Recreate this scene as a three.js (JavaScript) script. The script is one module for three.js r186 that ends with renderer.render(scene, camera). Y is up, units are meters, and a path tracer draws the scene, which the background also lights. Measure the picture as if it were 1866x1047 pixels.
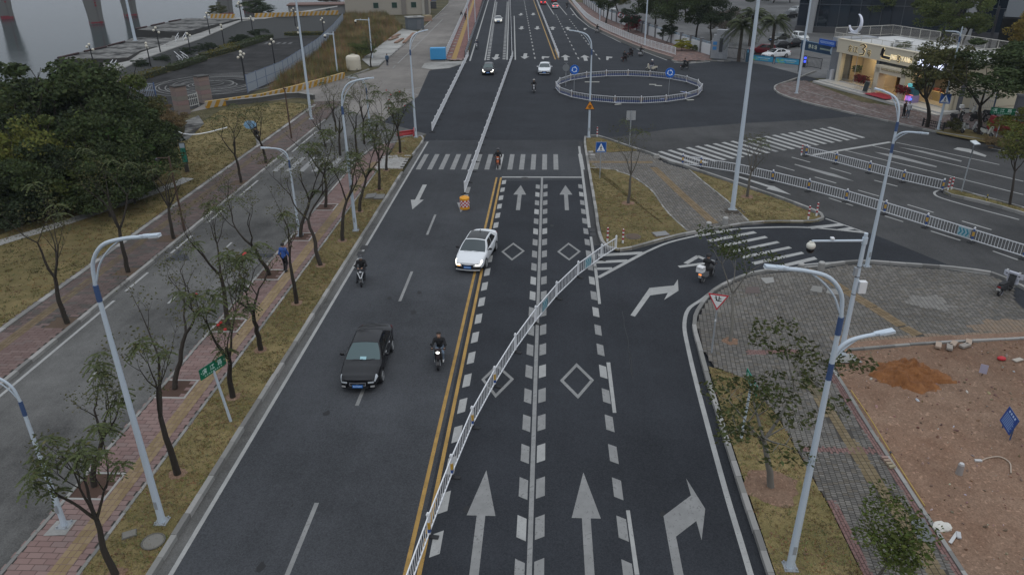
import * as THREE from 'three';
import { mergeGeometries } from 'three/addons/utils/BufferGeometryUtils.js';
import { MarchingCubes } from 'three/addons/objects/MarchingCubes.js';
import { RectAreaLightUniformsLib } from 'three/addons/lights/RectAreaLightUniformsLib.js';

// ---------- camera, sky, sun, exposure ----------
const PW = 1866, PH = 1047, FL = 1337.23, TH = 0.445104, YAW = 0.0518106, ROLL = -0.0128013, CH = 18.048;
const V = (x, y, z) => new THREE.Vector3(x, y, z);
const fwd = V(-Math.sin(YAW) * Math.cos(TH), -Math.sin(TH), -Math.cos(YAW) * Math.cos(TH));
const rt0 = V(Math.cos(YAW), 0, -Math.sin(YAW)), up0 = rt0.clone().cross(fwd);
const rt = rt0.clone().multiplyScalar(Math.cos(ROLL)).addScaledVector(up0, Math.sin(ROLL));
const upv = rt0.clone().multiplyScalar(-Math.sin(ROLL)).addScaledVector(up0, Math.cos(ROLL));
const scene = new THREE.Scene();
const camera = new THREE.PerspectiveCamera(2 * Math.atan(PH / 2 / FL) * 180 / Math.PI, 1024 / 574, 0.1, 4000);
camera.position.set(0, CH, 0);
camera.quaternion.setFromRotationMatrix(new THREE.Matrix4().makeBasis(rt, upv, fwd.clone().negate()));
camera.updateMatrixWorld();
const renderer = new THREE.WebGLRenderer({ antialias: true });
renderer.setSize(1024, 574);
renderer.toneMapping = THREE.LinearToneMapping;
renderer.toneMappingExposure = 0.9;
renderer.shadowMap.enabled = true;
RectAreaLightUniformsLib.init();
{ // overcast sky, brighter toward the zenith, with soft cloud mottling
  const w = 256, h = 128, d = new Float32Array(w * h * 4);
  for (let j = 0; j < h; j++) for (let i = 0; i < w; i++) {
    const el = Math.sin(((j + .5) / h - .5) * Math.PI), k = (j * w + i) * 4;
    const a = i / w * Math.PI * 2, m = 1 + .05 * Math.sin(3 * a + 4 * el) + .04 * Math.sin(5 * a - 7 * el + 1) + .03 * Math.sin(11 * a + 9 * el);
    const L = el < 0 ? .3 : (.46 + .66 * el) * m;
    d[k] = L * .91; d[k + 1] = L * .985; d[k + 2] = L * 1.09; d[k + 3] = 1;
  }
  const t = new THREE.DataTexture(d, w, h, THREE.RGBAFormat, THREE.FloatType);
  t.mapping = THREE.EquirectangularReflectionMapping; t.magFilter = t.minFilter = THREE.LinearFilter; t.needsUpdate = true;
  scene.background = t; scene.environment = t;
}
const sun = new THREE.DirectionalLight(0xfff6ea, 0.5);
sun.position.set(40, 150, 20); sun.target.position.set(0, 0, -60);
sun.castShadow = true; sun.shadow.radius = 60; sun.shadow.mapSize.set(2048, 2048);
Object.assign(sun.shadow.camera, { left: -130, right: 130, top: 130, bottom: -130, near: 1, far: 500 });
scene.add(sun, sun.target);

// ---------- helpers ----------
const rng = s => () => (s = (Math.imul(s, 1664525) + 1013904223) >>> 0) / 4294967296;
const R = rng(7);
const CROPS = { A: [0, 0], B: [400, 0], C: [820, 0], D: [1000, 0], E: [1386, 0], A2: [0, 220], B2: [400, 220], C2: [800, 220], D2: [1100, 220], E2: [1386, 220], A3: [0, 420], B3: [400, 400], C3: [800, 400], D3: [1100, 420], E3: [1386, 440], A4: [0, 640], B4: [400, 640], C4: [800, 640], D4: [1100, 640], E4: [1386, 640], P: [0, 0], F6: [1360, 0], F7: [1500, 30], F2: [600, 0], K: [880, 0] };
const scl = c => c === 'P' ? 1 : c === 'F6' ? 8.055 : c === 'F7' ? 6.158 : c === 'F2' ? 6.664 : c === 'K' ? 10.367 : c.endsWith('4') ? 2.5725 : 3.877;
// a point of the photograph, carried down its sight line to the height h above the road
function G(px, py, h = 0) {
  const d = fwd.clone().multiplyScalar(FL).addScaledVector(rt, px - PW / 2).addScaledVector(upv, PH / 2 - py);
  return V(0, CH, 0).addScaledVector(d, (h - CH) / d.y);
}
function Q(s, h = 0) { // surveyed ground points, "crop x,y x,y ..."
  const w = s.split(' '), o = CROPS[w[0]], k = scl(w[0]);
  return w.slice(1).map(t => { const [x, y, hh] = t.split(',').map(Number); return G(o[0] + x / k, o[1] + y / k, hh === undefined ? h : hh); });
}
const xz = a => a.map(p => [p.x, p.z]);
const QX = (s, h) => xz(Q(s, h));
const proj = p => { const d = p.clone().sub(camera.position), z = d.dot(fwd); return z < .1 ? null : [PW / 2 + FL * d.dot(rt) / z, PH / 2 - FL * d.dot(upv) / z]; };
const inView = (p, m = 40) => { const q = proj(p); return q && q[0] > -m && q[0] < PW + m && q[1] > -m && q[1] < PH + m; };
const used = {};
function numbered(n) { if (!(n in used)) { used[n] = 0; return n; } return n + '_' + String(++used[n]).padStart(3, '0'); }
function tag(o, label, category, group) { o.userData = { label, category }; if (group) o.userData.group = group; return o; }
function thing(name, label, category, p = [0, 0, 0], turn = 0, group) {
  const o = new THREE.Group(); o.name = numbered(name); scene.add(o);
  if (p.isVector3) o.position.copy(p); else o.position.set(...p);
  o.rotation.y = turn; return tag(o, label, category, group);
}
function part(parent, name, geo, mat, label) {
  const m = new THREE.Mesh(geo, mat); m.name = parent === scene ? numbered(name) : name; m.castShadow = m.receiveShadow = true;
  parent.add(m); if (label) m.userData.label = label; return m;
}
function struct(name) { const g = new THREE.Group(); g.name = numbered(name); g.userData.kind = 'structure'; scene.add(g); return g; }
function copy(o, p, turn, label, s) {
  const c = o.clone(); c.name = numbered(o.name.replace(/_\d+$/, '')); c.userData = { ...o.userData }; scene.add(c);
  if (p.isVector3) c.position.copy(p); else c.position.set(...p);
  c.rotation.y = turn; if (label) c.userData.label = label; if (s) c.scale.setScalar(s); return c;
}
const ORD = ['first', 'second', 'third', 'fourth', 'fifth', 'sixth', 'seventh', 'eighth', 'ninth', 'tenth', 'eleventh', 'twelfth', 'thirteenth', 'fourteenth', 'fifteenth', 'sixteenth', 'seventeenth', 'eighteenth', 'nineteenth', 'twentieth', ...['first', 'second', 'third', 'fourth', 'fifth', 'sixth', 'seventh'].map(n => 'twenty-' + n)];
const C = (r, g, b) => new THREE.Color().setRGB(r, g, b);
const M = (r, g, b, rough = .8, o = {}) => new THREE.MeshStandardMaterial({ color: C(r, g, b), roughness: rough, side: THREE.DoubleSide, ...o });
const glow = (r, g, b, k, o = {}) => M(r, g, b, .4, { emissive: C(r, g, b), emissiveIntensity: k, ...o });
// noise
const hash = (x, y) => { let h = Math.imul(x, 374761393) + Math.imul(y, 668265263) | 0; h = Math.imul(h ^ (h >>> 13), 1274126177); return ((h ^ (h >>> 16)) >>> 0) / 4294967296; };
function vn(x, y, per = 0) {
  const i = Math.floor(x), j = Math.floor(y); let u = x - i, v = y - j; u = u * u * (3 - 2 * u); v = v * v * (3 - 2 * v);
  const w = per ? n => ((n % per) + per) % per : n => n, a = hash(w(i), w(j)), b = hash(w(i + 1), w(j)), c = hash(w(i), w(j + 1)), d = hash(w(i + 1), w(j + 1));
  return a + (b - a) * u + (c - a) * v + (a - b - c + d) * u * v;
}
const fbm = (x, y, o = 4) => { let s = 0, a = .5, n = 0; for (let k = 0; k < o; k++) { s += a * vn(x + k * 17.3, y + k * 9.1); n += a; a *= .5; x *= 2.03; y *= 2.03; } return s / n; };
const srgb = c => { c = Math.min(1, Math.max(0, c)); return 255 * (c < .0031308 ? 12.92 * c : 1.055 * Math.pow(c, 1 / 2.4) - .055); };
// a tiling texture of n pixels across m metres; fn(u, v, noise) with u, v in 0..1 and noise(frequency) tiling
function tex(n, m, fn) {
  const d = new Uint8Array(n * n * 4);
  for (let j = 0; j < n; j++) for (let i = 0; i < n; i++) {
    const u = i / n, v = j / n, c = fn(u, v, (f, s = 0) => vn(u * f + s * 13, v * f + s * 7, f)), k = (j * n + i) * 4;
    d[k] = srgb(c[0]); d[k + 1] = srgb(c[1]); d[k + 2] = srgb(c[2]); d[k + 3] = 255;
  }
  const t = new THREE.DataTexture(d, n, n); t.colorSpace = THREE.SRGBColorSpace; t.wrapS = t.wrapT = THREE.RepeatWrapping;
  t.magFilter = THREE.LinearFilter; t.minFilter = THREE.LinearMipmapLinearFilter; t.generateMipmaps = true; t.repeat.set(1 / m, 1 / m); t.needsUpdate = true; return t;
}
const texMat = (t, rough = .9, o = {}) => new THREE.MeshPhysicalMaterial({ map: t, roughness: rough, specularIntensity: .35, vertexColors: true, side: THREE.DoubleSide, ...o });
// canvas drawing for print, in a box of w by h pixels
function print(w, h, draw) {
  const c = document.createElement('canvas'); c.width = w; c.height = h; const g = c.getContext('2d'); draw(g, w, h);
  const t = new THREE.CanvasTexture(c); t.colorSpace = THREE.SRGBColorSpace; return t;
}
const GLYPH = {
  让: '1,1 2.2,2.2;.4,4 2.4,4 2.4,8.4 3.8,7.2;6.2,1 6.2,9;6.2,4.5 9,4.5;4,9 9.8,9',
  东: '1,2 9,2;4.5,.3 2,5 8.5,5;5.3,5 5.3,9.6 4.2,9;3,6.5 1.2,9;7,6.5 9,9',
  江: '1,1.5 2,2.3;.5,4.3 1.6,5;.6,9.3 2.2,6.5;4,2 9.4,2;6.7,2 6.7,8.8;3.4,8.8 9.9,8.8',
  号: '2.5,.8 7.5,.8 7.5,3.6 2.5,3.6 2.5,.8;.8,5 9.2,5;3.2,5 2.6,7 7.6,7 7.2,9.6 5.5,9',
  停: '3,.3 .8,4;1.9,3 1.9,9.8;6.5,.2 6.7,1.2;4,1.7 9.6,1.7;5,2.8 8.6,2.8 8.6,4.2 5,4.2 5,2.8;3.8,6 3.8,5.2 9.8,5.2 9.6,6;4.8,7 9,7;6.9,7 6.9,9.6 5.8,9.2',
  车: '1.5,2 8.5,2;4.5,.3 2.2,5 8.2,5;.8,7.3 9.2,7.3;5.2,3.6 5.2,9.9',
  场: '.4,3.2 3.8,3.2;2,.8 2,7.4;.3,8.2 3.8,7;4.4,1.2 8.6,1.2 5,4.2 9.4,4.2 8.8,9 7.6,8.6;6.6,4.4 4,8.4;8,4.6 5.8,9.4',
  路: '1,1 4,1 4,3.6 1,3.6 1,1;2.5,3.6 2.5,8.4;2.5,5.8 4,5.8;1,5.6 1,8.8;.4,9 4.4,8;6.8,.4 5,3;6.4,1.6 9,1.6 5,6;6,3 9.6,6;6,6.4 9.2,6.4 9.2,9.4 6,9.4 6,6.4',
  滨: '1,1.5 2,2.3;.5,4.3 1.6,5;.6,9.3 2.2,6.5;6.5,.2 6.5,1.2;3.6,3 3.6,1.6 9.8,1.6 9.6,2.8;8.6,3 5,3.6 5,6.6;5,4.9 9,4.9;7.2,4.9 7.2,6.6;3.4,6.8 9.9,6.8;5.4,7.6 3.8,9.6;7.6,7.6 9.4,9.6',
};
function glyphs(g, str, x, y, s, lw, col, gap = 1.1) {
  g.strokeStyle = col; g.lineWidth = lw; g.lineCap = 'round'; g.lineJoin = 'round';
  [...str].forEach((ch, k) => GLYPH[ch] && GLYPH[ch].split(';').forEach(st => {
    g.beginPath(); st.split(' ').forEach((q, i) => { const [a, b] = q.split(',').map(Number); g[i ? 'lineTo' : 'moveTo'](x + k * s * gap + a * s / 10, y + b * s / 10); }); g.stroke();
  }));
}
// geometry
function plain(g, col) {
  if (g.index) g = g.toNonIndexed();
  for (const k of Object.keys(g.attributes)) if (k !== 'position' && k !== 'normal' && !(k === 'color' && col) && !(k === 'uv' && g.userData.uv)) g.deleteAttribute(k);
  return g;
}
const mg = (list, col) => mergeGeometries(list.map(g => plain(g, col)));
const box = (w, h, d, x = 0, y = 0, z = 0, ry = 0, rx = 0, rz = 0) => { const g = new THREE.BoxGeometry(w, h, d); if (rx) g.rotateX(rx); if (rz) g.rotateZ(rz); if (ry) g.rotateY(ry); g.translate(x, y, z); return g; };
const cyl = (r1, r2, h, x = 0, y = 0, z = 0, n = 12, axis) => { const g = new THREE.CylinderGeometry(r1, r2, h, n); if (axis === 'x') g.rotateZ(Math.PI / 2); if (axis === 'z') g.rotateX(Math.PI / 2); g.translate(x, y, z); return g; };
const ball = (r, x = 0, y = 0, z = 0, n = 10, sx = 1, sy = 1, sz = 1) => { const g = new THREE.SphereGeometry(r, n, Math.ceil(n * .7)); g.scale(sx, sy, sz); g.translate(x, y, z); return g; };
function rod(a, b, r1, r2 = r1, n = 6) {
  const d = b.clone().sub(a), g = new THREE.CylinderGeometry(r2, r1, d.length(), n, 1, true);
  g.applyQuaternion(new THREE.Quaternion().setFromUnitVectors(V(0, 1, 0), d.clone().normalize())); g.translate((a.x + b.x) / 2, (a.y + b.y) / 2, (a.z + b.z) / 2); return g;
}
const tube = (pts, r, n = 8, seg = 24) => new THREE.TubeGeometry(new THREE.CatmullRomCurve3(pts), seg, r, n);
function taper(pts, r0, r1, n = 5) { // a tapering tube through points
  const pos = [], idx = [], P = pts.length, t = V(0, 0, 0), a = V(0, 0, 0), b = V(0, 0, 0);
  for (let i = 0; i < P; i++) {
    t.copy(pts[Math.min(P - 1, i + 1)]).sub(pts[Math.max(0, i - 1)]).normalize();
    a.set(t.y, -t.x, .3).cross(t).normalize(); b.crossVectors(t, a); const r = r0 + (r1 - r0) * i / (P - 1);
    for (let k = 0; k < n; k++) { const q = k / n * Math.PI * 2, c = Math.cos(q) * r, s = Math.sin(q) * r; pos.push(pts[i].x + a.x * c + b.x * s, pts[i].y + a.y * c + b.y * s, pts[i].z + a.z * c + b.z * s); }
  }
  for (let i = 0; i < P - 1; i++) for (let k = 0; k < n; k++) { const p = i * n + k, q = i * n + (k + 1) % n; idx.push(p, q, p + n, q, q + n, p + n); }
  const g = new THREE.BufferGeometry(); g.setAttribute('position', new THREE.Float32BufferAttribute(pos, 3)); g.setIndex(idx); g.computeVertexNormals(); return g;
}
// a flat sheet over an outline of [x, z] points, cut fine enough to carry broad unevenness of tone; yf may be a height or a function
function sheetGeo(poly, yf, cell = 6, tint = .12, seed = 0) {
  const P = poly.map(a => new THREE.Vector2(a[0], a[1])), tri = THREE.ShapeUtils.triangulateShape(P, []), pos = [], uv = [], col = [], nor = [];
  const y = typeof yf === 'function' ? yf : () => yf;
  const emit = (a, b, c, dep) => {
    const ab = a.distanceTo(b), bc = b.distanceTo(c), ca = c.distanceTo(a), m = Math.max(ab, bc, ca);
    if (m > cell && dep < 18) {
      if (m === ab) { const h = a.clone().lerp(b, .5); emit(a, h, c, dep + 1); emit(h, b, c, dep + 1); }
      else if (m === bc) { const h = b.clone().lerp(c, .5); emit(a, b, h, dep + 1); emit(a, h, c, dep + 1); }
      else { const h = c.clone().lerp(a, .5); emit(a, b, h, dep + 1); emit(h, b, c, dep + 1); }
      return;
    }
    const up = (b.x - a.x) * (c.y - a.y) - (b.y - a.y) * (c.x - a.x) < 0;
    for (const p of up ? [a, b, c] : [a, c, b]) {
      pos.push(p.x, y(p.x, p.y), p.y); uv.push(p.x, -p.y); nor.push(0, 1, 0);
      const k = 1 + tint * 2 * (fbm(p.x / 7 + seed, p.y / 7 - seed, 4) - .5) + tint * (vn(p.x / 31 + 5, p.y / 31) - .5); col.push(k, k, k);
    }
  };
  for (const t of tri) emit(P[t[0]], P[t[1]], P[t[2]], 0);
  const g = new THREE.BufferGeometry();
  for (const [n, a, s] of [['position', pos, 3], ['normal', nor, 3], ['uv', uv, 2], ['color', col, 3]]) g.setAttribute(n, new THREE.Float32BufferAttribute(a, s));
  if (typeof yf === 'function') g.computeVertexNormals();
  return g;
}
function sheet(name, poly, y, mat, o = {}) {
  const m = part(o.parent || scene, name, sheetGeo(poly, y, o.cell, o.tint, o.seed), mat);
  if (!o.parent) m.userData.kind = o.kind || 'structure'; return m;
}
const inPoly = (x, z, P) => { let c = false; for (let i = 0, j = P.length - 1; i < P.length; j = i++) if ((P[i][1] > z) !== (P[j][1] > z) && x < (P[j][0] - P[i][0]) * (z - P[i][1]) / (P[j][1] - P[i][1]) + P[i][0]) c = !c; return c; };
const bounds = P => [Math.min(...P.map(a => a[0])), Math.max(...P.map(a => a[0])), Math.min(...P.map(a => a[1])), Math.max(...P.map(a => a[1]))];
function smooth(pts, n = 6) { const c = new THREE.CatmullRomCurve3(pts.map(p => V(p[0], 0, p[1])), false, 'centripetal'); return c.getPoints(n * (pts.length - 1)).map(p => [p.x, p.z]); }
function stripGeo(line, w, y, off = 0) { // a flat band of width w along a line of [x, z] points
  const pos = [], idx = [], nor = []; line.forEach((p, i) => {
    const a = line[Math.max(0, i - 1)], b = line[Math.min(line.length - 1, i + 1)], l = Math.hypot(b[0] - a[0], b[1] - a[1]) || 1, nx = -(b[1] - a[1]) / l, nz = (b[0] - a[0]) / l;
    for (const s of [off - w / 2, off + w / 2]) { pos.push(p[0] + nx * s, y, p[1] + nz * s); nor.push(0, 1, 0); }
    if (i) { const k = i * 2; idx.push(k - 2, k - 1, k, k - 1, k + 1, k); }
  });
  const g = new THREE.BufferGeometry(); g.setAttribute('position', new THREE.Float32BufferAttribute(pos, 3)); g.setAttribute('normal', new THREE.Float32BufferAttribute(nor, 3));
  g.setAttribute('uv', new THREE.Float32BufferAttribute(pos.filter((_, i) => i % 3 !== 1), 2)); g.setIndex(idx); return g;
}
function resample(line, step) { const out = [line[0]]; let acc = 0; for (let i = 1; i < line.length; i++) { let [ax, az] = line[i - 1]; const [bx, bz] = line[i]; let l = Math.hypot(bx - ax, bz - az); while (acc + l >= step) { const t = (step - acc) / l; ax += (bx - ax) * t; az += (bz - az) * t; l = Math.hypot(bx - ax, bz - az); acc = 0; out.push([ax, az]); } acc += l; } return out; }
const wallGeo = (line, y0, y1, w) => mg(line.slice(1).map((b, i) => { const a = line[i], l = Math.hypot(b[0] - a[0], b[1] - a[1]); return box(w, y1 - y0, l + w * .3, (a[0] + b[0]) / 2, (y0 + y1) / 2, (a[1] + b[1]) / 2, Math.atan2(b[0] - a[0], b[1] - a[1])); }));
// ---------- surfaces ----------
const mixc = (a, b, t) => a.map((v, i) => v + (b[i] - v) * t);
const asphaltTex = (base, grit, blot) => tex(1024, 12, (u, v, n) => {
  const g = hash(u * 1024 | 0, v * 1024 | 0), f = n(340) - .5, k = n(6) * .5 + n(14, 1) * .3 + n(40, 2) * .2 - .5;
  const st = vn(u * 9 + 7, v + 3, 9) * .5 + vn(u * 30, v * 2, 30) * .4 + vn(u * 90 + 3, v * 4 + 1, 90) * .2 - .55, s = 1 + grit * (g - .5) + grit * .8 * f + blot * k * 2 + blot * st * 1.1; return base.map(c => c * s);
});
const T = {
  dark: asphaltTex([.034, .0368, .0425], .55, .17), mid: asphaltTex([.0585, .0615, .067], .5, .19), old: asphaltTex([.066, .066, .0665], .45, .24),
  service: asphaltTex([.13, .128, .123], .4, .38), pale: asphaltTex([.19, .175, .16], .25, .2), lot: asphaltTex([.13, .13, .13], .3, .22), sunken: asphaltTex([.032, .031, .031], .5, .5),
  grass: tex(1024, 7, (u, v, n) => { const a = n(7) * .5 + n(19, 1) * .5, f = n(220) * .5 + n(430, 2) * .5, c = mixc([.135, .112, .048], [.215, .166, .078], Math.min(1, Math.max(0, a * 1.5 - .25))); return c.map(q => q * (.55 + .9 * f)); }),
  soil: tex(1024, 8, (u, v, n) => { const a = n(5) * .45 + n(17, 1) * .35 + n(60, 2) * .2, f = n(200), p = n(90, 3); const c = mixc([.163, .095, .063], [.268, .182, .13], a); const s = p > .86 ? 1.5 : .75 + .5 * f; return c.map(q => q * s); }),
  earth: tex(512, 9, (u, v, n) => { const a = n(6) * .5 + n(23, 1) * .5, f = n(160); return mixc([.045, .045, .02], [.12, .1, .055], a).map(q => q * (.6 + .8 * f)); }),
  conc: tex(512, 6, (u, v, n) => { const a = n(5) * .5 + n(20, 1) * .3 + n(90, 2) * .2; return [.3, .295, .28].map(q => q * (.62 + .75 * a)); }),
  stained: tex(512, 7, (u, v, n) => { const a = n(4) * .5 + n(13, 1) * .5, f = n(120); return mixc([.035, .034, .033], [.19, .187, .178], Math.min(1, Math.max(0, a * 2.2 - .55))).map(q => q * (.8 + .4 * f)); }),
  paint: tex(512, 3, (u, v, n) => { const w = n(70) * .6 + n(150, 1) * .4, l = n(8) * .6 + n(24, 2) * .4; const k = (.84 + .3 * l) * (1 - .45 * Math.min(1, Math.max(0, (w - .7 + .16 * (l - .5)) * 5))); return [.345, .345, .335].map(q => q * k); }),
  paintY: tex(512, 3, (u, v, n) => { const w = n(70) * .6 + n(150, 1) * .4, l = n(8); const k = (.8 + .4 * l) * (1 - .4 * Math.min(1, Math.max(0, (w - .66) * 6))); return [.36, .215, .055].map(q => q * k); }),
  paintDim: tex(512, 3, (u, v, n) => { const w = n(50) * .6 + n(130, 1) * .4, l = n(7) * .6 + n(21, 2) * .4; const k = (.85 + .3 * l) * (1 - .45 * Math.min(1, Math.max(0, (w - .68 + .16 * (l - .5)) * 5))); return [.235, .235, .23].map(q => q * k); }),
};
const GM = {}; for (const k of Object.keys(T)) GM[k] = k.startsWith('paint') ? new THREE.MeshStandardMaterial({ map: T[k], roughness: .75, side: THREE.DoubleSide }) : texMat(T[k], .95);
const concP = new THREE.MeshStandardMaterial({ map: T.conc, roughness: .9, side: THREE.DoubleSide });
const kerbM = [M(.27, .265, .25, .9), M(.22, .215, .2, .9), M(.18, .175, .165, .9), M(.31, .3, .285, .9)];
const X = { kerbL: -12.35, grassL: -14.6, walkL: -17.1, servL: -24.5, outer: -27.9, islL: 3.55 };

sheet('ground', [[420, 70], [-115, 70], [-98, 0], [-90, -60], [-70, -106], [-72, -134], [-80, -165], [-78, -192], [-60, -206], [-52, -250], [-58, -420], [-70, -900], [420, -900]], -.03, GM.earth, { cell: 14, tint: .3 });
{ const bank = part(scene, 'river_bank', wallGeo([[-98, 0], [-90, -60], [-70, -106]].concat([[-78, -192], [-60, -206], [-52, -250], [-58, -420], [-70, -900]]), -5, -.05, .6), M(.07, .07, .055, 1)); bank.userData.kind = 'structure'; }
{ // river: a rippled surface that mirrors the sky
  const wt = tex(512, 1, (u, v, n) => { const a = n(9) * .4 + n(23, 1) * .3 + n(51, 2) * .3; return [a, a, a]; }); wt.colorSpace = THREE.NoColorSpace; wt.repeat.set(180, 320);
  const g = new THREE.PlaneGeometry(2400, 2400, 1, 1); g.rotateX(-Math.PI / 2); g.translate(-1150, -4, -700);
  const m = part(scene, 'river', g, new THREE.MeshPhysicalMaterial({ color: C(.03, .042, .045), specularIntensity: .3, ior: 1.33, roughness: .1, bumpMap: wt, bumpScale: .035 })); m.userData.kind = 'structure';
}
const road = struct('road');
const far = ['P 1039,5 1077,48 1134,77 1224,110'];
const PR = QX(far[0]), farR = [...PR].reverse(); // the kerb below the white parapet, near end first
part(road, 'asphalt', sheetGeo([[X.kerbL, 9], [78, 9], [78, -20], [44, -68], [32, -85.5], [29.4, -92], [30.5, -98], [37, -105], [33, -117.5], [27, -124], [20.4, -121], ...farR, [3, -330], [-29, -330], [-22, -251], [-13.3, -125], [-18, -113.3], [-16.5, -93.7], [-18.1, -79.5], [-12.4, -74]], 0, 9, .16), GM.dark);
part(road, 'older_asphalt', sheetGeo([[X.kerbL + .02, 9], [-4.1, 9], [-4.1, -58], [3.5, -58.4], [3.5, -71.6], [-12.2, -71.4]], .004, 4, .2, 3), GM.mid);
const sideUp = QX('P 1129,249 1219,235 1361,224 1480,218 1560,212'), sideK = QX('P 1413,158 1418,170 1445,181 1515,199 1618,222 1708,242 1866,270');
part(road, 'older_asphalt', sheetGeo([...sideUp, [36, -79], [43.7, -68.5], [75, -18], [42, -18], [24.3, -41.1], [22, -45.8], [19.6, -50], [17.9, -53.1], [15.2, -57.3], [10.6, -63.7], [5.2, -72.6]], .004, 5, .2, 5), GM.old);
part(road, 'gutter', sheetGeo([[X.kerbL + .03, 9], [-11.87, 9], [-11.87, -71], [X.kerbL + .03, -71]], .0065, 4, .15, 9), GM.service);
part(road, 'gutter', sheetGeo([[3.03, -44.2], [3.53, -44.2], [3.53, -71], [3.03, -71]], .0065, 3, .15, 9), GM.old);
const service = sheet('service_road', [[X.servL, 9], [X.walkL, 9], [X.walkL, -61], [-15, -66], [-12.4, -74], [-18.1, -79.5], [-22, -84], [-25.5, -88], [X.servL, -80]], -.002, GM.service, { cell: 4, tint: .3 });
sheet('side_street', [[-25.5, -88], [-22, -84], [-18.1, -79.5], [-16.5, -93.7], [-18, -113.3], [-15.6, -125], [-20.5, -190], [-26, -251], [-32, -330], [-42, -330], [-31, -241], [-29.3, -204], [-27, -128], [-26.3, -116], [-29.4, -107.3], [-36.4, -93.6], [-42.4, -91], [-42, -84.5], ...QX('P 400,193 470,186 540,178 570,181'), [-27.9, -88]], -.006, GM.pale, { cell: 6, tint: .35 });
sheet('parking_lot', [[25, -127], [37, -106], [62, -96], [110, -120], [90, -270], [12, -262]], -.012, GM.lot, { cell: 9, tint: .25 });

// ---------- markings on the road ----------
const flat = (poly, y) => { const g = sheetGeo(poly, y, 99, 0); g.deleteAttribute('color'); return g; };
const mark = (name, poly, m = GM.paint, y = .0095, par = road) => part(par, name, flat(poly, y), m);
const band = (name, line, w, m = GM.paint, y = .0095, par = road) => part(par, name, stripGeo(line, w, y), m);
const rect = (x0, x1, z0, z1) => [[x0, z0], [x1, z0], [x1, z1], [x0, z1]];
band('edge_line', [[-11.78, 9], [-11.78, -70.8]], .16);
{ const a = G(577, 916), len = 4; for (let k = -1; k < 4; k++) { const z = a.z + 10 - 10 * (k + 1) + (k < 0 ? 0 : 0); mark('lane_dash', rect(a.x - .08, a.x + .08, z, z + len), GM.paintDim); } }
band('centre_line', [[-4.43, 9], [-4.22, -59]], .15, GM.paintY); band('centre_line', [[-3.95, 9], [-3.86, -59]], .15, GM.paintY);
band('lane_line', [[-.46, 9], [-.44, -59]], .17, GM.paintDim);
band('stop_line', [[-3.8, -59.1], [3.0, -59.1]], .3, GM.paint, .0125);
{ // slanted blocks along the bus lanes
  const zs = [G(852, 693).z, G(964, 677).z, G(988.5, 676).z, G(1098.5, 677).z];
  const xs = [G(851, 693).x, G(964, 677).x, G(988.5, 676).x, G(1098.5, 677).x + .02], sk = [1, -1, 1, -1];
  const shape = (x, z, s) => [[x - .16, z - .52 + .09 * s], [x + .16, z - .52 - .09 * s], [x + .16, z + .52 - .09 * s], [x - .16, z + .52 + .09 * s]];
  for (let c = 0; c < 4; c++) for (let k = -18; k < 20; k++) { const z = zs[c] + 1.98 * k; if (z > -58.4 && z < 6 && !(c === 3 && z < -57)) mark('slanted_block', shape(xs[c], z, sk[c]), c && R() < .85 ? GM.paintDim : GM.paint, .0095); }
}
const arrow = (tip, L, hw = .5, hl = 2.4, sw = .15, d = 1) => { const [x, z] = tip; return [[x, z], [x + hw, z + hl * d], [x + sw, z + hl * d], [x + sw, z + L * d], [x - sw, z + L * d], [x - sw, z + hl * d], [x - hw, z + hl * d]]; };
for (const s of ['C2 578,455', 'C2 893,455', 'C4 222,557', 'C4 677,567']) mark('straight_arrow', arrow(QX(s)[0], 6), GM.paintDim);
mark('straight_arrow', arrow(QX('B2 1362,626')[0], 6, .5, 2.2, .17, -1), GM.paint); { const q = QX('B2 1362,626')[0]; mark('straight_arrow', arrow([-6.3, q[1] + .6], 6, .5, 2.2, .17, -1), GM.paintDim); }
mark('turn_arrow', [...QX('D4 340,868 435,795 460,885 477,738 387,595 410,675 281,772 330,1047'), [4.05, -13.5], [4.4, -13.5], ...QX('D4 375,1047')], GM.paintDim);
mark('turn_arrow', QX('D3 190,598 222,608 330,458 455,440 428,490 530,425 525,345 497,388 325,405'), GM.paint);
function diamond(s) { const o = QX(s), cx = o.reduce((a, p) => a + p[0], 0) / 4, cz = o.reduce((a, p) => a + p[1], 0) / 4; o.forEach((p, i) => { const q = o[(i + 1) % 4], f = v => [cx + (v[0] - cx) * .78, cz + (v[1] - cz) * .78]; mark('diamond_side', [p, q, f(q), f(p)], GM.paintDim); }); }
for (const s of ['C3 525,163 606,222 515,290 440,227', 'C3 915,163 1002,225 920,290 835,227', 'C4 645,55 727,135 652,223 567,137', 'C4 273,60 352,130 265,218 198,132']) diamond(s);
for (const s of ['C4 785,52 803,52 832,288 815,288', 'C4 877,745 895,745 940,1047 918,1047', 'C2 983,180 998,180 1073,755 1052,755', 'C2 1065,818 1082,818 1115,1040 1094,1040', 'C3 1094,330 1115,330 1145,595 1125,597']) mark('edge_line', QX(s));
for (const [s, w] of [['C3 1125,410 1455,232', .26], ['C3 1125,252 1440,235', .42], ['C3 1105,302 1335,290', .38], ['C3 1112,348 1225,345', .34]]) band('hatch_line', QX(s), w, GM.paint, s.startsWith('C3 1125,410') ? .0125 : .0095);
band('edge_line', smooth(QX('C3 1455,232 1620,163 1861,106').concat(QX('D2 900,768 1200,752 1470,755 1861,792'))), .2);
band('edge_line', QX('D2 655,812 900,770'), .42, GM.paint, .0125);
const slipIn = smooth([[5.9, 9], ...QX('D4 690,1047 560,610 400,0'), ...QX('D3 572,655 605,550 690,490 800,410 1000,320')]);
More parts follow.
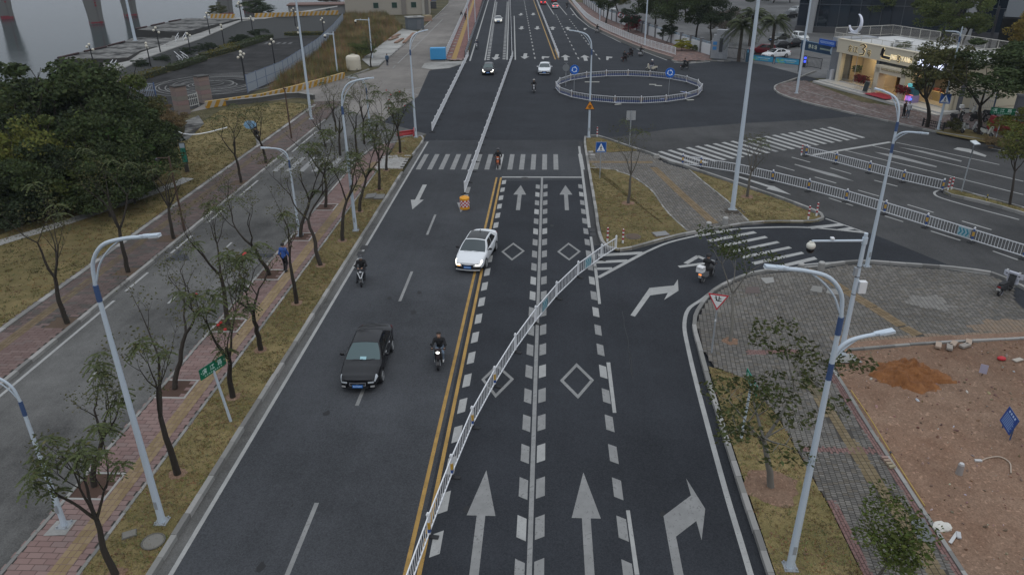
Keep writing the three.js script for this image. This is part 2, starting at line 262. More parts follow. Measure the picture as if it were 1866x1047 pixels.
band('edge_line', slipIn, .2);
band('edge_line', smooth(QX('E2 310,1017 480,1003 740,996 1180,1030 1861,1120')), .16, GM.paint, .0125);
for (const s of ['D2 728,843 1060,780 1085,793 755,857', 'D2 805,882 1140,813 1163,826 828,895', 'D2 895,918 1225,850 1247,862 915,932', 'D2 968,958 1310,887 1333,900 990,972', 'D2 1045,1000 1400,925 1420,938 1070,1017', 'D3 1130,272 1490,185 1513,203 1170,285']) mark('zebra_stripe', QX(s));
for (const [s, w] of [['D3 580,233 670,180', .3], ['D3 662,180 765,222', .3], ['D3 532,256 760,226', .3]]) band('yield_triangle', QX(s), w);
for (const [s, w] of [['E2 460,690 760,795', .15], ['E2 350,757 580,732', .45], ['E2 560,772 660,757', .4], ['E2 500,765 740,785', .12]]) band('hatch_line', QX(s), w, GM.paint, w > .3 ? .0095 : .0125);
for (let k = 0; k < 14; k++) { // crossing over the main road
  const x = -11.2 + .995 * k; if (k === 13) continue; mark('zebra_stripe', rect(x - .21, x + .21, G(900, 309).z, G(900, 281).z), k === 7 ? GM.paint : GM.paintDim, .0125);
}
mark('edge_line', QX('C2 983,235 1010,235 1030,345 1003,345'), GM.paint, .0125);
{ // crossing over the side street
  const [a, b] = QX('D2 330,226 600,318'), [c, d] = QX('D2 1590,45 1840,120');
  for (let k = 0; k < 22; k++) { const t = k / 21, p = [a[0] + (c[0] - a[0]) * t, a[1] + (c[1] - a[1]) * t], q = [b[0] + (d[0] - b[0]) * t, b[1] + (d[1] - b[1]) * t]; band('zebra_stripe', [p, q], .45, k > 9 && k < 12 ? GM.paintDim : GM.paint); }
}
for (const s of ['D2 1330,257 1460,293', 'D2 1220,315 1350,352', 'E2 495,333 642,375', 'E2 385,397 535,440', 'E2 690,490 840,533', 'E2 805,420 970,463', 'E2 485,545 655,600', 'E2 1040,592 1225,648', 'E2 880,672 1010,713', 'E2 1425,708 1635,770', 'E2 1205,778 1415,845', 'E2 1645,920 1820,982']) band('lane_dash', QX(s), .15);
band('stop_line', QX('E2 370,242 920,150'), .4);
for (const s of ['E2 595,208 1200,355 1861,522', 'E2 780,173 1300,295 1861,428', 'E2 960,153 1250,213 1690,310']) band('lane_line', QX(s), .15);
band('edge_line', smooth(QX('E2 1290,490 1245,497 1230,512 1255,535 1500,610 1830,698')), .17);
mark('straight_arrow', QX('D2 950,388 1165,455 1205,462 1327,523 1150,480 1168,470 945,398'));
mark('straight_arrow', QX('E2 975,185 1150,213 1425,282 1420,290 1150,226'), GM.paintDim); mark('straight_arrow', QX('E2 805,220 970,245 1250,322 1243,329 930,258'), GM.paintDim);
mark('straight_arrow', QX('E2 245,305 530,378 665,428 480,385 240,310'), GM.paintDim);
mark('turn_arrow', QX('E2 1365,200 1395,188 1480,200 1600,245 1590,255 1460,220 1400,208'), GM.paint); band('edge_line', QX('E2 1610,190 1740,216'), .18);
// the far stretch of the main road
const tick = (s, n, side) => { const [a, b] = QX(s), l = Math.hypot(b[0] - a[0], b[1] - a[1]), ux = (b[0] - a[0]) / l, uz = (b[1] - a[1]) / l; band('edge_line', [a, b], .22); for (let t = .6; t < l && t < 2 * n; t += 2) { const x = a[0] + ux * t, z = a[1] + uz * t; mark('slanted_block', [[x + side * .25, z], [x + side * .75, z + .1 * side], [x + side * .75 + ux, z + uz], [x + side * .25 + ux, z + uz]]); } };
band('edge_line', QX('C 140,430 300,-95'), .25); tick('K 38,1140 235,0', 60, 1); tick('K 455,1130 495,0', 60, -1); band('edge_line', QX('K 612,1130 590,300'), .22);
{ const [a, b] = QX('K 985,1110 770,-40'); for (let k = 0; k < 27; k++) { const t = k / 27, x = a[0] + (b[0] - a[0]) * t, z = a[1] + (b[1] - a[1]) * t, u = (b[0] - a[0]) / 27 * .4, w = (b[1] - a[1]) / 27 * .4; band('lane_dash', [[x, z], [x + u, z + w]], .22); } }
band('centre_line', QX('C 745,420 590,0 575,-40'), .2, GM.paintY); band('centre_line', QX('C 768,418 740,345'), .2, GM.paintY);
for (const s of ['C 910,418 745,95', 'C 1060,420 838,128']) { const [a, b] = QX(s), n = 15; for (let k = 0; k < n; k++) { const t = k / n, e = t + .4 / n; band('lane_dash', [[a[0] + (b[0] - a[0]) * t, a[1] + (b[1] - a[1]) * t], [a[0] + (b[0] - a[0]) * e, a[1] + (b[1] - a[1]) * e]], .2); } }
for (const s of ['K 1345,275 1190,30', 'K 1585,280 1430,95']) band('lane_line', QX(s), .22);
band('edge_line', QX('C 1535,425 1320,345').concat(QX('C 1225,308 900,125')).slice(0, 2), .25); band('edge_line', QX('C 1208,300 985,190 900,120 850,55'), .25); band('edge_line', QX('D 885,440 1000,447 1140,435'), .3);
for (const s of ['C 530,398', 'C 325,405', 'C 505,198', 'C 617,198', 'C 500,102', 'C 588,100']) { const q = QX(s)[0]; mark('straight_arrow', arrow([q[0], q[1] + 3], 6.5, .75, 2.8, .3, -1)); }
for (const s of ['C 833,398', 'C 970,400', 'C 738,194', 'C 845,196']) { const q = QX(s)[0]; mark('straight_arrow', arrow([q[0] - .4, q[1] - 2], 6.5, .8, 2.8, .3)); }
for (const s of ['C 1105,398 1150,402 1140,412 1125,408 1118,425 1105,423', 'C 650,397 705,400 695,408 668,407 660,420 648,412', 'C 945,198 970,200 962,205 955,212 945,210', 'C 860,100 883,102 868,107']) mark('turn_arrow', QX(s));
// crossings and lines on the service road
for (let k = 0; k < 6; k++) { const x = -23.6 + 1.15 * k; mark('zebra_stripe', rect(x - .25, x + .25, -65.2, -60.6), GM.paintDim, .0045, service); }
for (const [a, b] of [[6, -14], [-15, -35.6], [-36.8, -39.4], [-42.4, -45.5], [-48, -51], [-54, -58], [-67, -75]]) band('edge_line', [[-24.12, a], [-24.12, b]], .16, GM.paint, .0045, service);
for (const z of [-11, -17.4, -27.5, -35.3, -43.5]) band('lane_dash', [[-20.9, z], [-20.9, z - .8]], .13, GM.paint, .0045, service);
for (const s of ['P 590,262 612,246', 'B 1300,640 1400,670', 'B 1300,640 1430,615', 'F2 830,768 975,630 1375,235', 'F2 600,822 770,825 800,795', 'F2 770,748 830,757', 'F2 830,682 905,690', 'F2 1265,225 1420,170']) band('parking_bay_line', QX(s), .16, GM.paintDim, .001, service);
// manhole covers, drains and repairs let into the asphalt
const iron = M(.05, .05, .052, .6, { metalness: .5 });
for (const s of ['P 659,447 671,447 668,455 655,455', 'P 653,458 666,458 662,466 649,466', 'C2 1062,762 1100,762 1105,782 1066,782', 'C2 1066,790 1106,790 1110,812 1070,812']) mark('drain_grate', QX(s), iron, .0125);
for (const s of ['A3 1260,135 1300,140 1275,165 1230,165', 'A3 1235,165 1320,165 1340,210 1140,215', 'B3 200,240 385,240 370,268 190,265', 'E3 1160,-20 1170,-18 1165,-14']) mark('patch', QX(s), GM.mid, .0035, service);
{ const g = new THREE.CircleGeometry(.4, 20); g.rotateX(-Math.PI / 2); for (const [s, m] of [['C2 605,408', GM.old], ['A4 0,0', iron]]) { const q = Q(s)[0], e = g.clone(); e.translate(q.x, .0128, q.z); if (s[0] === 'C') part(road, 'manhole_cover', e, m); } }
{ // tar-sealed cracks
  const crack = M(.02, .021, .023, .7);
  for (const s of ['D3 135,570 160,720 185,900 200,1047', 'C4 905,30 950,60', 'D4 120,0 135,130', 'B2 1720,560 1705,620']) { const l = resample(smooth(QX(s), 12), .4).map(([x, z]) => [x + (R() - .5) * .12, z]); if (l.length > 2) band('crack_seal', l, .035, crack, .0085); }
}
{ // oil drips and small stains
  const q = rng(17), P = M(.016, .0165, .018, .8), sp = (x, z, r) => { const l = []; for (let k = 0; k < 9; k++) { const a = k / 9 * 6.283, d = r * (.6 + q() * .7); l.push([x + Math.cos(a) * d, z + Math.sin(a) * d * 1.6]); } mark('oil_stain', l, P, .0088); };
  for (let k = 0; k < 46; k++) sp(-11.5 + q() * 17.5, -14 - q() * 58, .03 + q() * q() * .16); for (const t of ['B4 497,293', 'B3 1195,553', 'B3 1370,655', 'B3 1410,515', 'B4 195,1005']) { const p = Q(t)[0]; sp(p.x, p.z, .14); }
}
// ---------- kerbs, pavements, grass, bare ground ----------
const WH = .14; // height of pavements above the road
function kerb(line, o = {}) { // one stone after another along a line
  const g = o.group || struct('kerb'), L = o.L || 1, pts = resample(line, L), w = o.w || .16, h = o.h || .17, geo = box(w, h + .05, L * .985, 0, (h - .05) / 2, 0);
  for (let i = 1; i < pts.length; i++) {
    const [ax, az] = pts[i - 1], [bx, bz] = pts[i], m = part(g, 'kerb_stone', geo, kerbM[Math.floor(R() * 4)]);
    m.position.set((ax + bx) / 2 + (R() - .5) * .02, (o.y || 0) + (R() - .5) * .012, (az + bz) / 2); m.rotation.set((R() - .5) * .012, Math.atan2(bx - ax, bz - az), (R() - .5) * .02);
    m.scale.z = Math.hypot(bx - ax, bz - az) / L;
  }
  return g;
}
// blocks laid in running bond inside an outline; the largest in the photograph are parts, the rest one instanced part
function lay(parent, name, poly, w, l, ang, mats, cols, o = {}) {
  const c = Math.cos(ang), s = Math.sin(ang), [x0, x1, z0, z1] = bounds(poly), cx = (x0 + x1) / 2, cz = (z0 + z1) / 2, rad = Math.hypot(x1 - x0, z1 - z0) / 2, j = o.joint || .012, y = o.y || WH, spots = [];
  for (let r = Math.floor(-rad / w); r <= rad / w; r++) for (let q = Math.floor(-rad / l); q <= rad / l; q++) {
    const u = (q + (r & 1) * (o.bond === undefined ? .5 : o.bond)) * l, v = r * w, x = cx + u * c + v * s, z = cz - u * s + v * c;
    if (!inPoly(x, z, poly) || (o.skip && o.skip(x, z))) continue;
    const p = V(x, y, z); if (!inView(p, 60)) continue; spots.push([x, z, p.distanceTo(camera.position)]);
  }
  spots.sort((a, b) => a[2] - b[2]);
  const n = Math.min(o.parts === undefined ? 290 : o.parts, spots.length), th = .05, bw = (w - j) / 2, bl = (l - j) / 2, b2 = .006, g = new THREE.BufferGeometry(), P = [];
  const q4 = (a, b, d, e) => P.push(...a, ...b, ...d, ...a, ...d, ...e), T4 = [[-bl + b2, 0, -bw + b2], [-bl + b2, 0, bw - b2], [bl - b2, 0, bw - b2], [bl - b2, 0, -bw + b2]], B4 = [[-bl, -b2 - .02, -bw], [-bl, -b2 - .02, bw], [bl, -b2 - .02, bw], [bl, -b2 - .02, -bw]];
  q4(...T4); for (let k = 0; k < 4; k++) q4(T4[k], B4[k], B4[(k + 1) % 4], T4[(k + 1) % 4]);
  g.setAttribute('position', new THREE.Float32BufferAttribute(P, 3)); g.computeVertexNormals();
  const jit = () => (R() - .5) * (o.rough || .008);
  for (let k = 0; k < n; k++) { const m = part(parent, name, g, mats[Math.floor(R() * mats.length)]); m.position.set(spots[k][0], y + jit() * .5, spots[k][1]); m.rotation.set(jit(), ang + jit(), jit()); }
  const rest = spots.slice(n); if (!rest.length) return;
  const im = new THREE.InstancedMesh(g, M(1, 1, 1, .92), rest.length), M4 = new THREE.Matrix4(), e = new THREE.Euler();
  rest.forEach((a, k) => {
    e.set(jit(), ang + jit(), jit()); M4.makeRotationFromEuler(e); M4.setPosition(a[0], y + jit() * .5, a[1]); im.setMatrixAt(k, M4);
    const b = cols[Math.floor(R() * cols.length)], d = .8 + .4 * fbm(a[0] / 2.5, a[1] / 2.5, 3), f = .84 * d * (.88 + .24 * R()), stain = o.stain ? o.stain(a[0], a[1]) : null;
    im.setColorAt(k, stain ? C(...mixc(b.map(v => v * f), stain, stain[3] || .7)) : C(...b.map(v => v * f)));
  });
  im.name = name + '_paving'; im.userData.kind = 'stuff'; im.receiveShadow = true; parent.add(im);
}
// short dry grass as many small tufts over an outline
const tuftG = (() => { const P = [], q = rng(3); for (let k = 0; k < 7; k++) { const a = q() * 6.28, x = (q() - .5) * .16, z = (q() - .5) * .16, h = .022 + q() * .035, lx = (q() - .5) * .13, lz = (q() - .5) * .13, w = .016; P.push(x - Math.cos(a) * w, -.01, z - Math.sin(a) * w, x + Math.cos(a) * w, -.01, z + Math.sin(a) * w, x + lx, h, z + lz); } const g = new THREE.BufferGeometry(); g.setAttribute('position', new THREE.Float32BufferAttribute(P, 3)); g.computeVertexNormals(); return g; })();
function turf(name, poly, y, dens, o = {}) {
  const [x0, x1, z0, z1] = bounds(poly), pts = [], q = rng(o.seed || 5); let n = Math.round((x1 - x0) * (z1 - z0) * dens);
  while (n--) { const x = x0 + q() * (x1 - x0), z = z0 + q() * (z1 - z0); if (!inPoly(x, z, poly) || !inView(V(x, y, z), 20) || (o.skip && o.skip(x, z))) continue; if (fbm(x / 1.7, z / 1.7, 3) < q() * .75) continue; pts.push([x, z]); }
  const im = new THREE.InstancedMesh(o.geo || tuftG, M(1, 1, 1, 1), pts.length), M4 = new THREE.Matrix4(), e = new THREE.Euler(), s = V(1, 1, 1), qn = new THREE.Quaternion();
  const A = o.a || [.145, .12, .05], B = o.b || [.235, .182, .088];
  pts.forEach(([x, z], k) => {
    e.set(0, q() * 6.28, 0); const h = (o.s || 1) * (.6 + q() * .9); s.set((o.s || 1) * (.8 + q() * .7), h, (o.s || 1) * (.8 + q() * .7)); M4.compose(V(x, typeof y === 'function' ? y(x, z) : y, z), qn.setFromEuler(e), s); im.setMatrixAt(k, M4);
    const t = Math.min(1, Math.max(0, (fbm(x / 2.2 + 9, z / 2.2, 3) - .3) * 2.2 + (q() - .5) * .5)); im.setColorAt(k, C(...mixc(A, B, t).map(v => v * (.7 + .6 * q()))));
  });
  im.name = numbered(name); im.userData.kind = 'stuff'; im.receiveShadow = true; scene.add(im);
}
const lawn = (poly, dens, o = {}) => { sheet('lawn', poly, o.y || WH, GM.grass, { cell: 2.5, tint: .3, seed: o.seed }); turf('grass', poly, (o.y || WH), dens, o); };
const redC = [[.23, .15, .134], [.215, .138, .124], [.245, .164, .147], [.22, .154, .14], [.205, .13, .117]], redM = redC.map(c => M(...c, .92));
const yelM = [M(.25, .18, .095, .9), M(.22, .155, .08, .9), M(.27, .195, .11, .9)], yelC = [[.25, .18, .095], [.22, .155, .08], [.2, .15, .085]];
const gryC = [[.15, .14, .126], [.175, .163, .147], [.127, .119, .108], [.2, .185, .165], [.155, .137, .112]], gryM = gryC.map(c => M(...c.map(v => v * .84), .92));
const jointM = M(.055, .05, .044, 1), dirtM = texMat(T.soil, 1), paleM = [M(.34, .33, .31, .9), M(.3, .29, .27, .9), M(.37, .36, .34, .9)];
const bed = (g, poly, y = WH) => part(g, 'joint_bed', sheetGeo(poly, y - .013, 8, .2), jointM);
// the verge beside the main road
const vergeA = [[X.grassL, 9], [X.kerbL - .08, 9], [X.kerbL - .08, -61], [X.grassL, -61]], vergeB = QX('B2 1190,262 1345,262 1438,122 1420,108 1320,112 1262,128', WH);
const bald = [];
const isBald = (x, z) => bald.some(b => Math.hypot(x - b[0], z - b[1]) < b[2] * (.8 + .4 * vn(x * 5, z * 5)));
const vergeT = ['210,1047', '323,863', '424,723', '475,637', '540,552', '584,483', '624,438', '655,385', '691,345', '704,310', '729,278'].map(s => Q('P ' + s, WH)[0]);
vergeT.forEach(p => bald.push([p.x, p.z, .34])); const rightT = ['1145,370', '1362,358', '1405,887', '1331,621'].map(s => Q('P ' + s, WH)[0]);
rightT.forEach((p, i) => bald.push([p.x, p.z, [.5, .5, 1.0, .4][i]]));
lawn(vergeA, 90, { skip: isBald, seed: 11 }); lawn(vergeB, 60, { skip: isBald, seed: 12 });
bald.forEach((b, i) => { const P = []; for (let k = 0; k < 18; k++) { const a = k / 18 * 6.283, r = b[2] * (.8 + .35 * R()); P.push([b[0] + Math.cos(a) * r, b[1] + Math.sin(a) * r]); } sheet('bare_soil', P, WH + .006, GM.soil, { cell: 1, tint: .3 }); });
kerb([[X.kerbL, 9], [X.kerbL, -60.8]], { w: .2, h: .2 }); kerb([[X.grassL, 9], [X.grassL, -61]], { w: .12, h: .165 }); kerb(smooth([[-12.4, -65.6], ...QX('B2 1440,122 1418,106 1320,108 1255,125', WH)]), { h: .2 });
// the red pavement between the service road and the verge, with its tree pits
const pitZ = ['190,885', '323,708', '420,592', '486,500', '544,431', '587,377'].map(s => Q('P ' + s, WH)[0].z);
const inPit = (x, z) => x < -15.75 && pitZ.some(p => Math.abs(z - p) < .72);
{ const pav = struct('pavement'), P = [[X.walkL + .1, 9], [X.grassL - .06, 9], [X.grassL - .06, -61], [-12.5, -61.1], [-12.5, -65.4], [X.grassL - .06, -65.4], [-14.9, -69.5], [-16, -69.5], [X.walkL + .1, -64]];
  bed(pav, P); const s0 = -15.61, s1 = -15.03;
  lay(pav, 'paving_tile', P, .25, .5, 0, redM, redC, { skip: (x, z) => Math.abs(x - (s0 + s1) / 2) < .06 || inPit(x, z) || (z < -61 && x > -15), rough: .006 });
  lay(pav, 'tactile_tile', [[s0, 9], [s1, 9], [s1, -63], [s0, -63]], .3, .2, 0, yelM, yelC, { bond: 0, y: WH + .008 });
  lay(pav, 'pale_tile', [[-14.9, -61.1], [-12.5, -61.1], [-12.5, -65.4], [-14.9, -65.4]], .4, .6, 0, paleM, [[.2, .195, .18]], {});
  for (const z of pitZ) { for (const [w, d, x, dz] of [[1.5, .09, -16.4, -.7], [1.5, .09, -16.4, .7], [.09, 1.31, -15.7, 0]]) part(pav, 'tree_pit_edging', box(w, .12, d, x, WH - .05, z + dz), paleM[0]); const s = part(pav, 'tree_pit_soil', sheetGeo([[-17.1, z - .66], [-15.74, z - .66], [-15.74, z + .66], [-17.1, z + .66]], WH - .01, .5, .4), M(.075, .042, .03, 1)); }
}
kerb([[X.walkL, 9], [X.walkL, -63.5]], { w: .13, h: .165 }); kerb(smooth([[-17.1, -64], [-16.4, -69], [-14.9, -70.2], [-13.6, -70.6]]), { h: .16 });
// the darker pavement on the river side of the service road
const pit0 = ['122,588', '233,495', '316,434', '439,332', '484,296'].map(s => Q('P ' + s, WH)[0]);
{ const pav = struct('pavement'), P = [[X.outer, 9], [X.servL - .3, 9], [X.servL - .3, -82], [-25.5, -90], [X.outer - .5, -90]];
  bed(pav, P); lay(pav, 'paving_tile', P, .25, .5, 0, redM.map(m => M(m.color.r * .68, m.color.g * .7, m.color.b * .7, .95)), [[.125, .088, .078], [.11, .08, .072], [.14, .1, .09], [.1, .085, .075]], { parts: 120, skip: (x, z) => Math.abs(x + 26.85) < .06 || pit0.some(p => Math.abs(z - p.z) < .62 && x > -25.95), rough: .01 });
  lay(pav, 'tactile_tile', [[-27.15, 9], [-26.55, 9], [-26.55, -88], [-27.15, -88]], .3, .2, 0, yelM.map(m => M(m.color.r * .6, m.color.g * .6, m.color.b * .65, .95)), [[.14, .105, .062], [.12, .085, .06]], { parts: 60, bond: 0, y: WH + .008 });
  for (const p of pit0) part(pav, 'tree_pit_soil', sheetGeo(rect(-25.95, -24.75, p.z - .62, p.z + .62), WH - .012, .5, .4), M(.09, .06, .04, 1));
}
kerb([[X.servL - .1, 9], [X.servL - .1, -80]], { w: .22, h: .17 }); kerb([[X.outer - .08, 9], [X.outer - .08, -88]], { w: .3, h: .2 });
{ const P = [[X.outer - .2, 9], [X.outer - .2, -88], [-33, -90], ...QX('P 480,192 400,203 330,250 255,300 170,350 90,395 0,430'), [-60, -30], [-70, 9]]; lawn(P, 16, { y: .1, s: 1.5, seed: 21, a: [.05, .055, .016], b: [.175, .125, .055] }); }
part(scene, 'footpath', stripGeo(smooth(QX('A2 -300,960 30,850 330,760 780,612 1230,450 1330,405', .1)), 1.1, .118), concP).userData.kind = 'structure';
// the island with its grass and grey paving
const islE = smooth([[3.75, -72.4], [3.6, -70.5], [3.55, -63], [3.55, -52], [3.58, -45], ...QX('C2 1190,905 1250,922 1330,915 1400,897 1700,817 1861,787').map(p => p), ...QX('D2 1000,735 1200,722 1450,722 1530,708 1552,688 1530,665 1300,570 950,450 620,340 450,290'), ...QX('D2 330,235 200,195 0,125'), [4.6, -73], [3.75, -72.4]], 4);
kerb(islE, { w: .2, h: .19, L: .9 });
const pavIs = QX('C2 1035,225 1220,222 1400,213', WH).concat(QX('D2 330,240 440,300 560,335 600,345 720,440 870,560 1040,722 890,745 600,782 450,640 330,480 180,380 90,352 0,345', WH)).concat(QX('C2 1060,330', WH));
const grassA = [[3.66, -44.7], [3.65, -63.5]].concat(QX('C2 1062,332 1250,345', WH)).concat(QX('D2 90,354 180,382 330,482 450,642 600,784', WH)).concat(QX('C2 1690,812 1400,890 1330,908 1250,914', WH));
const grassB = QX('D2 604,342 720,438 870,558 1044,720 1200,718 1450,718 1522,706 1544,688 1525,668 1300,574 950,454', WH), grassC = [[3.7, -70.3], [3.9, -72.3], ...QX('C2 1070,118 1130,116 1200,137 1400,205 1400,211 1220,220 1035,222', WH)];
lawn(grassA, 55, { skip: isBald, seed: 31 }); lawn(grassB, 55, { skip: isBald, seed: 32 }); lawn(grassC, 45, { seed: 33 });
const tactLine = (x, z, l, w) => { for (let i = 1; i < l.length; i++) { const [ax, az] = l[i - 1], [bx, bz] = l[i], L = Math.hypot(bx - ax, bz - az), t = ((x - ax) * (bx - ax) + (z - az) * (bz - az)) / L / L; if (t > -.02 && t < 1.02 && Math.abs((x - ax) * (bz - az) - (z - az) * (bx - ax)) / L < w) return true; } return false; };
function tactile(g, line, w) { for (let i = 1; i < line.length; i++) { const [ax, az] = line[i - 1], [bx, bz] = line[i], L = Math.hypot(bx - ax, bz - az), nx = -(bz - az) / L * w, nz = (bx - ax) / L * w; lay(g, 'tactile_tile', [[ax + nx, az + nz], [bx + nx, bz + nz], [bx - nx, bz - nz], [ax - nx, az - nz]], .22, .3, Math.atan2(-(bz - az), bx - ax), yelM.map(m => M(m.color.r * .72, m.color.g * .72, m.color.b * .75, .92)), [[.17, .125, .07], [.145, .11, .065], [.19, .14, .08]], { bond: 0, parts: 140, y: WH + .008 }); } }
{ const g = struct('pavement'), t1 = QX('D2 350,325 560,525 780,720', WH), t2 = QX('C2 1060,290 1500,292', WH); bed(g, pavIs);
  lay(g, 'paver', pavIs, .2, .13, 1.65, gryM, gryC.map(c => c.map(v => v * 1.08)), { parts: 150, joint: .018, skip: (x, z) => tactLine(x, z, t1, .2) || tactLine(x, z, t2, .16), rough: .012 }); tactile(g, t1, .3); tactile(g, t2, .25); }
for (const l of [smooth(QX('D2 604,343 720,440 870,560 1042,722', WH)), smooth(QX('C2 1062,331 1250,343', WH).concat(QX('D2 90,353 180,381 330,481 450,641 600,783', WH)))]) kerb(l, { w: .12, h: .155, L: .6 });
// the grey brick plaza and the strip of grass at its road side
const rk = [[6.95, 9], [7.05, -17], [7.15, -24], [7.4, -30.9], ...QX('D3 640,650 700,520 785,430 940,350 1100,300', 0), ...QX('E3 430,187 520,165 600,157 740,150 1000,168 1300,190 1500,212 1640,235 1790,300', 0), [27.2, -36], [31, -30], [40, -16]];
kerb(smooth(rk, 5), { w: .2, h: .18, L: .9 });
const plaza = [[9.9, 9], [9.9, -20], [9.6, -25.5], [8.9, -28.3], [7.75, -29.3], [7.55, -31], ...QX('D3 660,650 715,525 800,432 950,358 1105,306', WH), ...QX('E3 430,195 600,165 740,158 1000,176 1300,198 1500,222 1640,243', WH), [26.2, -38.4], ...QX('E3 1790,400 1861,470', WH), [27.5, -33.4], [23, -32.7], [18.9, -32.2], [14.8, -31.5], [13.4, -30.6], [12.95, -26], [12.9, 9]];
const grassD = [[7.15, 9], [7.2, -17], [7.3, -24], [7.5, -29.3], [8.85, -28.35], [9.55, -25.5], [9.85, -20], [9.85, 9]];
lawn(grassD, 95, { skip: isBald, seed: 41 });
{ const g = struct('pavement'), t1 = QX('E3 330,200 430,235 600,345 800,465 1000,595 1130,668', WH), redL = [[9.75, -20], [9.5, -25.5], [8.9, -28.2]], cross = QX('D3 1010,860 1380,852', WH); bed(g, plaza);
  const ySt = (x, z) => x > 12.0 - .05 * Math.max(0, -18 - z) - .1 && x < 12.45 - .05 * Math.max(0, -18 - z) && z > -29;
  const dust = (x, z) => { const d = Math.hypot((x - 20.5) / 1.3, z + 36.2), e = Math.hypot((x - 24.5) / 3, (z + 33.4) / .8); return d < .9 * (.4 + vn(x * 2.3, z * 2.3)) ? [.3, .29, .27, .3 + .35 * vn(x * 9, z * 9)] : e < .9 + vn(x * 2, z) * .5 || (z > -32.4 - (x - 15) * .06 + vn(x, z) * .5 - .2 && x > 14) ? [.26, .185, .125, .45 + .45 * vn(x * 6, z * 6)] : vn(x * .8, z * .8) > .82 ? [.2, .19, .17, .4] : null; };
  lay(g, 'paver', plaza, .2, .125, 1.45, gryM, gryC, { skip: (x, z) => tactLine(x, z, t1, .2) || ySt(x, z) || x > 12.72 && z > -30 || tactLine(x, z, cross, .2) || tactLine(x, z, [[9.9, -23.3], [12.7, -23.3]], .16) || (x < 10.15 && z > -24 && z > -20.5 - (10 - x)), rough: .014, stain: dust, parts: 280, joint: .017 });
  tactile(g, t1, .3);
  lay(g, 'tactile_tile', [[11.92, 9], [12.5, 9], [12.5, -18], [11.9, -28.5], [11.4, -28.5], [11.92, -18]], .2, .2, 0, yelM.map(m => M(m.color.r * .7, m.color.g * .75, m.color.b * .8, .95)), [[.16, .125, .075], [.14, .12, .075]], { bond: 0, parts: 150 });
  const rC = redC.map(c => [c[0] * .85, c[1] * .75, c[2] * .75]), rM = rC.map(c => M(...c, .92));
  for (const P of [[[9.88, 9], [10.2, 9], [10.2, -20.5], [9.88, -20.5]], [[12.72, 9], [12.98, 9], [12.98, -29], [12.72, -29]], [[9.9, -23.46], [12.7, -23.46], [12.7, -23.14], [9.9, -23.14]]]) lay(g, 'red_paver', P, .11, .23, 1.57, rM, rC, { parts: 120 });
  { const [a, b] = cross; lay(g, 'red_paver', [[a[0], a[1] - .2], [b[0], b[1] - .2], [b[0], b[1] + .2], [a[0], a[1] + .2]], .11, .23, 0, rM, rC, { parts: 60 }); }
  for (const [s, m] of [['D3 1010,395 1100,395 1105,440 1000,440', M(.1, .075, .068, .8)], ['E3 370,308 440,318 435,360 350,345', M(.2, .195, .18, .8)], ['E3 475,330 552,335 555,375 465,362', M(.22, .215, .2, .8)], ['E4 695,782 770,780 828,890 745,892', M(.13, .135, .14, .7)], ['E3 0,255 90,250 100,285 40,295', M(.27, .265, .25, .8)]]) part(g, 'access_cover', flat(QX(s, WH + .02), WH + .012), m);
}
kerb([[12.98, 9], [13.0, -24], [13.1, -29.5], [13.6, -30.5]], { w: .14, h: .17, L: .8 }); kerb(smooth([[14.4, -31.0], [18.9, -31.8], [23, -32.3], [27, -33]]), { w: .14, h: .17, L: .8 });
part(scene, 'dirt_edge', stripGeo(smooth([[14.0, -31.0], [14.4, -31.25], [18.9, -32.05], [23, -32.55], [27, -33.25]]), .62, WH + .006), new THREE.MeshStandardMaterial({ map: T.soil, roughness: 1, side: THREE.DoubleSide })).userData.kind = 'structure';
// bare red ground of the building plot
const plot = [[13.05, 9], [13.07, -24], [13.2, -29.5], [14.4, -30.9], [18.9, -31.7], [23, -32.2], [27, -32.9], [33, -27], [46, -8], [46, 9]];
const plotY = (x, z) => .09 + .07 * (fbm(x * 1.3, z * 1.3, 4) - .5) + .1 * (fbm(x / 4, z / 4, 3) - .5);
sheet('bare_ground', plot, plotY, GM.soil, { cell: .35, tint: .35, seed: 8 });
{ const q = rng(77), pg = new THREE.IcosahedronGeometry(1, 0), pts = []; let n = 5500; while (n--) { const x = 13 + q() * 15, z = -33 + q() * 19; if (inPoly(x, z, plot) && inView(V(x, .1, z), 10) && fbm(x, z, 3) > q() * .9) pts.push([x, z]); }
  const im = new THREE.InstancedMesh(pg, M(1, 1, 1, .95), pts.length), M4 = new THREE.Matrix4(), qn = new THREE.Quaternion();
  pts.forEach(([x, z], k) => { const s = .012 + Math.pow(q(), 5) * .06; M4.compose(V(x, plotY(x, z) + s * .2, z), qn.setFromEuler(new THREE.Euler(q() * 6, q() * 6, q() * 6)), V(s * (1 + q()), s * .7, s)); im.setMatrixAt(k, M4); const t = q(), b = t > .93 ? [.5, .48, .45] : t > .7 ? [.27, .2, .16] : t > .4 ? [.19, .12, .085] : [.15, .09, .06]; im.setColorAt(k, C(...b.map(v => v * (.8 + .4 * q())))); });
  im.name = 'pebbles'; im.userData.kind = 'stuff'; im.castShadow = true; scene.add(im); }
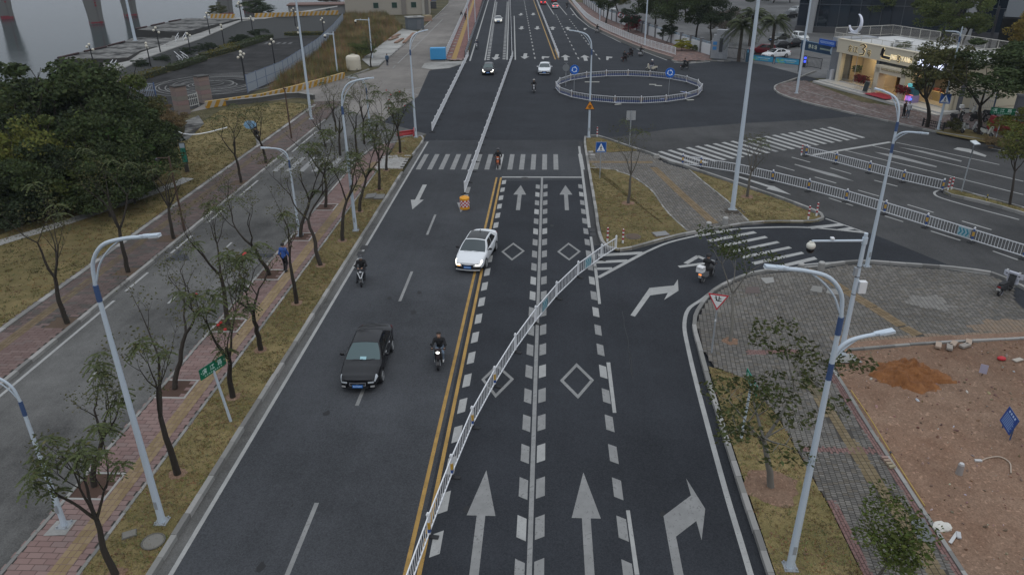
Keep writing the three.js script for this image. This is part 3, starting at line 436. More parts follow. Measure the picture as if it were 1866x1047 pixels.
{ // heap of orange earth
  const c = G(1652, 688), g = new THREE.CircleGeometry(1, 48, 0, 6.2832), rings = 22, P = [], I = []; const q = rng(4);
  for (let i = 0; i <= rings; i++) for (let k = 0; k < 64; k++) { const r = i / rings, a = k / 64 * 6.2832, e = 1 + .5 * (vn(Math.cos(a) * 2.6 + 5, Math.sin(a) * 2.6 + 5) - .5) + .3 * (vn(Math.cos(a) * 8 + 5, Math.sin(a) * 8 + 5) - .5), x = Math.cos(a) * r * 1.8 * e, z = Math.sin(a) * r * 1.3 * e; P.push(x, .45 * Math.pow(1 - r * r, 1.15) * (.45 + 1.2 * vn(x * 2.1 + 9, z * 2.1)) + .26 * (vn(x * 7, z * 7) - .5) * (1.1 - r * .6) + .07 * (vn(x * 21, z * 21) - .5) - .025, z); }
  for (let i = 0; i < rings; i++) for (let k = 0; k < 64; k++) { const a = i * 64 + k, b = i * 64 + (k + 1) % 64; I.push(a, b, a + 64, b, b + 64, a + 64); }
  const h = new THREE.BufferGeometry(); h.setAttribute('position', new THREE.Float32BufferAttribute(P, 3)); h.setAttribute('uv', new THREE.Float32BufferAttribute(P.filter((_, i) => i % 3 !== 1), 2)); h.setIndex(I); h.computeVertexNormals();
  const t = tex(256, 1.5, (u, v, n) => { const a = n(9) * .5 + n(40, 1) * .5; return mixc([.14, .055, .02], [.27, .115, .04], a); });
  const m = part(scene, 'soil_heap', h, new THREE.MeshStandardMaterial({ map: t, roughness: 1, side: THREE.DoubleSide })); m.position.set(c.x, .1, c.z); tag(m, 'low heap of loose orange soil on the bare plot', 'soil heap');
}
// the pavement in front of the shop and the one below the long white wall
const shopPav = [...sideK.slice(0, 6), ...QX('E 1861,1045'), [62, -38], [66, -40], ...QX('E 1861,790 1350,800 720,720 320,568 225,575 140,590', WH)];
kerb(smooth([...QX('E 390,505 220,570'), ...sideK.slice(0, 6), ...QX('E 1861,1045'), [62, -38]], 5), { h: .18, w: .2 });
{ const g = struct('pavement'), rC = [[.15, .1, .09], [.13, .1, .092], [.17, .13, .12], [.12, .085, .078], [.2, .17, .16]]; bed(g, shopPav); lay(g, 'paver', shopPav, .22, .44, -1.28, rC.map(c => M(...c, .9)), rC, { parts: 60, rough: .008 });
  const cl = smooth(QX('E 150,600 400,665 700,755 960,830', WH)); kerb(cl, { w: .12, h: .155, L: 1.2 });
  sheet('lawn', QX('E 1230,915 1440,905 1861,1010 1861,1045 1560,1000 1250,940', WH + .01), WH + .012, GM.grass, { cell: 2 }); }
const northPav = [...QX('P 1294,111 1230,112 1224,110'), ...[...PR].reverse().slice(1), [10.1, -236.6], [13.7, -189.7], [22.6, -142.3], [26.6, -127]];
{ const g = struct('pavement'), rC = [[.2, .12, .1], [.16, .1, .088], [.24, .155, .13], [.15, .11, .1]]; bed(g, northPav); lay(g, 'paver', northPav, .3, .6, -1.05, rC.map(c => M(...c, .9)), rC, { parts: 20 }); }
kerb(smooth(QX('D 870,428 890,437 1000,445 1140,432 1300,437')), { h: .18 });
// median at the far right of the side street
{ const P = smooth([...QX('E2 1290,500 1300,488 1345,488 1500,530 1861,630'), [41, -38], [40.6, -36.4], ...QX('E2 1861,668 1740,630 1500,568 1320,528 1290,500')], 3); kerb(P, { h: .22, L: .9 }); lawn(P, 55, { seed: 51, a: [.07, .085, .02], b: [.19, .15, .05] }); }
// ---------- street lamps, masts, signs, fences, bollards ----------
const galv = M(.52, .59, .66, .4), blueB = M(.05, .09, .2, .5), lens = M(.75, .78, .8, .15), dkMetal = M(.035, .035, .04, .5), greyPole = M(.3, .32, .34, .5), white = M(.72, .73, .74, .5), black = M(.015, .015, .017, .7), rust = M(.09, .055, .04, .9), redP = M(.33, .025, .03, .6);
// a curved arm with its brace, reaching dx, dz from a pole at height h and carrying a lamp head
function lampArm(t, h, dx, dz, rise, r = .055) {
  const L = Math.hypot(dx, dz), ux = dx / L, uz = dz / L, p = (f, y) => V(ux * L * f, y, uz * L * f);
  part(t, 'arm', tube([V(0, h, 0), p(.06, h + rise * .5), p(.25, h + rise * .85), p(.55, h + rise), p(.86, h + rise * 1.06)], r, 8, 20), galv);
  part(t, 'brace', tube([p(.03, h + .12), p(.14, h + rise * .45), p(.33, h + rise * .78), p(.5, h + rise * .97)], r * .5, 6, 12), galv);
  const g = mg([box(.24, .07, .56, 0, .02, .3), box(.17, .07, .3, 0, .04, .05), cyl(.06, .07, .2, 0, .02, -.1, 8, 'z')]), e = box(.21, .03, .42, 0, -.04, .38);
  const q = p(.84, h + rise * 1.06), a = Math.atan2(ux, uz);
  const hd = part(t, 'lamp_head', g, galv); hd.position.copy(q); hd.scale.setScalar(.78); hd.rotation.set(-.14, a, 0, 'YXZ'); part(hd, 'lamp_lens', e, lens);
}
function lamp(name, p, H, arms, label, group) {
  const t = thing(name, label, 'street lamp', p, 0, group), top = Math.max(...arms.map(a => a[0]));
  part(t, 'pole', mg([cyl(H > 7 ? .062 : .052, H > 7 ? .125 : .095, top, 0, top / 2, 0, 14)]), galv); part(t, 'base_plate', mg([box(.42, .03, .42, 0, .015, 0), cyl(.03, .03, .09, .16, .06, .16, 6), cyl(.03, .03, .09, -.16, .06, -.16, 6), cyl(.03, .03, .09, .16, .06, -.16, 6), cyl(.03, .03, .09, -.16, .06, .16, 6)]), greyPole);
  part(t, 'access_door', box(.1, .32, .02, 0, .8, .115), greyPole);
  for (const [h, dx, dz, rise] of arms) { part(t, 'blue_collar', cyl(H > 7 ? .076 : .062, H > 7 ? .08 : .066, .52, 0, h - .26, 0, 14), blueB); lampArm(t, h, dx, dz, rise, H > 7 ? .058 : .045); }
  return t;
}
const LG = 'street lamps';
lamp('street_lamp', G(295, 950, WH), 10, [[8.95, 2.3, .2, 1.5]], 'tall white street lamp on the grass verge nearest the camera, arm over the road', LG);
lamp('street_lamp', G(117, 957, WH), 6, [[5.05, -1.3, .35, 1.05]], 'short white street lamp on a concrete pad at the near end of the red pavement', LG);
lamp('street_lamp', G(648, 420, WH), 10, [[8.4, 2.1, .1, 1.6]], 'tall white street lamp in the middle of the grass verge among trees', LG);
lamp('street_lamp', G(546, 429, WH), 6, [[5.2, -1.3, .4, .8]], 'short white street lamp beside the fifth tree pit, arm over the service road', LG);
lamp('street_lamp', G(758, 250, WH), 10, [[8.4, 1.5, -1, 1.5]], 'white street lamp on the tip of the verge above the red barrier', LG);
lamp('street_lamp', G(1073, 250, WH), 10, [[8.35, -2.0, -.4, 1.5]], 'white street lamp on the island tip carrying the yellow warning triangle', LG);
lamp('street_lamp', G(1440, 1033, WH), 10, [[8.85, -2.1, .15, 1.35], [7.45, 1.35, -.25, .75]], 'tall double-armed white street lamp on the grass beside the brick plaza', LG);
lamp('street_lamp', G(1580, 485, WH), 10, [[8.6, -.9, -1.1, 1.4], [7.4, .9, 1.3, .8]], 'tall double-armed white street lamp at the top edge of the brick plaza', LG);
lamp('street_lamp', G(676, 256, WH), 6, [[5.1, -1.3, .3, .9]], 'short white street lamp at the far end of the red pavement behind bare trees', LG);
lamp('street_lamp', G(1710, 236, WH), 9, [[8.9, -1.6, .6, .5]], 'white street lamp with a blue crossing sign by the parked scooters', LG);
part(scene.children[scene.children.length - 1], 'pole_tip', cyl(.04, .05, 1, 0, 9.3, 0, 8), galv);
{ const p = sheetGeo(QX('A4 265,795 360,790 305,862 200,865', WH), WH + .016, 1, .1); part(scene, 'concrete_pad', p, concP).userData.kind = 'structure'; }
function mast(px, py, H, r, label, name = 'lamp_mast') { const t = thing(name, label, 'lamp mast', G(px, py, WH), 0); part(t, 'pole', cyl(r * .5, r, H, 0, H / 2, 0, 16), galv); part(t, 'base_plate', cyl(r * 1.9, r * 1.9, .05, 0, .025, 0, 16), greyPole); const top = part(t, 'lamp_ring', new THREE.TorusGeometry(.8, .05, 6, 20).rotateX(Math.PI / 2).translate(0, H - .3, 0), galv); for (let k = 0; k < 4; k++) { const a = k * 1.571; part(top, 'floodlight', box(.4, .2, .3, Math.cos(a) * .9, H - .4, Math.sin(a) * .9, -a), galv); } return t; }
mast(1335, 382, 20, .17, 'tall white lamp mast standing on broken pavers of the island');
mast(567, 217, 18, .15, 'tall white lamp mast on the brown pavement near the striped barrier');
mast(1452, 170, 18, .15, 'tall white lamp mast at the corner of the shop pavement');
mast(1175, 82, 18, .14, 'tall white lamp mast behind the white parapet railing, nearer one');
mast(1093, 36, 18, .13, 'tall white lamp mast behind the white parapet railing, farther one');
{ const t = mast(246, 74, 14, .28, 'thick white mast on the river terrace edge', 'river_mast'); t.position.copy(G(246, 74, 1.2)); part(t, 'camera', box(.5, .3, .4, -.9, 8, 0), white); }
for (const [s, i] of [['854,77', 0], ['866,41', 1]]) { const t = thing('ramp_pole', ['slim white pole on the red ramp pavement, lower one', 'slim white pole on the red ramp pavement, upper one'][i], 'pole', Q('P ' + s, .2)[0]); part(t, 'pole', cyl(.05, .09, 9, 0, 4.5, 0, 8), galv); part(t, 'base_plate', box(.4, .04, .4, 0, .02, 0), greyPole); }
{ // broken pavers and soil round the foot of the mast
  const c = G(1335, 386, WH), t = thing('paver_rubble', 'broken pavers and soil round the foot of the tall mast', 'rubble', c); for (let k = 0; k < 14; k++) { const a = R() * 6.28, r = .35 + R() * .5; part(t, 'paver', box(.2, .05, .1, Math.cos(a) * r * 1.3, .03, Math.sin(a) * r, R() * 3, R() * .5), gryM[k % 5]); } part(t, 'soil', ball(.45, 0, 0, 0, 12, 1.3, .14, .9), M(.05, .04, .03, 1)); }
// camera masts
function domeCam(t, x, y, z) { const c = part(t, 'dome_camera', mg([cyl(.1, .13, .14, x, y - .1, z), ball(.2, x, y - .22, z, 12, 1, .9, 1)]), M(.7, .68, .6, .4)); part(c, 'dome_window', ball(.175, x, y - .4, z, 12), M(.01, .01, .012, .1)); }
function camMast(p, H, dx, dz, label, box2) { const t = thing('camera_mast', label, 'camera mast', p), L = Math.hypot(dx, dz); part(t, 'pole', cyl(.085, .12, H, 0, H / 2, 0, 12), galv); part(t, 'base_plate', box(.5, .03, .5, 0, .015, 0), greyPole); part(t, 'arm', mg([rod(V(0, H - .35, 0), V(dx, H - .3, dz), .06, .05, 8), cyl(.12, .12, .3, 0, H - .35, 0, 10)]), galv); domeCam(t, dx, H - .3, dz); part(t, 'lamp', box(.14, .07, .2, dx * .62, H - .2, dz * .62), white); if (box2) { part(t, 'control_box', box(.32, .55, .26, .28, H * .58, .05), white); for (const f of [.52, .66, .74]) part(t, 'strap', cyl(.112, .112, .03, 0, H * f, 0, 12), dkMetal); part(t, 'junction_box', box(.14, .4, .16, -.12, H * .7, 0), greyPole); } return t; }
camMast(G(1533, 645, WH), 6.1, -2.35, .2, 'white camera mast with a control box at the plaza corner', true);
{ const c = G(1537, 652, WH), s = part(scene, 'concrete_pad', flat([[c.x - .5, c.z - .4], [c.x + .55, c.z - .4], [c.x + .75, c.z + .4], [c.x - .5, c.z + .45]], WH + .016), concP); s.userData.kind = 'structure'; }
camMast(G(615, 135, 0), 6, -1.2, .2, 'white camera mast beside the cream water tank'); camMast(G(678, 106, 0), 6.4, -2.3, -.3, 'white camera mast behind the bare tree by the kerb');
{ const t = thing('camera_post', 'dark post with a small camera arm beside the brown pavement', 'post', G(336, 420, WH)); part(t, 'pole', cyl(.06, .08, 5.2, 0, 2.6, 0, 8), rust); part(t, 'arm', rod(V(0, 5.1, 0), V(-.8, 5.1, 0), .03), rust); part(t, 'camera', box(.16, .16, .3, -.8, 5, 0), dkMetal); const u = thing('camera_post', 'dark bare post near the bend of the brown pavement', 'post', G(531, 252, WH)); part(u, 'pole', cyl(.06, .09, 4.9, 0, 2.45, 0, 8), rust); part(u, 'cap', box(.3, .1, .16, 0, 4.9, 0), rust); }
// ---- signs ----
const signMat = (w, h, draw) => new THREE.MeshStandardMaterial({ map: print(w, h, draw), roughness: .45, side: THREE.DoubleSide });
const facing = (p, k = 0) => Math.atan2(camera.position.x - p.x, camera.position.z - p.z) + k;
const tri = (g, w, h, m, up = 1) => { g.beginPath(); g.moveTo(w / 2, up > 0 ? m : h - m * 1); g.lineTo(w - m, up > 0 ? h - m : m); g.lineTo(m, up > 0 ? h - m : m); g.closePath(); };
function board(w, h, mat, back = greyPole) { const g = new THREE.PlaneGeometry(w, h); g.translate(0, 0, .017); return [box(w, h, .03), g]; }
function signPlate(t, name, w, h, y, mat, z = .06, turn = 0, backM = greyPole) { const f = part(t, name, box(w, h, .03, 0, 0, 0), backM); f.position.set(0, y, z); f.rotation.y = turn; const g = new THREE.PlaneGeometry(w, h); const q = part(f, 'printed_face', g, mat); q.position.z = .018; return f; }
const crossM = signMat(128, 128, (g, w, h) => {
  g.fillStyle = '#0e4f9e'; g.fillRect(0, 0, w, h); g.strokeStyle = '#d8e2ee'; g.lineWidth = 2; g.strokeRect(4, 4, w - 8, h - 8); g.fillStyle = '#e8ecf0'; tri(g, w, h, 14); g.fill(); g.fillStyle = '#111'; g.beginPath(); g.arc(64, 52, 6, 0, 7); g.fill();
  g.strokeStyle = '#111'; g.lineWidth = 7; g.beginPath(); g.moveTo(64, 58); g.lineTo(63, 80); g.lineTo(52, 102); g.moveTo(63, 80); g.lineTo(76, 101); g.moveTo(64, 64); g.lineTo(50, 76); g.moveTo(64, 64); g.lineTo(78, 74); g.stroke(); g.lineWidth = 4; for (let k = 0; k < 5; k++) { g.beginPath(); g.moveTo(32 + k * 14, 110); g.lineTo(38 + k * 14, 100); g.stroke(); }
});
{ const t = thing('crossing_sign', 'blue square pedestrian crossing sign on a post in the island grass', 'road sign', G(1093, 325, WH), 0); part(t, 'post', cyl(.035, .035, 3.1, 0, 1.55, 0, 8), greyPole); signPlate(t, 'sign_plate', .85, .85, 2.62, crossM); }
{ const p = G(1710, 236, WH), t = thing('crossing_sign', 'blue square pedestrian crossing sign strapped to the lamp by the scooters', 'road sign', p, facing(p)); signPlate(t, 'sign_plate', .95, .95, 3.1, crossM, .18); part(t, 'bracket', box(.3, .06, .16, 0, 3.1, .1), greyPole); }
{ const t = thing('warning_sign', 'yellow triangular warning sign with a black edge fixed to the island lamp', 'road sign', G(1073, 250, WH)), s = new THREE.Shape(); const f = (k) => [[0, .48], [.46, -.32], [-.46, -.32]].map(a => [a[0] * k, a[1] * k]); const mk = (k, z, d) => { const q = new THREE.Shape(f(k).map(a => new THREE.Vector2(...a))); const g = new THREE.ExtrudeGeometry(q, { depth: d, bevelEnabled: false }); g.translate(0, 3.1, z); return g; };
  part(t, 'sign_edge', mk(1.12, .13, .02), black); const pl = part(t, 'sign_plate', mk(.93, .152, .008), M(.75, .27, .02, .5)); part(pl, 'symbol', mg([new THREE.TorusGeometry(.12, .03, 6, 16).translate(0, 3.03, .165), cyl(.05, .05, .02, 0, 3.03, .165, 10, 'z'), box(.03, .16, .012, .13, 3.1, .166)]), black); part(t, 'bracket', box(.26, .05, .12, 0, 3.05, .08), greyPole); }
{ const p = G(1297, 642, WH), t = thing('give_way_sign', 'red-edged white triangle sign on a grey post at the plaza corner', 'road sign', p, facing(p, -.05)); part(t, 'post', cyl(.04, .04, 2.9, 0, 1.45, 0, 10), greyPole); part(t, 'post_band', cyl(.043, .043, .12, 0, 1.75, 0, 10), white);
  const q = new THREE.Shape([[-.46, .38], [.46, .38], [0, -.42]].map(a => new THREE.Vector2(...a))), g = new THREE.ExtrudeGeometry(q, { depth: .025, bevelEnabled: false }); g.translate(0, 2.72, .05); part(t, 'sign_edge', g, M(.55, .02, .035, .4));
  const q2 = new THREE.ShapeGeometry(new THREE.Shape([[-.37, .325], [.37, .325], [0, -.315]].map(a => new THREE.Vector2(...a)))); const uv = q2.attributes.uv; for (let i = 0; i < uv.count; i++) uv.setXY(i, (q2.attributes.position.getX(i) + .46) / .92, (q2.attributes.position.getY(i) + .42) / .84);
  const m = part(t, 'sign_plate', q2, signMat(128, 128, (g, w, h) => { g.fillStyle = '#e6e7e6'; g.fillRect(0, 0, w, h); glyphs(g, '让', 44, 17, 42, 6, '#0a0a0a'); })); m.position.set(0, 2.72, .078); }
{ const t = thing('traffic_sign', 'grey back of a square traffic sign on the far island edge', 'road sign', G(1147, 268, WH)); part(t, 'post', cyl(.045, .045, 3.4, 0, 1.7, 0, 8), greyPole); part(t, 'sign_plate', mg([box(.85, .85, .03, 0, 2.95, -.07), box(.05, .05, .1, 0, 3.15, -.03), box(.05, .05, .1, 0, 2.75, -.03)]), M(.35, .36, .37, .5)); }
{ const t = thing('traffic_sign', 'grey back of a round sign at the left end of the fenced circle', 'road sign', G(1031, 157)); part(t, 'post', cyl(.035, .035, 3, 0, 1.5, 0, 8), greyPole); part(t, 'sign_plate', mg([cyl(.45, .45, .03, 0, 2.4, 0, 20, 'z'), box(.05, .9, .04, 0, 2.4, .02), box(.5, .05, .03, 0, 3, 0)]), M(.2, .21, .22, .6)); }
const roundM = signMat(128, 128, (g, w) => { g.fillStyle = '#0b62c4'; g.fillRect(0, 0, w, w); g.strokeStyle = '#eef3f8'; g.lineWidth = 9; for (let k = 0; k < 3; k++) { const a = k * 2.094 - 1.3; g.beginPath(); g.arc(64, 64, 32, a, a + 1.45); g.stroke(); g.save(); g.translate(64 + 32 * Math.cos(a), 64 + 32 * Math.sin(a)); g.rotate(a); g.fillStyle = '#eef3f8'; g.beginPath(); g.moveTo(-15, 2); g.lineTo(15, 2); g.lineTo(0, -16); g.fill(); g.restore(); } });
for (const [s, l] of [['1046,169', 'round blue roundabout sign at the left of the fenced circle'], ['1218,176', 'round blue roundabout sign at the right of the fenced circle']]) { const p = Q('P ' + s)[0], t = thing('roundabout_sign', l, 'road sign', p, facing(p), 'roundabout signs'); part(t, 'post', cyl(.03, .03, 3.2, 0, 1.6, 0, 8), greyPole); const g = new THREE.CircleGeometry(.58, 28); const pl = part(t, 'sign_plate', cyl(.58, .58, .03, 0, 2.9, .05, 28, 'z'), greyPole); part(pl, 'printed_face', g.translate(0, 2.9, .068), roundM); }
{ const p = G(1130, 52, WH), t = thing('speed_sign', 'round red-rimmed sign on a post by the white compound wall', 'road sign', p, facing(p)); part(t, 'post', cyl(.04, .04, 3, 0, 1.5, 0, 8), greyPole); const r = part(t, 'sign_rim', cyl(.62, .62, .04, 0, 2.7, .05, 24, 'z'), M(.5, .02, .04, .5)); part(r, 'printed_face', new THREE.CircleGeometry(.48, 24).translate(0, 2.7, .073), signMat(64, 64, (g, w) => { g.fillStyle = '#e2e4e8'; g.fillRect(0, 0, w, w); g.fillStyle = '#2a3550'; g.fillRect(14, 20, 36, 12); g.fillRect(18, 36, 24, 9); })); }
const greenM = signMat(256, 80, (g, w, h) => { g.fillStyle = '#04694a'; g.fillRect(0, 0, w, h); glyphs(g, '滨江路', 24, 10, 42, 5, '#cfe0d8', 1.8); g.fillStyle = '#b9d2c6'; for (let k = 0; k < 9; k++) g.fillRect(40 + k * 20, 62, 12, 7); g.fillRect(10, 30, 8, 8); g.fillRect(238, 30, 8, 8); });
{ const t = thing('street_name_sign', 'green street name sign on a leaning grey post in the verge', 'street sign', G(420, 767, WH), -.15); const po = part(t, 'post', rod(V(0, 0, 0), V(-.1, 2.6, .25), .06, .05, 10), galv); signPlate(t, 'sign_plate', 1.35, .46, 2.75, greenM, .1, 1.35, M(.01, .13, .09, .5)).position.set(-.1, 2.75, .25); }
{ const t = thing('street_name_sign', 'green street name sign hidden among leaves in the plaza-side grass', 'street sign', G(1351, 797, WH), 0); part(t, 'post', rod(V(0, 0, 0), V(.05, 2.6, .1), .055, .045, 10), galv); signPlate(t, 'sign_plate', 1.3, .42, 2.7, greenM, .1, -1.52, M(.01, .2, .14, .5)).position.set(.05, 2.65, .1); }
{ const p = G(1815, 252, WH), t = thing('street_name_sign', 'green street name sign on a post between the red barriers', 'street sign', p, facing(p)); part(t, 'post', rod(V(0, 0, 0), V(.1, 2.5, 0), .05, .05, 8), galv); signPlate(t, 'sign_plate', 2.0, .62, 2.6, greenM, .08, .12, M(.01, .13, .09, .5)); }
{ const p = G(341, 313, .1), t = thing('guide_post', 'narrow green and white information post on the grassy bank', 'information post', p, .25); part(t, 'post', box(.34, .9, .12, 0, .45, 0), M(.06, .055, .05, .9)); const b = part(t, 'board', box(.46, 1.7, .12, 0, 1.7, 0), M(.03, .04, .045, .6)); part(b, 'printed_face', new THREE.PlaneGeometry(.4, 1.6).translate(0, 1.7, .063), signMat(64, 256, (g, w, h) => { g.fillStyle = '#2f7f6c'; g.fillRect(0, 0, w, h); g.fillStyle = '#aab8c4'; g.fillRect(0, 0, w, 62); g.fillStyle = '#12424a'; g.beginPath(); g.arc(32, 92, 9, 0, 7); g.fill(); g.strokeStyle = '#1d5549'; g.lineWidth = 4; for (const y of [130, 160, 196, 222]) { g.beginPath(); g.moveTo(18, y + 10); g.lineTo(32, y - 8); g.lineTo(46, y + 10); g.stroke(); } })); }
{ const t = thing('notice_board', 'blue notice board on short legs standing on the bare red ground', 'notice board', G(1834, 790, .12), -1.75); part(t, 'leg', box(.04, .5, .04, -.4, .25, 0), blueB); part(t, 'leg', box(.04, .5, .04, .4, .25, 0), blueB); const b = signPlate(t, 'board', 1.0, .72, .62, signMat(160, 120, (g, w, h) => { g.fillStyle = '#143f86'; g.fillRect(0, 0, w, h); g.fillStyle = '#a9bfdc'; for (let k = 0; k < 4; k++) g.fillRect(28 + k * 28, 10, 17, 15); g.fillStyle = '#7f9cc6'; for (let r = 0; r < 7; r++) g.fillRect(14, 36 + r * 11, 110 + (r * 37) % 25, 5); }), .03, 0, blueB); b.rotation.x = -.25; }
{ const t = thing('marker_board', 'small pale marker board stuck in the bare red ground', 'marker', G(1790, 684, .12), -.5); part(t, 'board', box(.3, .42, .02, 0, .34, 0, 0, -.1), M(.35, .33, .42, .6)); part(t, 'stake', box(.04, .3, .03, 0, .1, -.02), rust); }
{ const t = thing('traffic_camera_post', 'grey post with a tilted panel on the grassy median', 'post', G(1752.6, 349, .2)); part(t, 'post', rod(V(0, 0, 0), V(.2, 3.6, -.3), .045, .04, 8), greyPole); part(t, 'panel', box(.5, .05, .55, .25, 3.7, -.3, .3, .3), M(.55, .6, .62, .3)); part(t, 'sign_back', box(.35, .8, .05, .15, 3, -.2, .9), M(.12, .13, .14, .5)); const u = thing('reflector_post', 'short black and yellow reflector stick in the median grass', 'reflector', G(1798, 366, .2)); part(u, 'stick', cyl(.035, .035, .5, 0, .25, 0, 8), M(.4, .3, .05, .6)); part(u, 'band', cyl(.037, .037, .16, 0, .3, 0, 8), black); }
// ---- guard rails on rubber feet ----
const railW = M(.74, .75, .77, .4), rubber = M(.03, .03, .032, .9), postBlue = M(.03, .08, .26, .5), postYel = M(.55, .32, .05, .5), chev = signMat(128, 96, (g, w, h) => { g.fillStyle = '#9fb6bd'; g.fillRect(0, 0, w, h); g.strokeStyle = '#1c7f95'; g.lineWidth = 15; for (let k = 0; k < 3; k++) { g.beginPath(); g.moveTo(14 + k * 40, 10); g.lineTo(38 + k * 40, h / 2); g.lineTo(14 + k * 40, h - 10); g.stroke(); } });
const footG = mg([box(.46, .07, .34, 0, .035, 0), cyl(.09, .17, .1, 0, .1, 0, 8)]), footT = mg([box(.62, .05, .16, 0, .025, 0), cyl(.07, .09, .12, 0, .1, 0, 8)]);
const balG = new THREE.BoxGeometry(.022, 1, .02);
function guard(label, pts, o = {}) { // pts: post positions as Vector3 on the road
  const t = thing(o.name || 'guard_rail', label, 'guard rail', pts[0], 0, o.group), O = pts[0], H = o.h || .98, banded = o.banded;
  const low = .2, hi = H - .1, n = o.n || 15, N = o.loop ? pts.length : pts.length - 1;
  pts.forEach((p, i) => {
    const q = pts[Math.min(pts.length - 1, i + 1)], r0 = pts[Math.max(0, i - 1)], a = Math.atan2(q.x - r0.x, q.z - r0.z), d = p.clone().sub(O);
    const b = part(t, 'post', mg([box(.085, H - .08, .085, 0, .08 + (H - .08) / 2, 0)]), railW); b.position.copy(d); b.rotation.y = a;
    part(b, 'cap', mg([box(.11, .04, .11, 0, H + .01, 0), ball(.05, 0, H + .05, 0, 8)]), railW); part(b, 'foot', banded ? footG : footT, rubber);
    if (banded) { part(b, 'blue_band', mg([box(.1, .2, .1, 0, .35, 0), box(.1, .16, .1, 0, H - .14, 0)]), postBlue); part(b, 'yellow_band', box(.1, .3, .1, 0, .6, 0), postYel); }
    else if (o.low && i >= o.low) part(b, 'blue_band', box(.1, .14, .1, 0, .3, 0), postBlue), part(b, 'yellow_band', box(.1, .28, .1, 0, .52, 0), postYel);
    if (o.plates) part(b, 'reflector_plate', box(.03, .5, .34, 0, .62, 0), M(.13, .085, .055, .7));
  });
  for (let i = 0; i < N; i++) {
    const a = pts[i], b = pts[(i + 1) % pts.length], L = a.distanceTo(b), m = part(t, 'panel', mg([box(.04, .05, L - .09, 0, hi, 0), box(.04, .045, L - .09, 0, low, 0), ...(o.mid ? [box(.045, .05, L - .09, 0, o.mid, 0)] : [])]), railW);
    m.position.copy(a).add(b).multiplyScalar(.5).sub(O); m.rotation.y = Math.atan2(b.x - a.x, b.z - a.z);
    const k = Math.max(2, Math.round(n * L / 3)), len = hi - low, bars = [];
    for (let j = 1; j < k; j++) { const z = -L / 2 + L * j / k; if (o.merge) { bars.push(box(.035, len, .026, 0, low + len / 2, z)); } else { const c = part(m, 'baluster', balG, railW); c.scale.y = len; c.position.set(0, low + len / 2, z); } }
    if (o.merge) part(m, 'baluster_row', mg(bars), railW).userData.kind = 'stuff';
    if (o.blue) part(m, 'blue_strip', box(.012, .22, L - .2, 0, .4, 0), M(.035, .06, .17, .5));
    if (o.signs && o.signs.includes(i)) for (const sd of [-1, 1]) { const f = part(m, 'chevron_plate', box(.012, len * .86, .75, sd * .03, low + len / 2, o.sz || 0), M(.4, .5, .53, .5)); const g = new THREE.PlaneGeometry(.73, len * .84); g.rotateY(sd * Math.PI / 2); g.translate(sd * .0385, low + len / 2, o.sz || 0); part(f, 'printed_face', g, chev); }
  }
  return t;
}
{ const d = Q('C3 1247,930 1147,285 982,408 830,558 683,736 540,938'); d[0] = G(1122, 457); const e = [...d, ...Q('C4 262,165 158,358 62,590'), Q('B4 985,870')[0]]; const l = e[e.length - 1]; e.push(V(l.x - .35, 0, l.z + 3.1), V(l.x - .6, 0, l.z + 6.2)); guard('long white guard rail running diagonally across the bus lanes', e, { signs: [1, 3], sz: .3, low: 6, n: 14 }); }
{ const a = Q('D2 557,315 685,335 940,377 1190,435 1445,500 1710,575'), e = [...a, ...Q('E2 872,660 1165,755 1490,860 1855,975')], l = e[e.length - 1], k = e[e.length - 2]; e.push(l.clone().multiplyScalar(2).sub(k)); guard('white guard rail with blue and yellow banded posts, lower line on the side street', e, { banded: true, signs: [7], sz: .95, n: 15 }); }
guard('white guard rail with banded posts ending at the grassy median', Q('E2 320,250 530,305 765,370 1005,435 1283,500'), { banded: true, n: 15 });
{ const c = [10.35, -97.75], r = 9.35, e = []; for (let k = 0; k < 19; k++) { const a = k / 19 * 6.2832 + .18; e.push(V(c[0] + Math.cos(a) * r, 0, c[1] + Math.sin(a) * r * 1.02)); } guard('ring of white guard rail around the middle of the junction', e, { loop: true, plates: true, blue: true, n: 12, name: 'ring_guard_rail' }); }
const span = (a, b, n) => { const e = []; for (let k = 0; k <= n; k++) e.push(a.clone().lerp(b, k / n)); return e; };
guard('white guard rail between the junction and the grey forecourt, foot by the red barrier', span(V(-11.9, 0, -74.7), V(-13.45, 0, -127.5), 18), { merge: true, n: 12 });
guard('long white guard rail running from the orange drum up the main road', [...span(V(-6.42, 0, -54.6), V(-5.92, 0, -126.3), 24)], { merge: true, n: 12 });
guard('far guard rail along the median beyond the junction, beside the bus track', span(G(933, 104), G(930, 0), 36), { merge: true, n: 8 });
guard('far guard rail beside the yellow line beyond the junction', span(G(1018.5, 107), G(976, -3), 36), { merge: true, n: 8 });
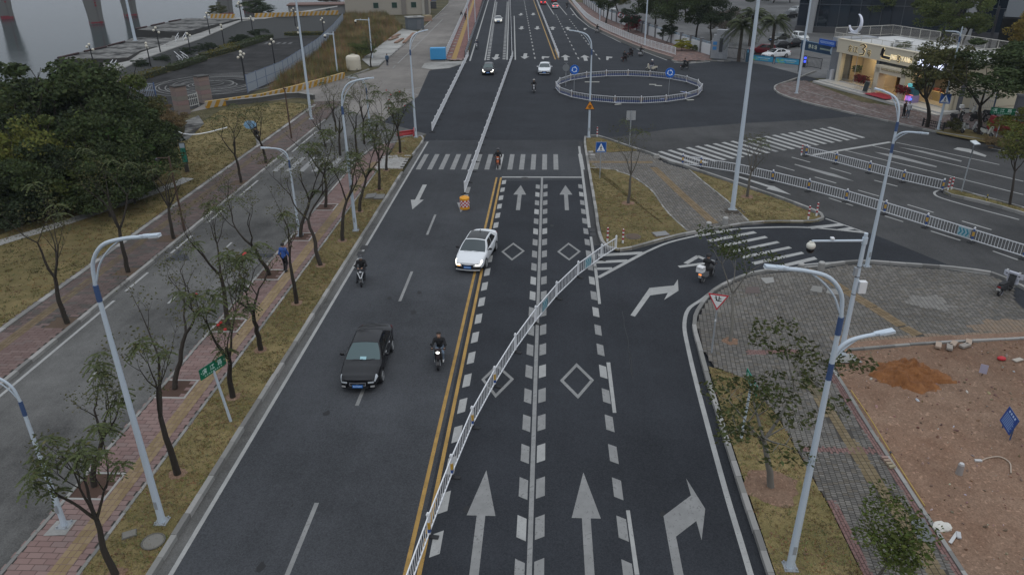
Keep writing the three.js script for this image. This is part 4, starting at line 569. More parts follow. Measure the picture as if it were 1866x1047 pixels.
// loose boards lying about in and around the ring
['D 255,580 358,580', 'D 710,597 760,598', 'D 750,605 800,607', 'D 465,740 510,735', 'D 470,724 535,720', 'D 935,648 1000,662', 'D 790,700 838,702', 'D 975,708 1025,706', 'C 808,668 858,670'].forEach((s, i) => { const [a, b] = Q(s), t = thing('loose_board', ['pale board lying inside the ring near its left sign', 'pale board lying inside the ring, farther of a pair', 'pale board lying inside the ring, nearer of a pair', 'white board lying in front of the ring below its rail', 'blue-striped board leaning under the ring rail', 'blue-striped board lying inside the ring at its right', 'blue-striped board on the rail foot near the right sign', 'thin pale board outside the ring at its right', 'thin pale board outside the ring at its left'][i], 'board', a.clone().add(b).multiplyScalar(.5).setY(.03), Math.atan2(b.x - a.x, b.z - a.z)), L = a.distanceTo(b); part(t, 'plank', box(.35, .04, L, 0, 0, 0), M(.42, .42, .38, .7)); if ([4, 5, 6].includes(i)) part(t, 'blue_stripe', mg([box(.1, .01, L * .9, .1, .026, 0), box(.1, .01, L * .9, -.1, .026, 0)]), M(.08, .13, .4, .6)); });
// ---- bollards ----
function bollard(s, label) { const t = thing('traffic_bollard', label, 'bollard', Q(s, WH)[0], 0, 'red and white bollards'); part(t, 'post', mg([cyl(.062, .062, .92, 0, .46, 0, 12), ball(.062, 0, .92, 0, 10)]), white); for (const y of [.32, .62, .88]) part(t, 'red_band', cyl(.066, .066, .15, 0, y, 0, 12), redP); return t; }
[['P 1107,440', 'end of the diagonal rail, first of two'], ['P 1135,443', 'end of the diagonal rail, second of two'], ['P 1473,399', 'sharp tip of the island, one on the left'], ['P 1488,393', 'sharp tip of the island, one on the right'], ['D 342,965', 'rounded far tip of the island behind the lamp'], ['D2 1398,243', 'far end of the guard rail beside the stop line'], ['E2 1325,490', 'nose of the grassy median, one on the left'], ['E2 1350,483', 'nose of the grassy median, one on the right']].forEach(([s, l]) => bollard(s, 'red and white bollard at the ' + l));
['D2 740,770', 'D2 858,735', 'D3 1390,292', 'D3 1535,282'].forEach((s, i) => { const t = thing('stone_bollard', 'stubby grey stone bollard at the ' + ['island ramp, left of the pair', 'island ramp, right of the pair', 'plaza ramp, left of the pair', 'plaza ramp, right of the pair'][i], 'stone bollard', Q(s, WH)[0], 0, 'stone bollards'); part(t, 'shaft', cyl(.19, .2, .5, 0, .25, 0, 16), M(.27, .265, .255, .9)); part(t, 'cap', cyl(.15, .19, .06, 0, .53, 0, 16), M(.36, .355, .34, .9)); });
['C2 1072,240', 'C2 1085,262', 'D2 375,262'].forEach((s, i) => { const t = thing('stone_stub', ['low white stone block on the island paving, farther one', 'low white stone block on the island paving, nearer one', 'low white stone block at the island edge by the crossing'][i], 'stone block', Q(s, WH)[0], .1); part(t, 'block', box(.42, .32, .3, 0, .16, 0), paleM[0]); part(t, 'plinth', box(.5, .06, .38, 0, .03, 0), paleM[1]); });
{ const t = thing('crash_drum', 'yellow crash drum with a red and white chequered band at the rail end', 'traffic drum', G(847, 380)); const ym = M(.75, .33, .015, .45); part(t, 'drum', new THREE.LatheGeometry([[.0, 0], [.36, 0], [.37, .06], [.35, .12], [.35, .78], [.37, .82], [.34, .9], [.2, .93], [0, .93]].map(a => new THREE.Vector2(...a)), 24), ym); const chk = part(t, 'reflective_band', new THREE.CylinderGeometry(.356, .356, .5, 24, 1, true).translate(0, .46, 0), signMat(256, 64, (g, w, h) => { for (let i = 0; i < 16; i++) for (let j = 0; j < 4; j++) { g.fillStyle = (i + j) & 1 ? '#b3122a' : '#e4e0e0'; g.fillRect(i * 16, j * 16, 16, 16); } })); part(t, 'lid_ring', new THREE.TorusGeometry(.2, .03, 6, 20).rotateX(Math.PI / 2).translate(0, .93, 0), ym); }
{ const a = G(724, 247, .05), t = thing('plastic_barrier', 'pair of red water-filled barriers behind the tip of the verge', 'barrier', a, 0), sec = (l) => { const s = new THREE.Shape([[-.3, 0], [.3, 0], [.22, .3], [.1, .45], [.1, .85], [-.1, .85], [-.1, .45], [-.22, .3]].map(p => new THREE.Vector2(...p))); const g = new THREE.ExtrudeGeometry(s, { depth: l, bevelEnabled: true, bevelSize: .03, bevelThickness: .03, bevelSegments: 2 }); return g; }; const b = G(755, 243, .05), d = b.clone().sub(a); const m = part(t, 'barrier_block', sec(d.length()), redP); m.rotation.y = Math.atan2(d.x, d.z); const m2 = part(t, 'barrier_block', sec(1.6), redP); m2.position.copy(d); m2.rotation.y = .2; m2.scale.set(.7, .7, 1); m.scale.set(.7, .45, 1); }
// ---------- people, scooters, cars ----------
function capsules(bones, lo, size, res, iso) { // one continuous skin over tapering bones; returns geometry with a bone-group per vertex
  const mc = new MarchingCubes(res, new THREE.MeshBasicMaterial(), false, false, 60000), n = res, h = size / 2; mc.isolation = 0;
  const D = (x, y, z, b) => { const [a, c, r1, r2] = b, px = x - a[0], py = y - a[1], pz = z - a[2], dx = c[0] - a[0], dy = c[1] - a[1], dz = c[2] - a[2], t = Math.min(1, Math.max(0, (px * dx + py * dy + pz * dz) / (dx * dx + dy * dy + dz * dz + 1e-9))); return Math.hypot(px - dx * t, py - dy * t, pz - dz * t) - (r1 + (r2 - r1) * t); };
  const W = i => lo.map((c, k) => c);
  for (let k = 0; k < n; k++) for (let j = 0; j < n; j++) for (let i = 0; i < n; i++) {
    const x = lo[0] + i / (n / 2) * h, y = lo[1] + j / (n / 2) * h, z = lo[2] + k / (n / 2) * h; let d = 9; for (const b of bones) { const e = D(x, y, z, b); const q = Math.max(.045 - Math.abs(d - e), 0) / .045; d = Math.min(d, e) - q * q * .045 * .25; } mc.field[i + j * n + k * n * n] = -d;
  }
  mc.update(); const c = mc.count, P = new Float32Array(c * 3), grp = new Uint8Array(c);
  for (let v = 0; v < c; v++) { for (let a = 0; a < 3; a++) P[v * 3 + a] = lo[a] + (mc.positionArray[v * 3 + a] + 1) * h; let bd = 9; for (const b of bones) { const e = D(P[v * 3], P[v * 3 + 1], P[v * 3 + 2], b); if (e < bd) { bd = e; grp[v] = b[4]; } } }
  const g = new THREE.BufferGeometry(); g.setAttribute('position', new THREE.BufferAttribute(P, 3)); g.setAttribute('normal', new THREE.BufferAttribute(mc.normalArray.slice(0, c * 3), 3)); g.computeVertexNormals(); g.userData.grp = grp; return g;
}
// poses: joints in metres, front = +z, right of the figure = -x
const POSES = {
  walk: { hip: [0, .93, 0], ch: [0, 1.36, .03], neck: [0, 1.5, .03], head: [0, 1.64, .05], sh: .19, L: { el: [.25, 1.12, -.06], wr: [.24, .88, .06], kn: [.1, .5, .1], an: [.1, .08, .02] }, Rr: { el: [-.25, 1.12, .04], wr: [-.24, .9, .16], kn: [-.1, .5, .06], an: [-.1, .09, -.22] } },
  stand: { hip: [0, .93, 0], ch: [0, 1.36, 0], neck: [0, 1.5, .01], head: [0, 1.63, .03], sh: .19, L: { el: [.24, 1.12, .02], wr: [.2, .9, .12], kn: [.11, .5, .03], an: [.12, .08, 0] }, Rr: { el: [-.26, 1.16, .1], wr: [-.1, 1.28, .26], kn: [-.11, .5, .03], an: [-.13, .08, 0] } },
  ride: { hip: [0, .8, -.22], ch: [0, 1.2, -.12], neck: [0, 1.34, -.1], head: [0, 1.49, -.05], sh: .2, L: { el: [.31, 1.02, .06], wr: [.29, .98, .3], kn: [.17, .66, .2], an: [.17, .3, .14] }, Rr: { el: [-.31, 1.02, .06], wr: [-.29, .98, .3], kn: [-.17, .66, .2], an: [-.17, .3, .14] } },
  astride: { hip: [0, .86, -.2], ch: [0, 1.26, -.12], neck: [0, 1.41, -.1], head: [0, 1.55, -.02], sh: .2, L: { el: [.3, 1.06, .02], wr: [.1, 1.0, .22], kn: [.16, .66, .14], an: [.15, .3, .1] }, Rr: { el: [-.31, 1.06, .0], wr: [-.18, .98, .2], kn: [-.25, .5, -.02], an: [-.33, .09, -.04] } },
};
const bodyCache = {};
function bodyGeo(pose) {
  if (bodyCache[pose]) return bodyCache[pose];
  const p = POSES[pose], b = [], s = (x, y) => [p.ch[0] + x, p.ch[1] + .06 + y, p.ch[2]];
  b.push([p.hip, [p.ch[0], p.ch[1] - .14, p.ch[2]], .145, .15, 1], [[-.09, p.ch[1], p.ch[2]], [.09, p.ch[1], p.ch[2]], .14, .14, 1], [[-.07, p.hip[1] - .02, p.hip[2]], [.07, p.hip[1] - .02, p.hip[2]], .13, .13, 2]);
  b.push([[0, p.ch[1] + .08, p.ch[2]], p.neck, .07, .06, 1], [p.neck, [p.head[0], p.head[1] - .04, p.head[2]], .058, .06, 0], [[p.head[0], p.head[1] - .03, p.head[2] + .025], [p.head[0], p.head[1] + .035, p.head[2] - .01], .08, .1, 0], [[p.head[0], p.head[1] - .01, p.head[2] + .09], [p.head[0], p.head[1] - .03, p.head[2] + .115], .022, .024, 0]);
  for (const [k, sg] of [['L', 1], ['Rr', -1]]) { const q = p[k], sh = [p.ch[0] + sg * p.sh, p.ch[1] + .04, p.ch[2]], hp = [sg * .085, p.hip[1] - .05, p.hip[2]], an = q.an, d = V(q.wr[0] - q.el[0], q.wr[1] - q.el[1], q.wr[2] - q.el[2]).normalize();
    b.push([sh, q.el, .075, .056, 1], [q.el, q.wr, .055, .042, 1], [[q.wr[0] + d.x * .03, q.wr[1] + d.y * .03, q.wr[2] + d.z * .03], [q.wr[0] + d.x * .09, q.wr[1] + d.y * .09, q.wr[2] + d.z * .09], .038, .034, 0]);
    b.push([hp, q.kn, .105, .075, 2], [q.kn, an, .072, .05, 2], [[an[0], an[1] - .035, an[2] - .05], [an[0] + sg * .02, an[1] - .045, an[2] + .16], .048, .038, 3]); }
  const g = capsules(b, [-1, 0, -1], 2, 76, 0), P = g.attributes.position;
  // fingers and thumbs, curled along each hand
  const extra = []; for (const [k, sg] of [['L', 1], ['Rr', -1]]) { const q = p[k], w = V(...q.wr), d = w.clone().sub(V(...q.el)).normalize(), side = V(1, 0, 0).addScaledVector(d, -d.x).normalize(), nor = d.clone().cross(side), o = w.clone().addScaledVector(d, .11); for (let f = 0; f < 4; f++) { const a = o.clone().addScaledVector(side, (f - 1.5) * .019), l = [.06, .072, .068, .052][f], m = a.clone().addScaledVector(d, l * .6).addScaledVector(nor, .006), e = m.clone().addScaledVector(d, l * .35).addScaledVector(nor, .03); extra.push(taper([a, m, e], .0095, .007, 5)); } const tb = w.clone().addScaledVector(d, .06).addScaledVector(side, -sg * .03); extra.push(taper([tb, tb.clone().addScaledVector(side, -sg * .025).addScaledVector(d, .02), tb.clone().addScaledVector(side, -sg * .028).addScaledVector(d, .055)], .011, .008, 5)); }
  const base = g.clone(); const grp = [...g.userData.grp], fx = mg(extra); for (let i = 0; i < fx.attributes.position.count; i++) grp.push(0);
  const out = mergeGeometries([plain(base), fx]); out.userData.grp = grp; return bodyCache[pose] = out;
}
const skinM = new THREE.MeshStandardMaterial({ vertexColors: true, roughness: .85 }), HAIR = M(.012, .01, .009, .7);
function person(label, p, turn, pose, cols, o = {}) { // cols: skin, top, trousers, shoes
  const t = thing('person', label, 'person', p, turn, o.group), src = bodyGeo(pose), g = src.clone(), n = g.attributes.position.count, c = new Float32Array(n * 3);
  for (let i = 0; i < n; i++) { const k = cols[src.userData.grp[i]], f = .88 + .24 * vn(g.attributes.position.getX(i) * 22, g.attributes.position.getY(i) * 16 + g.attributes.position.getZ(i) * 9); for (let a = 0; a < 3; a++) c[i * 3 + a] = k[a] * f; }
  g.setAttribute('color', new THREE.BufferAttribute(c, 3)); part(t, 'body', g, skinM); const h = POSES[pose].head;
  const eyes = mg([ball(.009, h[0] - .034, h[1] + .015, h[2] + .088, 6), ball(.009, h[0] + .034, h[1] + .015, h[2] + .088, 6)]); part(t, 'eyes', eyes, black);
  if (o.helmet) { const hm = part(t, 'helmet', new THREE.SphereGeometry(.145, 16, 12, 0, 6.283, 0, 1.75).scale(1, 1.02, 1.1).translate(h[0], h[1] + .03, h[2]), o.helmet); part(hm, 'visor', new THREE.SphereGeometry(.15, 12, 6, .5, 2.14, 1.25, .5).translate(h[0], h[1] + .03, h[2] + .012), o.visor || M(.02, .02, .025, .1)); }
  else part(t, 'hair', new THREE.SphereGeometry(.118, 14, 10, 0, 6.283, 0, 1.45).scale(1, 1.05, 1.08).rotateX(-.35).translate(h[0], h[1] + .03, h[2] - .012), HAIR);
  return t;
}
const SK = [.38, .22, .15], BK = [.014, .014, .016], DG = [.04, .042, .05], BL = [.03, .035, .06], JEAN = [.16, .21, .28], WT = [.5, .5, .5];
function scooter(label, p, turn, o) { // an electric scooter, front = +z
  const t = thing(o.name || 'motor_scooter', label, 'scooter', p, turn, o.group), bm = M(...o.body, .35), am = M(...(o.accent || o.body), .3), T = (r, w) => { const g = new THREE.TorusGeometry(r - w, w, 8, 20); g.rotateY(Math.PI / 2); return g; };
  for (const z of [.62, -.6]) { const w = part(t, 'wheel', T(.235, .055), black); w.position.set(0, .235, z); part(w, 'rim', cyl(.14, .14, .06, 0, 0, 0, 14, 'x'), M(.2, .2, .21, .4, { metalness: .6 })); part(t, 'mudguard', new THREE.CylinderGeometry(.27, .27, .14, 14, 1, true, 0, 2.4).rotateZ(Math.PI / 2).rotateX(z > 0 ? -.6 : .9).translate(0, .235, z), z > 0 ? bm : am); }
  const sh = (pts, w, x0 = 0) => { const s = new THREE.Shape(pts.map(a => new THREE.Vector2(-a[0], a[1]))), g = new THREE.ExtrudeGeometry(s, { depth: w - .06, bevelEnabled: true, bevelSize: .03, bevelThickness: .03, bevelSegments: 2 }); g.rotateY(Math.PI / 2); g.translate(x0 - w / 2 + .03, 0, 0); return g; };
  part(t, 'body_shell', sh([[-.02, .3], [-.1, .62], [-.45, .68], [-.82, .66], [-.86, .56], [-.6, .44], [-.3, .3]], .27), bm); part(t, 'floorboard', box(.27, .07, .5, 0, .3, .16), M(.03, .03, .03, .8));
  part(t, 'seat', mg([box(.25, .09, .62, 0, .73, -.42), ball(.125, 0, .73, -.72, 10, 1, .5, .8)]), black); part(t, 'leg_shield', sh([[.36, .3], [.42, .34], [.56, .86], [.52, .98], [.46, .98], [.3, .36]], .34), bm);
  const fr = part(t, 'front_panel', mg([box(.2, .34, .04, 0, .72, .57, 0, -.25), box(.24, .14, .12, 0, .98, .5)]), am); const hl = part(t, 'headlight', ball(.075, 0, .9, .585, 10, 1.2, .8, .5), o.lit ? glow(1, .97, .9, 3) : M(.6, .62, .65, .1));
  part(t, 'fork', mg([rod(V(.09, .24, .62), V(.07, .55, .53), .022), rod(V(-.09, .24, .62), V(-.07, .55, .53), .022)]), greyPole);
  part(t, 'handlebar', mg([rod(V(-.33, 1.0, .4), V(.33, 1.0, .4), .018), rod(V(0, .9, .48), V(0, 1.02, .4), .03)]), black); for (const s of [-1, 1]) { part(t, 'grip', cyl(.024, .024, .12, s * .3, 1.0, .4, 8, 'x'), black); part(t, 'mirror', mg([rod(V(s * .2, 1.0, .4), V(s * .3, 1.2, .38), .008), ball(.055, s * .31, 1.22, .38, 8, 1.2, .9, .3)]), o.mirror || black); }
  part(t, 'tail_light', box(.16, .07, .04, 0, .6, -.87), o.brake ? glow(1, .25, .05, 2) : M(.3, .01, .01, .3)); part(t, 'number_plate', box(.2, .13, .01, 0, .46, -.88, 0, -.2), M(.5, .5, .48, .5));
  if (o.topbox) { const b = part(t, 'top_box', mg([box(.4, .26, .36, 0, .92, -.86), box(.38, .08, .34, 0, 1.08, -.86)]), o.topbox); part(b, 'box_seam', box(.41, .02, .37, 0, 1.03, -.86), black); }
  if (o.basket) part(t, 'basket', mg([box(.3, .02, .22, 0, .72, .76), box(.3, .18, .015, 0, .81, .87), box(.3, .18, .015, 0, .81, .65), box(.015, .18, .22, .15, .81, .76), box(.015, .18, .22, -.15, .81, .76)]), dkMetal);
  if (o.apron) { part(t, 'wind_apron', mg([sh([[.62, .45], [.66, .9], [.52, 1.12], [.48, 1.1], [.5, .5]], .56), box(.3, .28, .05, -.36, .98, .46, .5), box(.3, .28, .05, .36, .98, .46, -.5)]), M(.46, .47, .53, .9)); }
  return t;
}
const road0 = (x, y, h = 0) => G(x, y, h);
function rider(s, turn, sl, pl, so, cols, po = {}, pose = 'ride') { const p = Q(s)[0]; scooter(sl, p, turn, so); person(pl, p, turn, pose, cols, po); }
const SG = 'scooters being ridden';
rider('P 661,514', .12, 'black scooter with a silver V front stopped by the left edge line', 'person in black with a black helmet astride the stopped scooter', { body: [.02, .02, .022], accent: [.05, .05, .055] }, [SK, BK, DG, BK], { helmet: M(.03, .03, .035, .2), visor: M(.3, .32, .34, .1) }, 'astride');
{ const t = scene.getObjectByName('motor_scooter'); part(t, 'silver_trim', mg([box(.05, .36, .03, .1, .74, .61, 0, -.25, -.35), box(.05, .36, .03, -.1, .74, .61, 0, -.25, .35), box(.12, .05, .03, 0, .56, .66, 0, -.25)]), M(.7, .72, .74, .25)); }
rider('P 802,661', .02, 'dark scooter with a lit round headlight beside the black sedan', 'person in black jacket and pale jeans riding beside the black sedan', { body: [.018, .018, .02], accent: [.03, .02, .022], lit: true }, [SK, BK, JEAN, WT]);
rider('P 908,304', .0, 'scooter with an orange front crossing the zebra stripes by the rail', 'person in black with a dark helmet riding over the zebra stripes', { body: [.08, .03, .02], accent: [.55, .14, .05] }, [SK, BK, DG, BK], { helmet: M(.05, .05, .055, .3) });
rider('P 973,168', .0, 'black scooter with a pale front panel in the junction', 'person in black with a pale helmet riding toward the crossing', { body: [.02, .02, .022], accent: [.4, .4, .42] }, [SK, BK, BK, WT], { helmet: M(.45, .42, .38, .4) });
rider('P 869,89', .05, 'scooter with a white front coming down beside the red ramp', 'person in dark blue riding down beside the red ramp', { body: [.03, .03, .035], accent: [.5, .5, .52] }, [SK, BL, BK, BK], { helmet: M(.03, .035, .06, .3) });
rider('P 1089,59', 2.6, 'white scooter climbing along the parapet alone', 'person in black riding up along the parapet alone', { body: [.5, .5, .5] }, [SK, BK, DG, WT], { helmet: M(.03, .03, .03, .3) });
rider('P 1033,15', 3.0, 'dark scooter far up the main road behind the white car', 'person in black on a scooter far up the main road', { body: [.02, .02, .02] }, [SK, BK, BK, BK], { helmet: M(.02, .02, .02, .3) });
rider('P 1138,111', 2.5, 'dark scooter nearest the ring of three riding off', 'person in a long black coat, nearest of three riders', { body: [.03, .02, .02], accent: [.2, .06, .04] }, [SK, BK, [.03, .02, .02], BK]);
rider('P 1149,103', 2.5, 'scooter with a pale tail in the middle of three riding off', 'person in black, middle of the three riders by the parapet', { body: [.05, .03, .03], accent: [.3, .3, .3] }, [SK, [.02, .02, .024], BK, BK], { helmet: M(.03, .03, .03, .3) });
rider('P 1168,102', 2.6, 'white and black scooter closest to the parapet of three', 'person in black, closest of three riders to the parapet', { body: [.45, .46, .48], accent: [.02, .02, .02] }, [SK, BK, BK, WT], { helmet: M(.02, .02, .02, .3) });
rider('P 1187,129', -1.45, 'cream scooter passing behind the ring of rail', 'person in dark blue with a white helmet on the cream scooter', { body: [.62, .58, .48] }, [SK, BL, [.3, .3, .33], BK], { helmet: M(.7, .7, .7, .3) });
rider('P 1248,126', 2.2, 'black scooter rounding the corner of the red brick pavement', 'person in black rounding the corner of the red brick pavement', { body: [.015, .015, .015] }, [SK, BK, BK, WT]);
rider('P 1288,509', 2.45, 'white scooter with a white top box in the slip lane', 'person in black with a dark cap riding in the slip lane', { body: [.16, .16, .165], accent: [.25, .25, .25], topbox: M(.72, .72, .72, .4), brake: true }, [SK, BK, BK, BK], { helmet: M(.015, .015, .016, .6) });
scooter('parked scooter with a grey wind apron at the edge of the brick plaza', Q('P 1831,534', WH)[0], 2.2, { body: [.03, .03, .032], accent: [.3, .31, .35], apron: true, mirror: M(.75, .76, .76, .2) });
const PG = 'scooters parked by the railings';
[['1765,210', 1.5, [.5, .5, .47], 'cream scooter with a top box, farthest row by the railings', 1], ['1743,222', .3, [.02, .02, .02], 'black scooter with a white seat edge beside the low fence'], ['1746,240', .2, [.55, .55, .53], 'white scooter facing out beside the low green bush'], ['1765,240', .9, [.5, .5, .5], 'white and black scooter parked at an angle, middle of the row'], ['1797,248', .25, [.6, .6, .55], 'white scooter next to the big tree trunk'], ['1783,222', 1.2, [.02, .02, .02], 'black scooter behind the white one at an angle'], ['1806,215', .8, [.02, .02, .022], 'black scooter with raised mirrors against the railings']].forEach(([s, a, b, l, tb], i) => scooter(l, Q('P ' + s, WH)[0], a, { body: b, group: PG, topbox: tb ? M(.7, .7, .68, .4) : null, basket: i === 3 }));
person('person in a blue jacket and dark trousers walking on the red pavement', G(521, 493, WH), 3.0, 'walk', [SK, [.03, .09, .32], BK, BK]); { const t = scene.children[scene.children.length - 1]; part(t, 'collar', new THREE.TorusGeometry(.065, .02, 6, 14).rotateX(1.4).translate(0, 1.48, .03), white); }
person('person in black with pale trousers standing on the grass holding an umbrella', G(470, 264, .15), 2.6, 'stand', [SK, BK, [.42, .42, .42], WT]);
{ const p = G(464, 262, .15), t = thing('umbrella', 'open pale blue umbrella held by the person on the grass', 'umbrella', p, .5); const um = M(.1, .2, .3, .6); const cn = new THREE.ConeGeometry(.62, .36, 8, 1, true); cn.rotateX(.55); cn.translate(-.15, 2.05, .1); part(t, 'canopy', cn, um); part(t, 'shaft', rod(V(.05, 1.2, .05), V(-.12, 2.2, .15), .012), dkMetal); part(t, 'handle', tube([V(.05, 1.2, .05), V(.06, 1.12, .05), V(.1, 1.1, .05), V(.12, 1.15, .05)], .016, 6, 8), rust); }
person('person in a blue top walking up the pale side street', G(706, 119), 3.1, 'walk', [SK, [.05, .1, .17], [.02, .03, .05], BK]);
person('person in black at the railing of the red ramp, left of two', G(841, 34, .2), 2.8, 'walk', [SK, BK, BK, BK]); person('person in black on the red ramp, right of two', G(848, 36, .2), 2.8, 'stand', [SK, [.02, .02, .024], [.02, .02, .02], BK]);
person('person in dark clothes, left of the pair outside the shop', G(1646, 214, WH), .4, 'stand', [SK, [.03, .016, .016], BK, WT]); person('person in a white sweater and grey jeans outside the shop', G(1653, 215, WH), -.2, 'walk', [SK, [.55, .56, .58], [.1, .12, .15], WT]);
// ---- cars: a skin lofted over cross-sections, with glass, lamps, plates and wheels ----
const glassM = (r, g, b) => new THREE.MeshPhysicalMaterial({ color: C(r, g, b), roughness: .05 });
const lerpT = (tab, x) => { for (let i = 1; i < tab.length; i++) if (x <= tab[i][0]) { const [a, p] = tab[i - 1], [b, q] = tab[i]; let t = Math.max(0, (x - a) / (b - a)); t = t * t * (3 - 2 * t); return p + (q - p) * t; } return tab[tab.length - 1][1]; };
const CAR = {
  sedan: { L: 4.85, W: 1.84, H: 1.45, wb: [1.42, -1.38], sh: [[-2.42, .98], [-1.7, 1.03], [-.9, .95], [.95, .96], [1.4, .9], [2.1, .78], [2.42, .66]], gb: [1.2, -1.85], gt: [.3, -1.1], tw: .64 },
  old: { L: 4.8, W: 1.82, H: 1.46, wb: [1.4, -1.34], sh: [[-2.4, .92], [-1.8, 1.0], [-.9, .94], [.9, .95], [1.4, .88], [2.1, .77], [2.4, .68]], gb: [1.05, -1.6], gt: [.2, -.95], tw: .6 },
  suv: { L: 4.55, W: 1.84, H: 1.66, wb: [1.38, -1.3], sh: [[-2.27, 1.02], [-1.8, 1.08], [.9, 1.06], [1.4, 1.02], [2.0, .94], [2.27, .78]], gb: [1.05, -2.15], gt: [.35, -1.75], tw: .62 },
  hatch: { L: 4.0, W: 1.7, H: 1.48, wb: [1.25, -1.2], sh: [[-2, .92], [-1.5, .98], [.85, .94], [1.3, .9], [1.75, .8], [2, .64]], gb: [.98, -1.85], gt: [.25, -1.35], tw: .57 },
};
const carCache = {};
function carShape(kind) {
  if (carCache[kind]) return carCache[kind];
  const K = CAR[kind], L2 = K.L / 2, W2 = K.W / 2, arch = z => { let y = 0; for (const c of K.wb) { const d = Math.abs(z - c); if (d < .37) y = Math.max(y, .31 + Math.sqrt(.1369 - d * d)); } return y; };
  const width = z => { const f = Math.abs(z) / L2, s = z > 0 ? .2 : .14; return W2 * (1 - s * Math.pow(f, 5)); };
  const bend = (x, z) => { const f = Math.abs(z) / L2, k = Math.max(0, (f - .72) / .28); return Math.sign(z) * .16 * k * k * (1 - Math.pow(x / W2, 2)) - Math.sign(z) * .16 * k * k; };
  const sec = z => { const w = width(z), s = lerpT(K.sh, z), b = .2 + .06 * Math.pow(Math.abs(z) / L2, 6), a = arch(z); return [[0, b], [.78 * w, b], [.955 * w, Math.max(b + .1, a)], [w, Math.max(.47, a + .02)], [.99 * w, s - .14], [.945 * w, s - .03], [.8 * w, s + .015], [.4 * w, s + .04], [0, s + .048]]; };
  const at = (z, k, off = 0) => { const S = sec(z), i = Math.min(7, Math.floor(Math.abs(k))), t = Math.abs(k) - i, x = S[i][0] + (S[i + 1][0] - S[i][0]) * t, y = S[i][1] + (S[i + 1][1] - S[i][1]) * t, dx = S[i + 1][0] - S[i][0], dy = S[i + 1][1] - S[i][1], l = Math.hypot(dx, dy) || 1, sg = k < 0 ? -1 : 1; return V(sg * (x + dy / l * off), y - dx / l * off, z + bend(x, z)); };
  const patch = (f, n, m) => { const P = [], I = []; for (let i = 0; i <= n; i++) for (let j = 0; j <= m; j++) { const v = f(i / n, j / m); P.push(v.x, v.y, v.z); } for (let i = 0; i < n; i++) for (let j = 0; j < m; j++) { const a = i * (m + 1) + j; I.push(a, a + 1, a + m + 1, a + 1, a + m + 2, a + m + 1); } const g = new THREE.BufferGeometry(); g.setAttribute('position', new THREE.Float32BufferAttribute(P, 3)); g.setIndex(I); g.computeVertexNormals(); return g; };
  const body = [patch((u, v) => at(-L2 + K.L * u, -8 + 16 * v), 84, 32)];
  const end = (sg) => patch((u, v) => { const S = sec(sg * L2), w = S[3][0] * (-1 + 2 * u), yb = S[0][1], yt = S[8][1] - (S[8][1] - S[4][1]) * Math.pow(Math.abs(w) / S[3][0], 4); return V(w, yb + (yt - yb) * v, sg * (L2 + .03 * Math.sin(v * Math.PI)) + bend(w, sg * L2)); }, 14, 5); body.push(end(1), end(-1));
  const front = (x, y, off = .012, sg = 1) => V(x, y, sg * (L2 + .03 + off) + bend(x, sg * L2));
  // cabin: base and roof outlines joined by glass
  const zb = [K.gb[0], K.gb[1]], zt = [K.gt[0], K.gt[1]], rw = K.tw, H = K.H, by = z => lerpT(K.sh, z) - .02, bw = z => width(z) * .93;
  const cab = (s, q, off = 0) => { const f = Math.min(1, Math.max(0, q)), zB = zb[0] + (zb[1] - zb[0]) * s, zT = zt[0] + (zt[1] - zt[0]) * s, e = 1 - f, x = bw(zB) * e + rw * f + .035 * Math.sin(Math.PI * f), y = by(zB) * e + (H - .06 - .03 * Math.pow(2 * s - 1, 2)) * f; return V(x + off, y, zB * e + zT * f); };
  const side = sg => patch((u, v) => { const p = cab(u, v); p.x *= sg; return p; }, 12, 5), roofY = (s, x) => H - .06 - .03 * Math.pow(2 * s - 1, 2) + .055 * (1 - Math.pow(x / rw, 2)) * (1 - .0 * s);
  const roof = (a, b, k = 1, off = 0) => patch((u, v) => { const s = a + (b - a) * u, x = rw * k * (-1 + 2 * v); return V(x, roofY(s, x) + off, zt[0] + (zt[1] - zt[0]) * s); }, 10, 10);
  const scr = (s, m0, m1, mx, off) => patch((u, v) => { const f = m0 + (m1 - m0) * u, p = cab(s, f), x = p.x * mx * (-1 + 2 * v), bulge = .1 * (1 - Math.pow(x / p.x, 2)) * (1 - f) + .055 * f * (1 - Math.pow(x / p.x, 2)) * .0, sg = s < .5 ? 1 : -1; return V(x, p.y + .055 * f * (1 - Math.pow(x / p.x, 2)) + off * .75, p.z + sg * (bulge + off * .6)); }, 6, 10);
  body.push(side(1), side(-1), roof(0, 1), scr(0, 0, 1, 1, 0), scr(1, 0, 1, 1, 0));
  const win = (a, b, sg) => patch((u, v) => { const s = a + (b - a) * u, f = .1 + .8 * v, sq = s + (v - .5) * 0; const p = cab(sq, f, .012); p.x *= sg; return p; }, 4, 4);
  return carCache[kind] = { K, body: mg(body), at, front, patch, ws: scr(0, .06, .95, .93, .014), rw: scr(1, .1, .92, .9, .014), wins: [[.12, .46, 1], [.49, .84, 1], [.12, .46, -1], [.49, .84, -1]].map(a => win(...a)), roof, cab };
}
const tyreG = mg([cyl(.325, .325, .21, 0, 0, 0, 24, 'x')]), rimG = mg([new THREE.TorusGeometry(.21, .018, 6, 20).rotateY(Math.PI / 2).translate(.11, 0, 0), cyl(.05, .05, .03, .105, 0, 0, 10, 'x'), ...[0, 1, 2, 3, 4].map(k => { const g = box(.02, .2, .06, .105, .11, 0); g.rotateX(k * 1.2566); return g; })]), rimM = M(.4, .41, .42, .3, { metalness: .7 }), plateM = signMat(96, 32, (g, w, h) => { g.fillStyle = '#1f6fc0'; g.fillRect(0, 0, w, h); g.fillStyle = '#cfe0f0'; for (let k = 0; k < 7; k++) g.fillRect(7 + k * 12, 8 + (k * 5) % 3, 7, 15); });
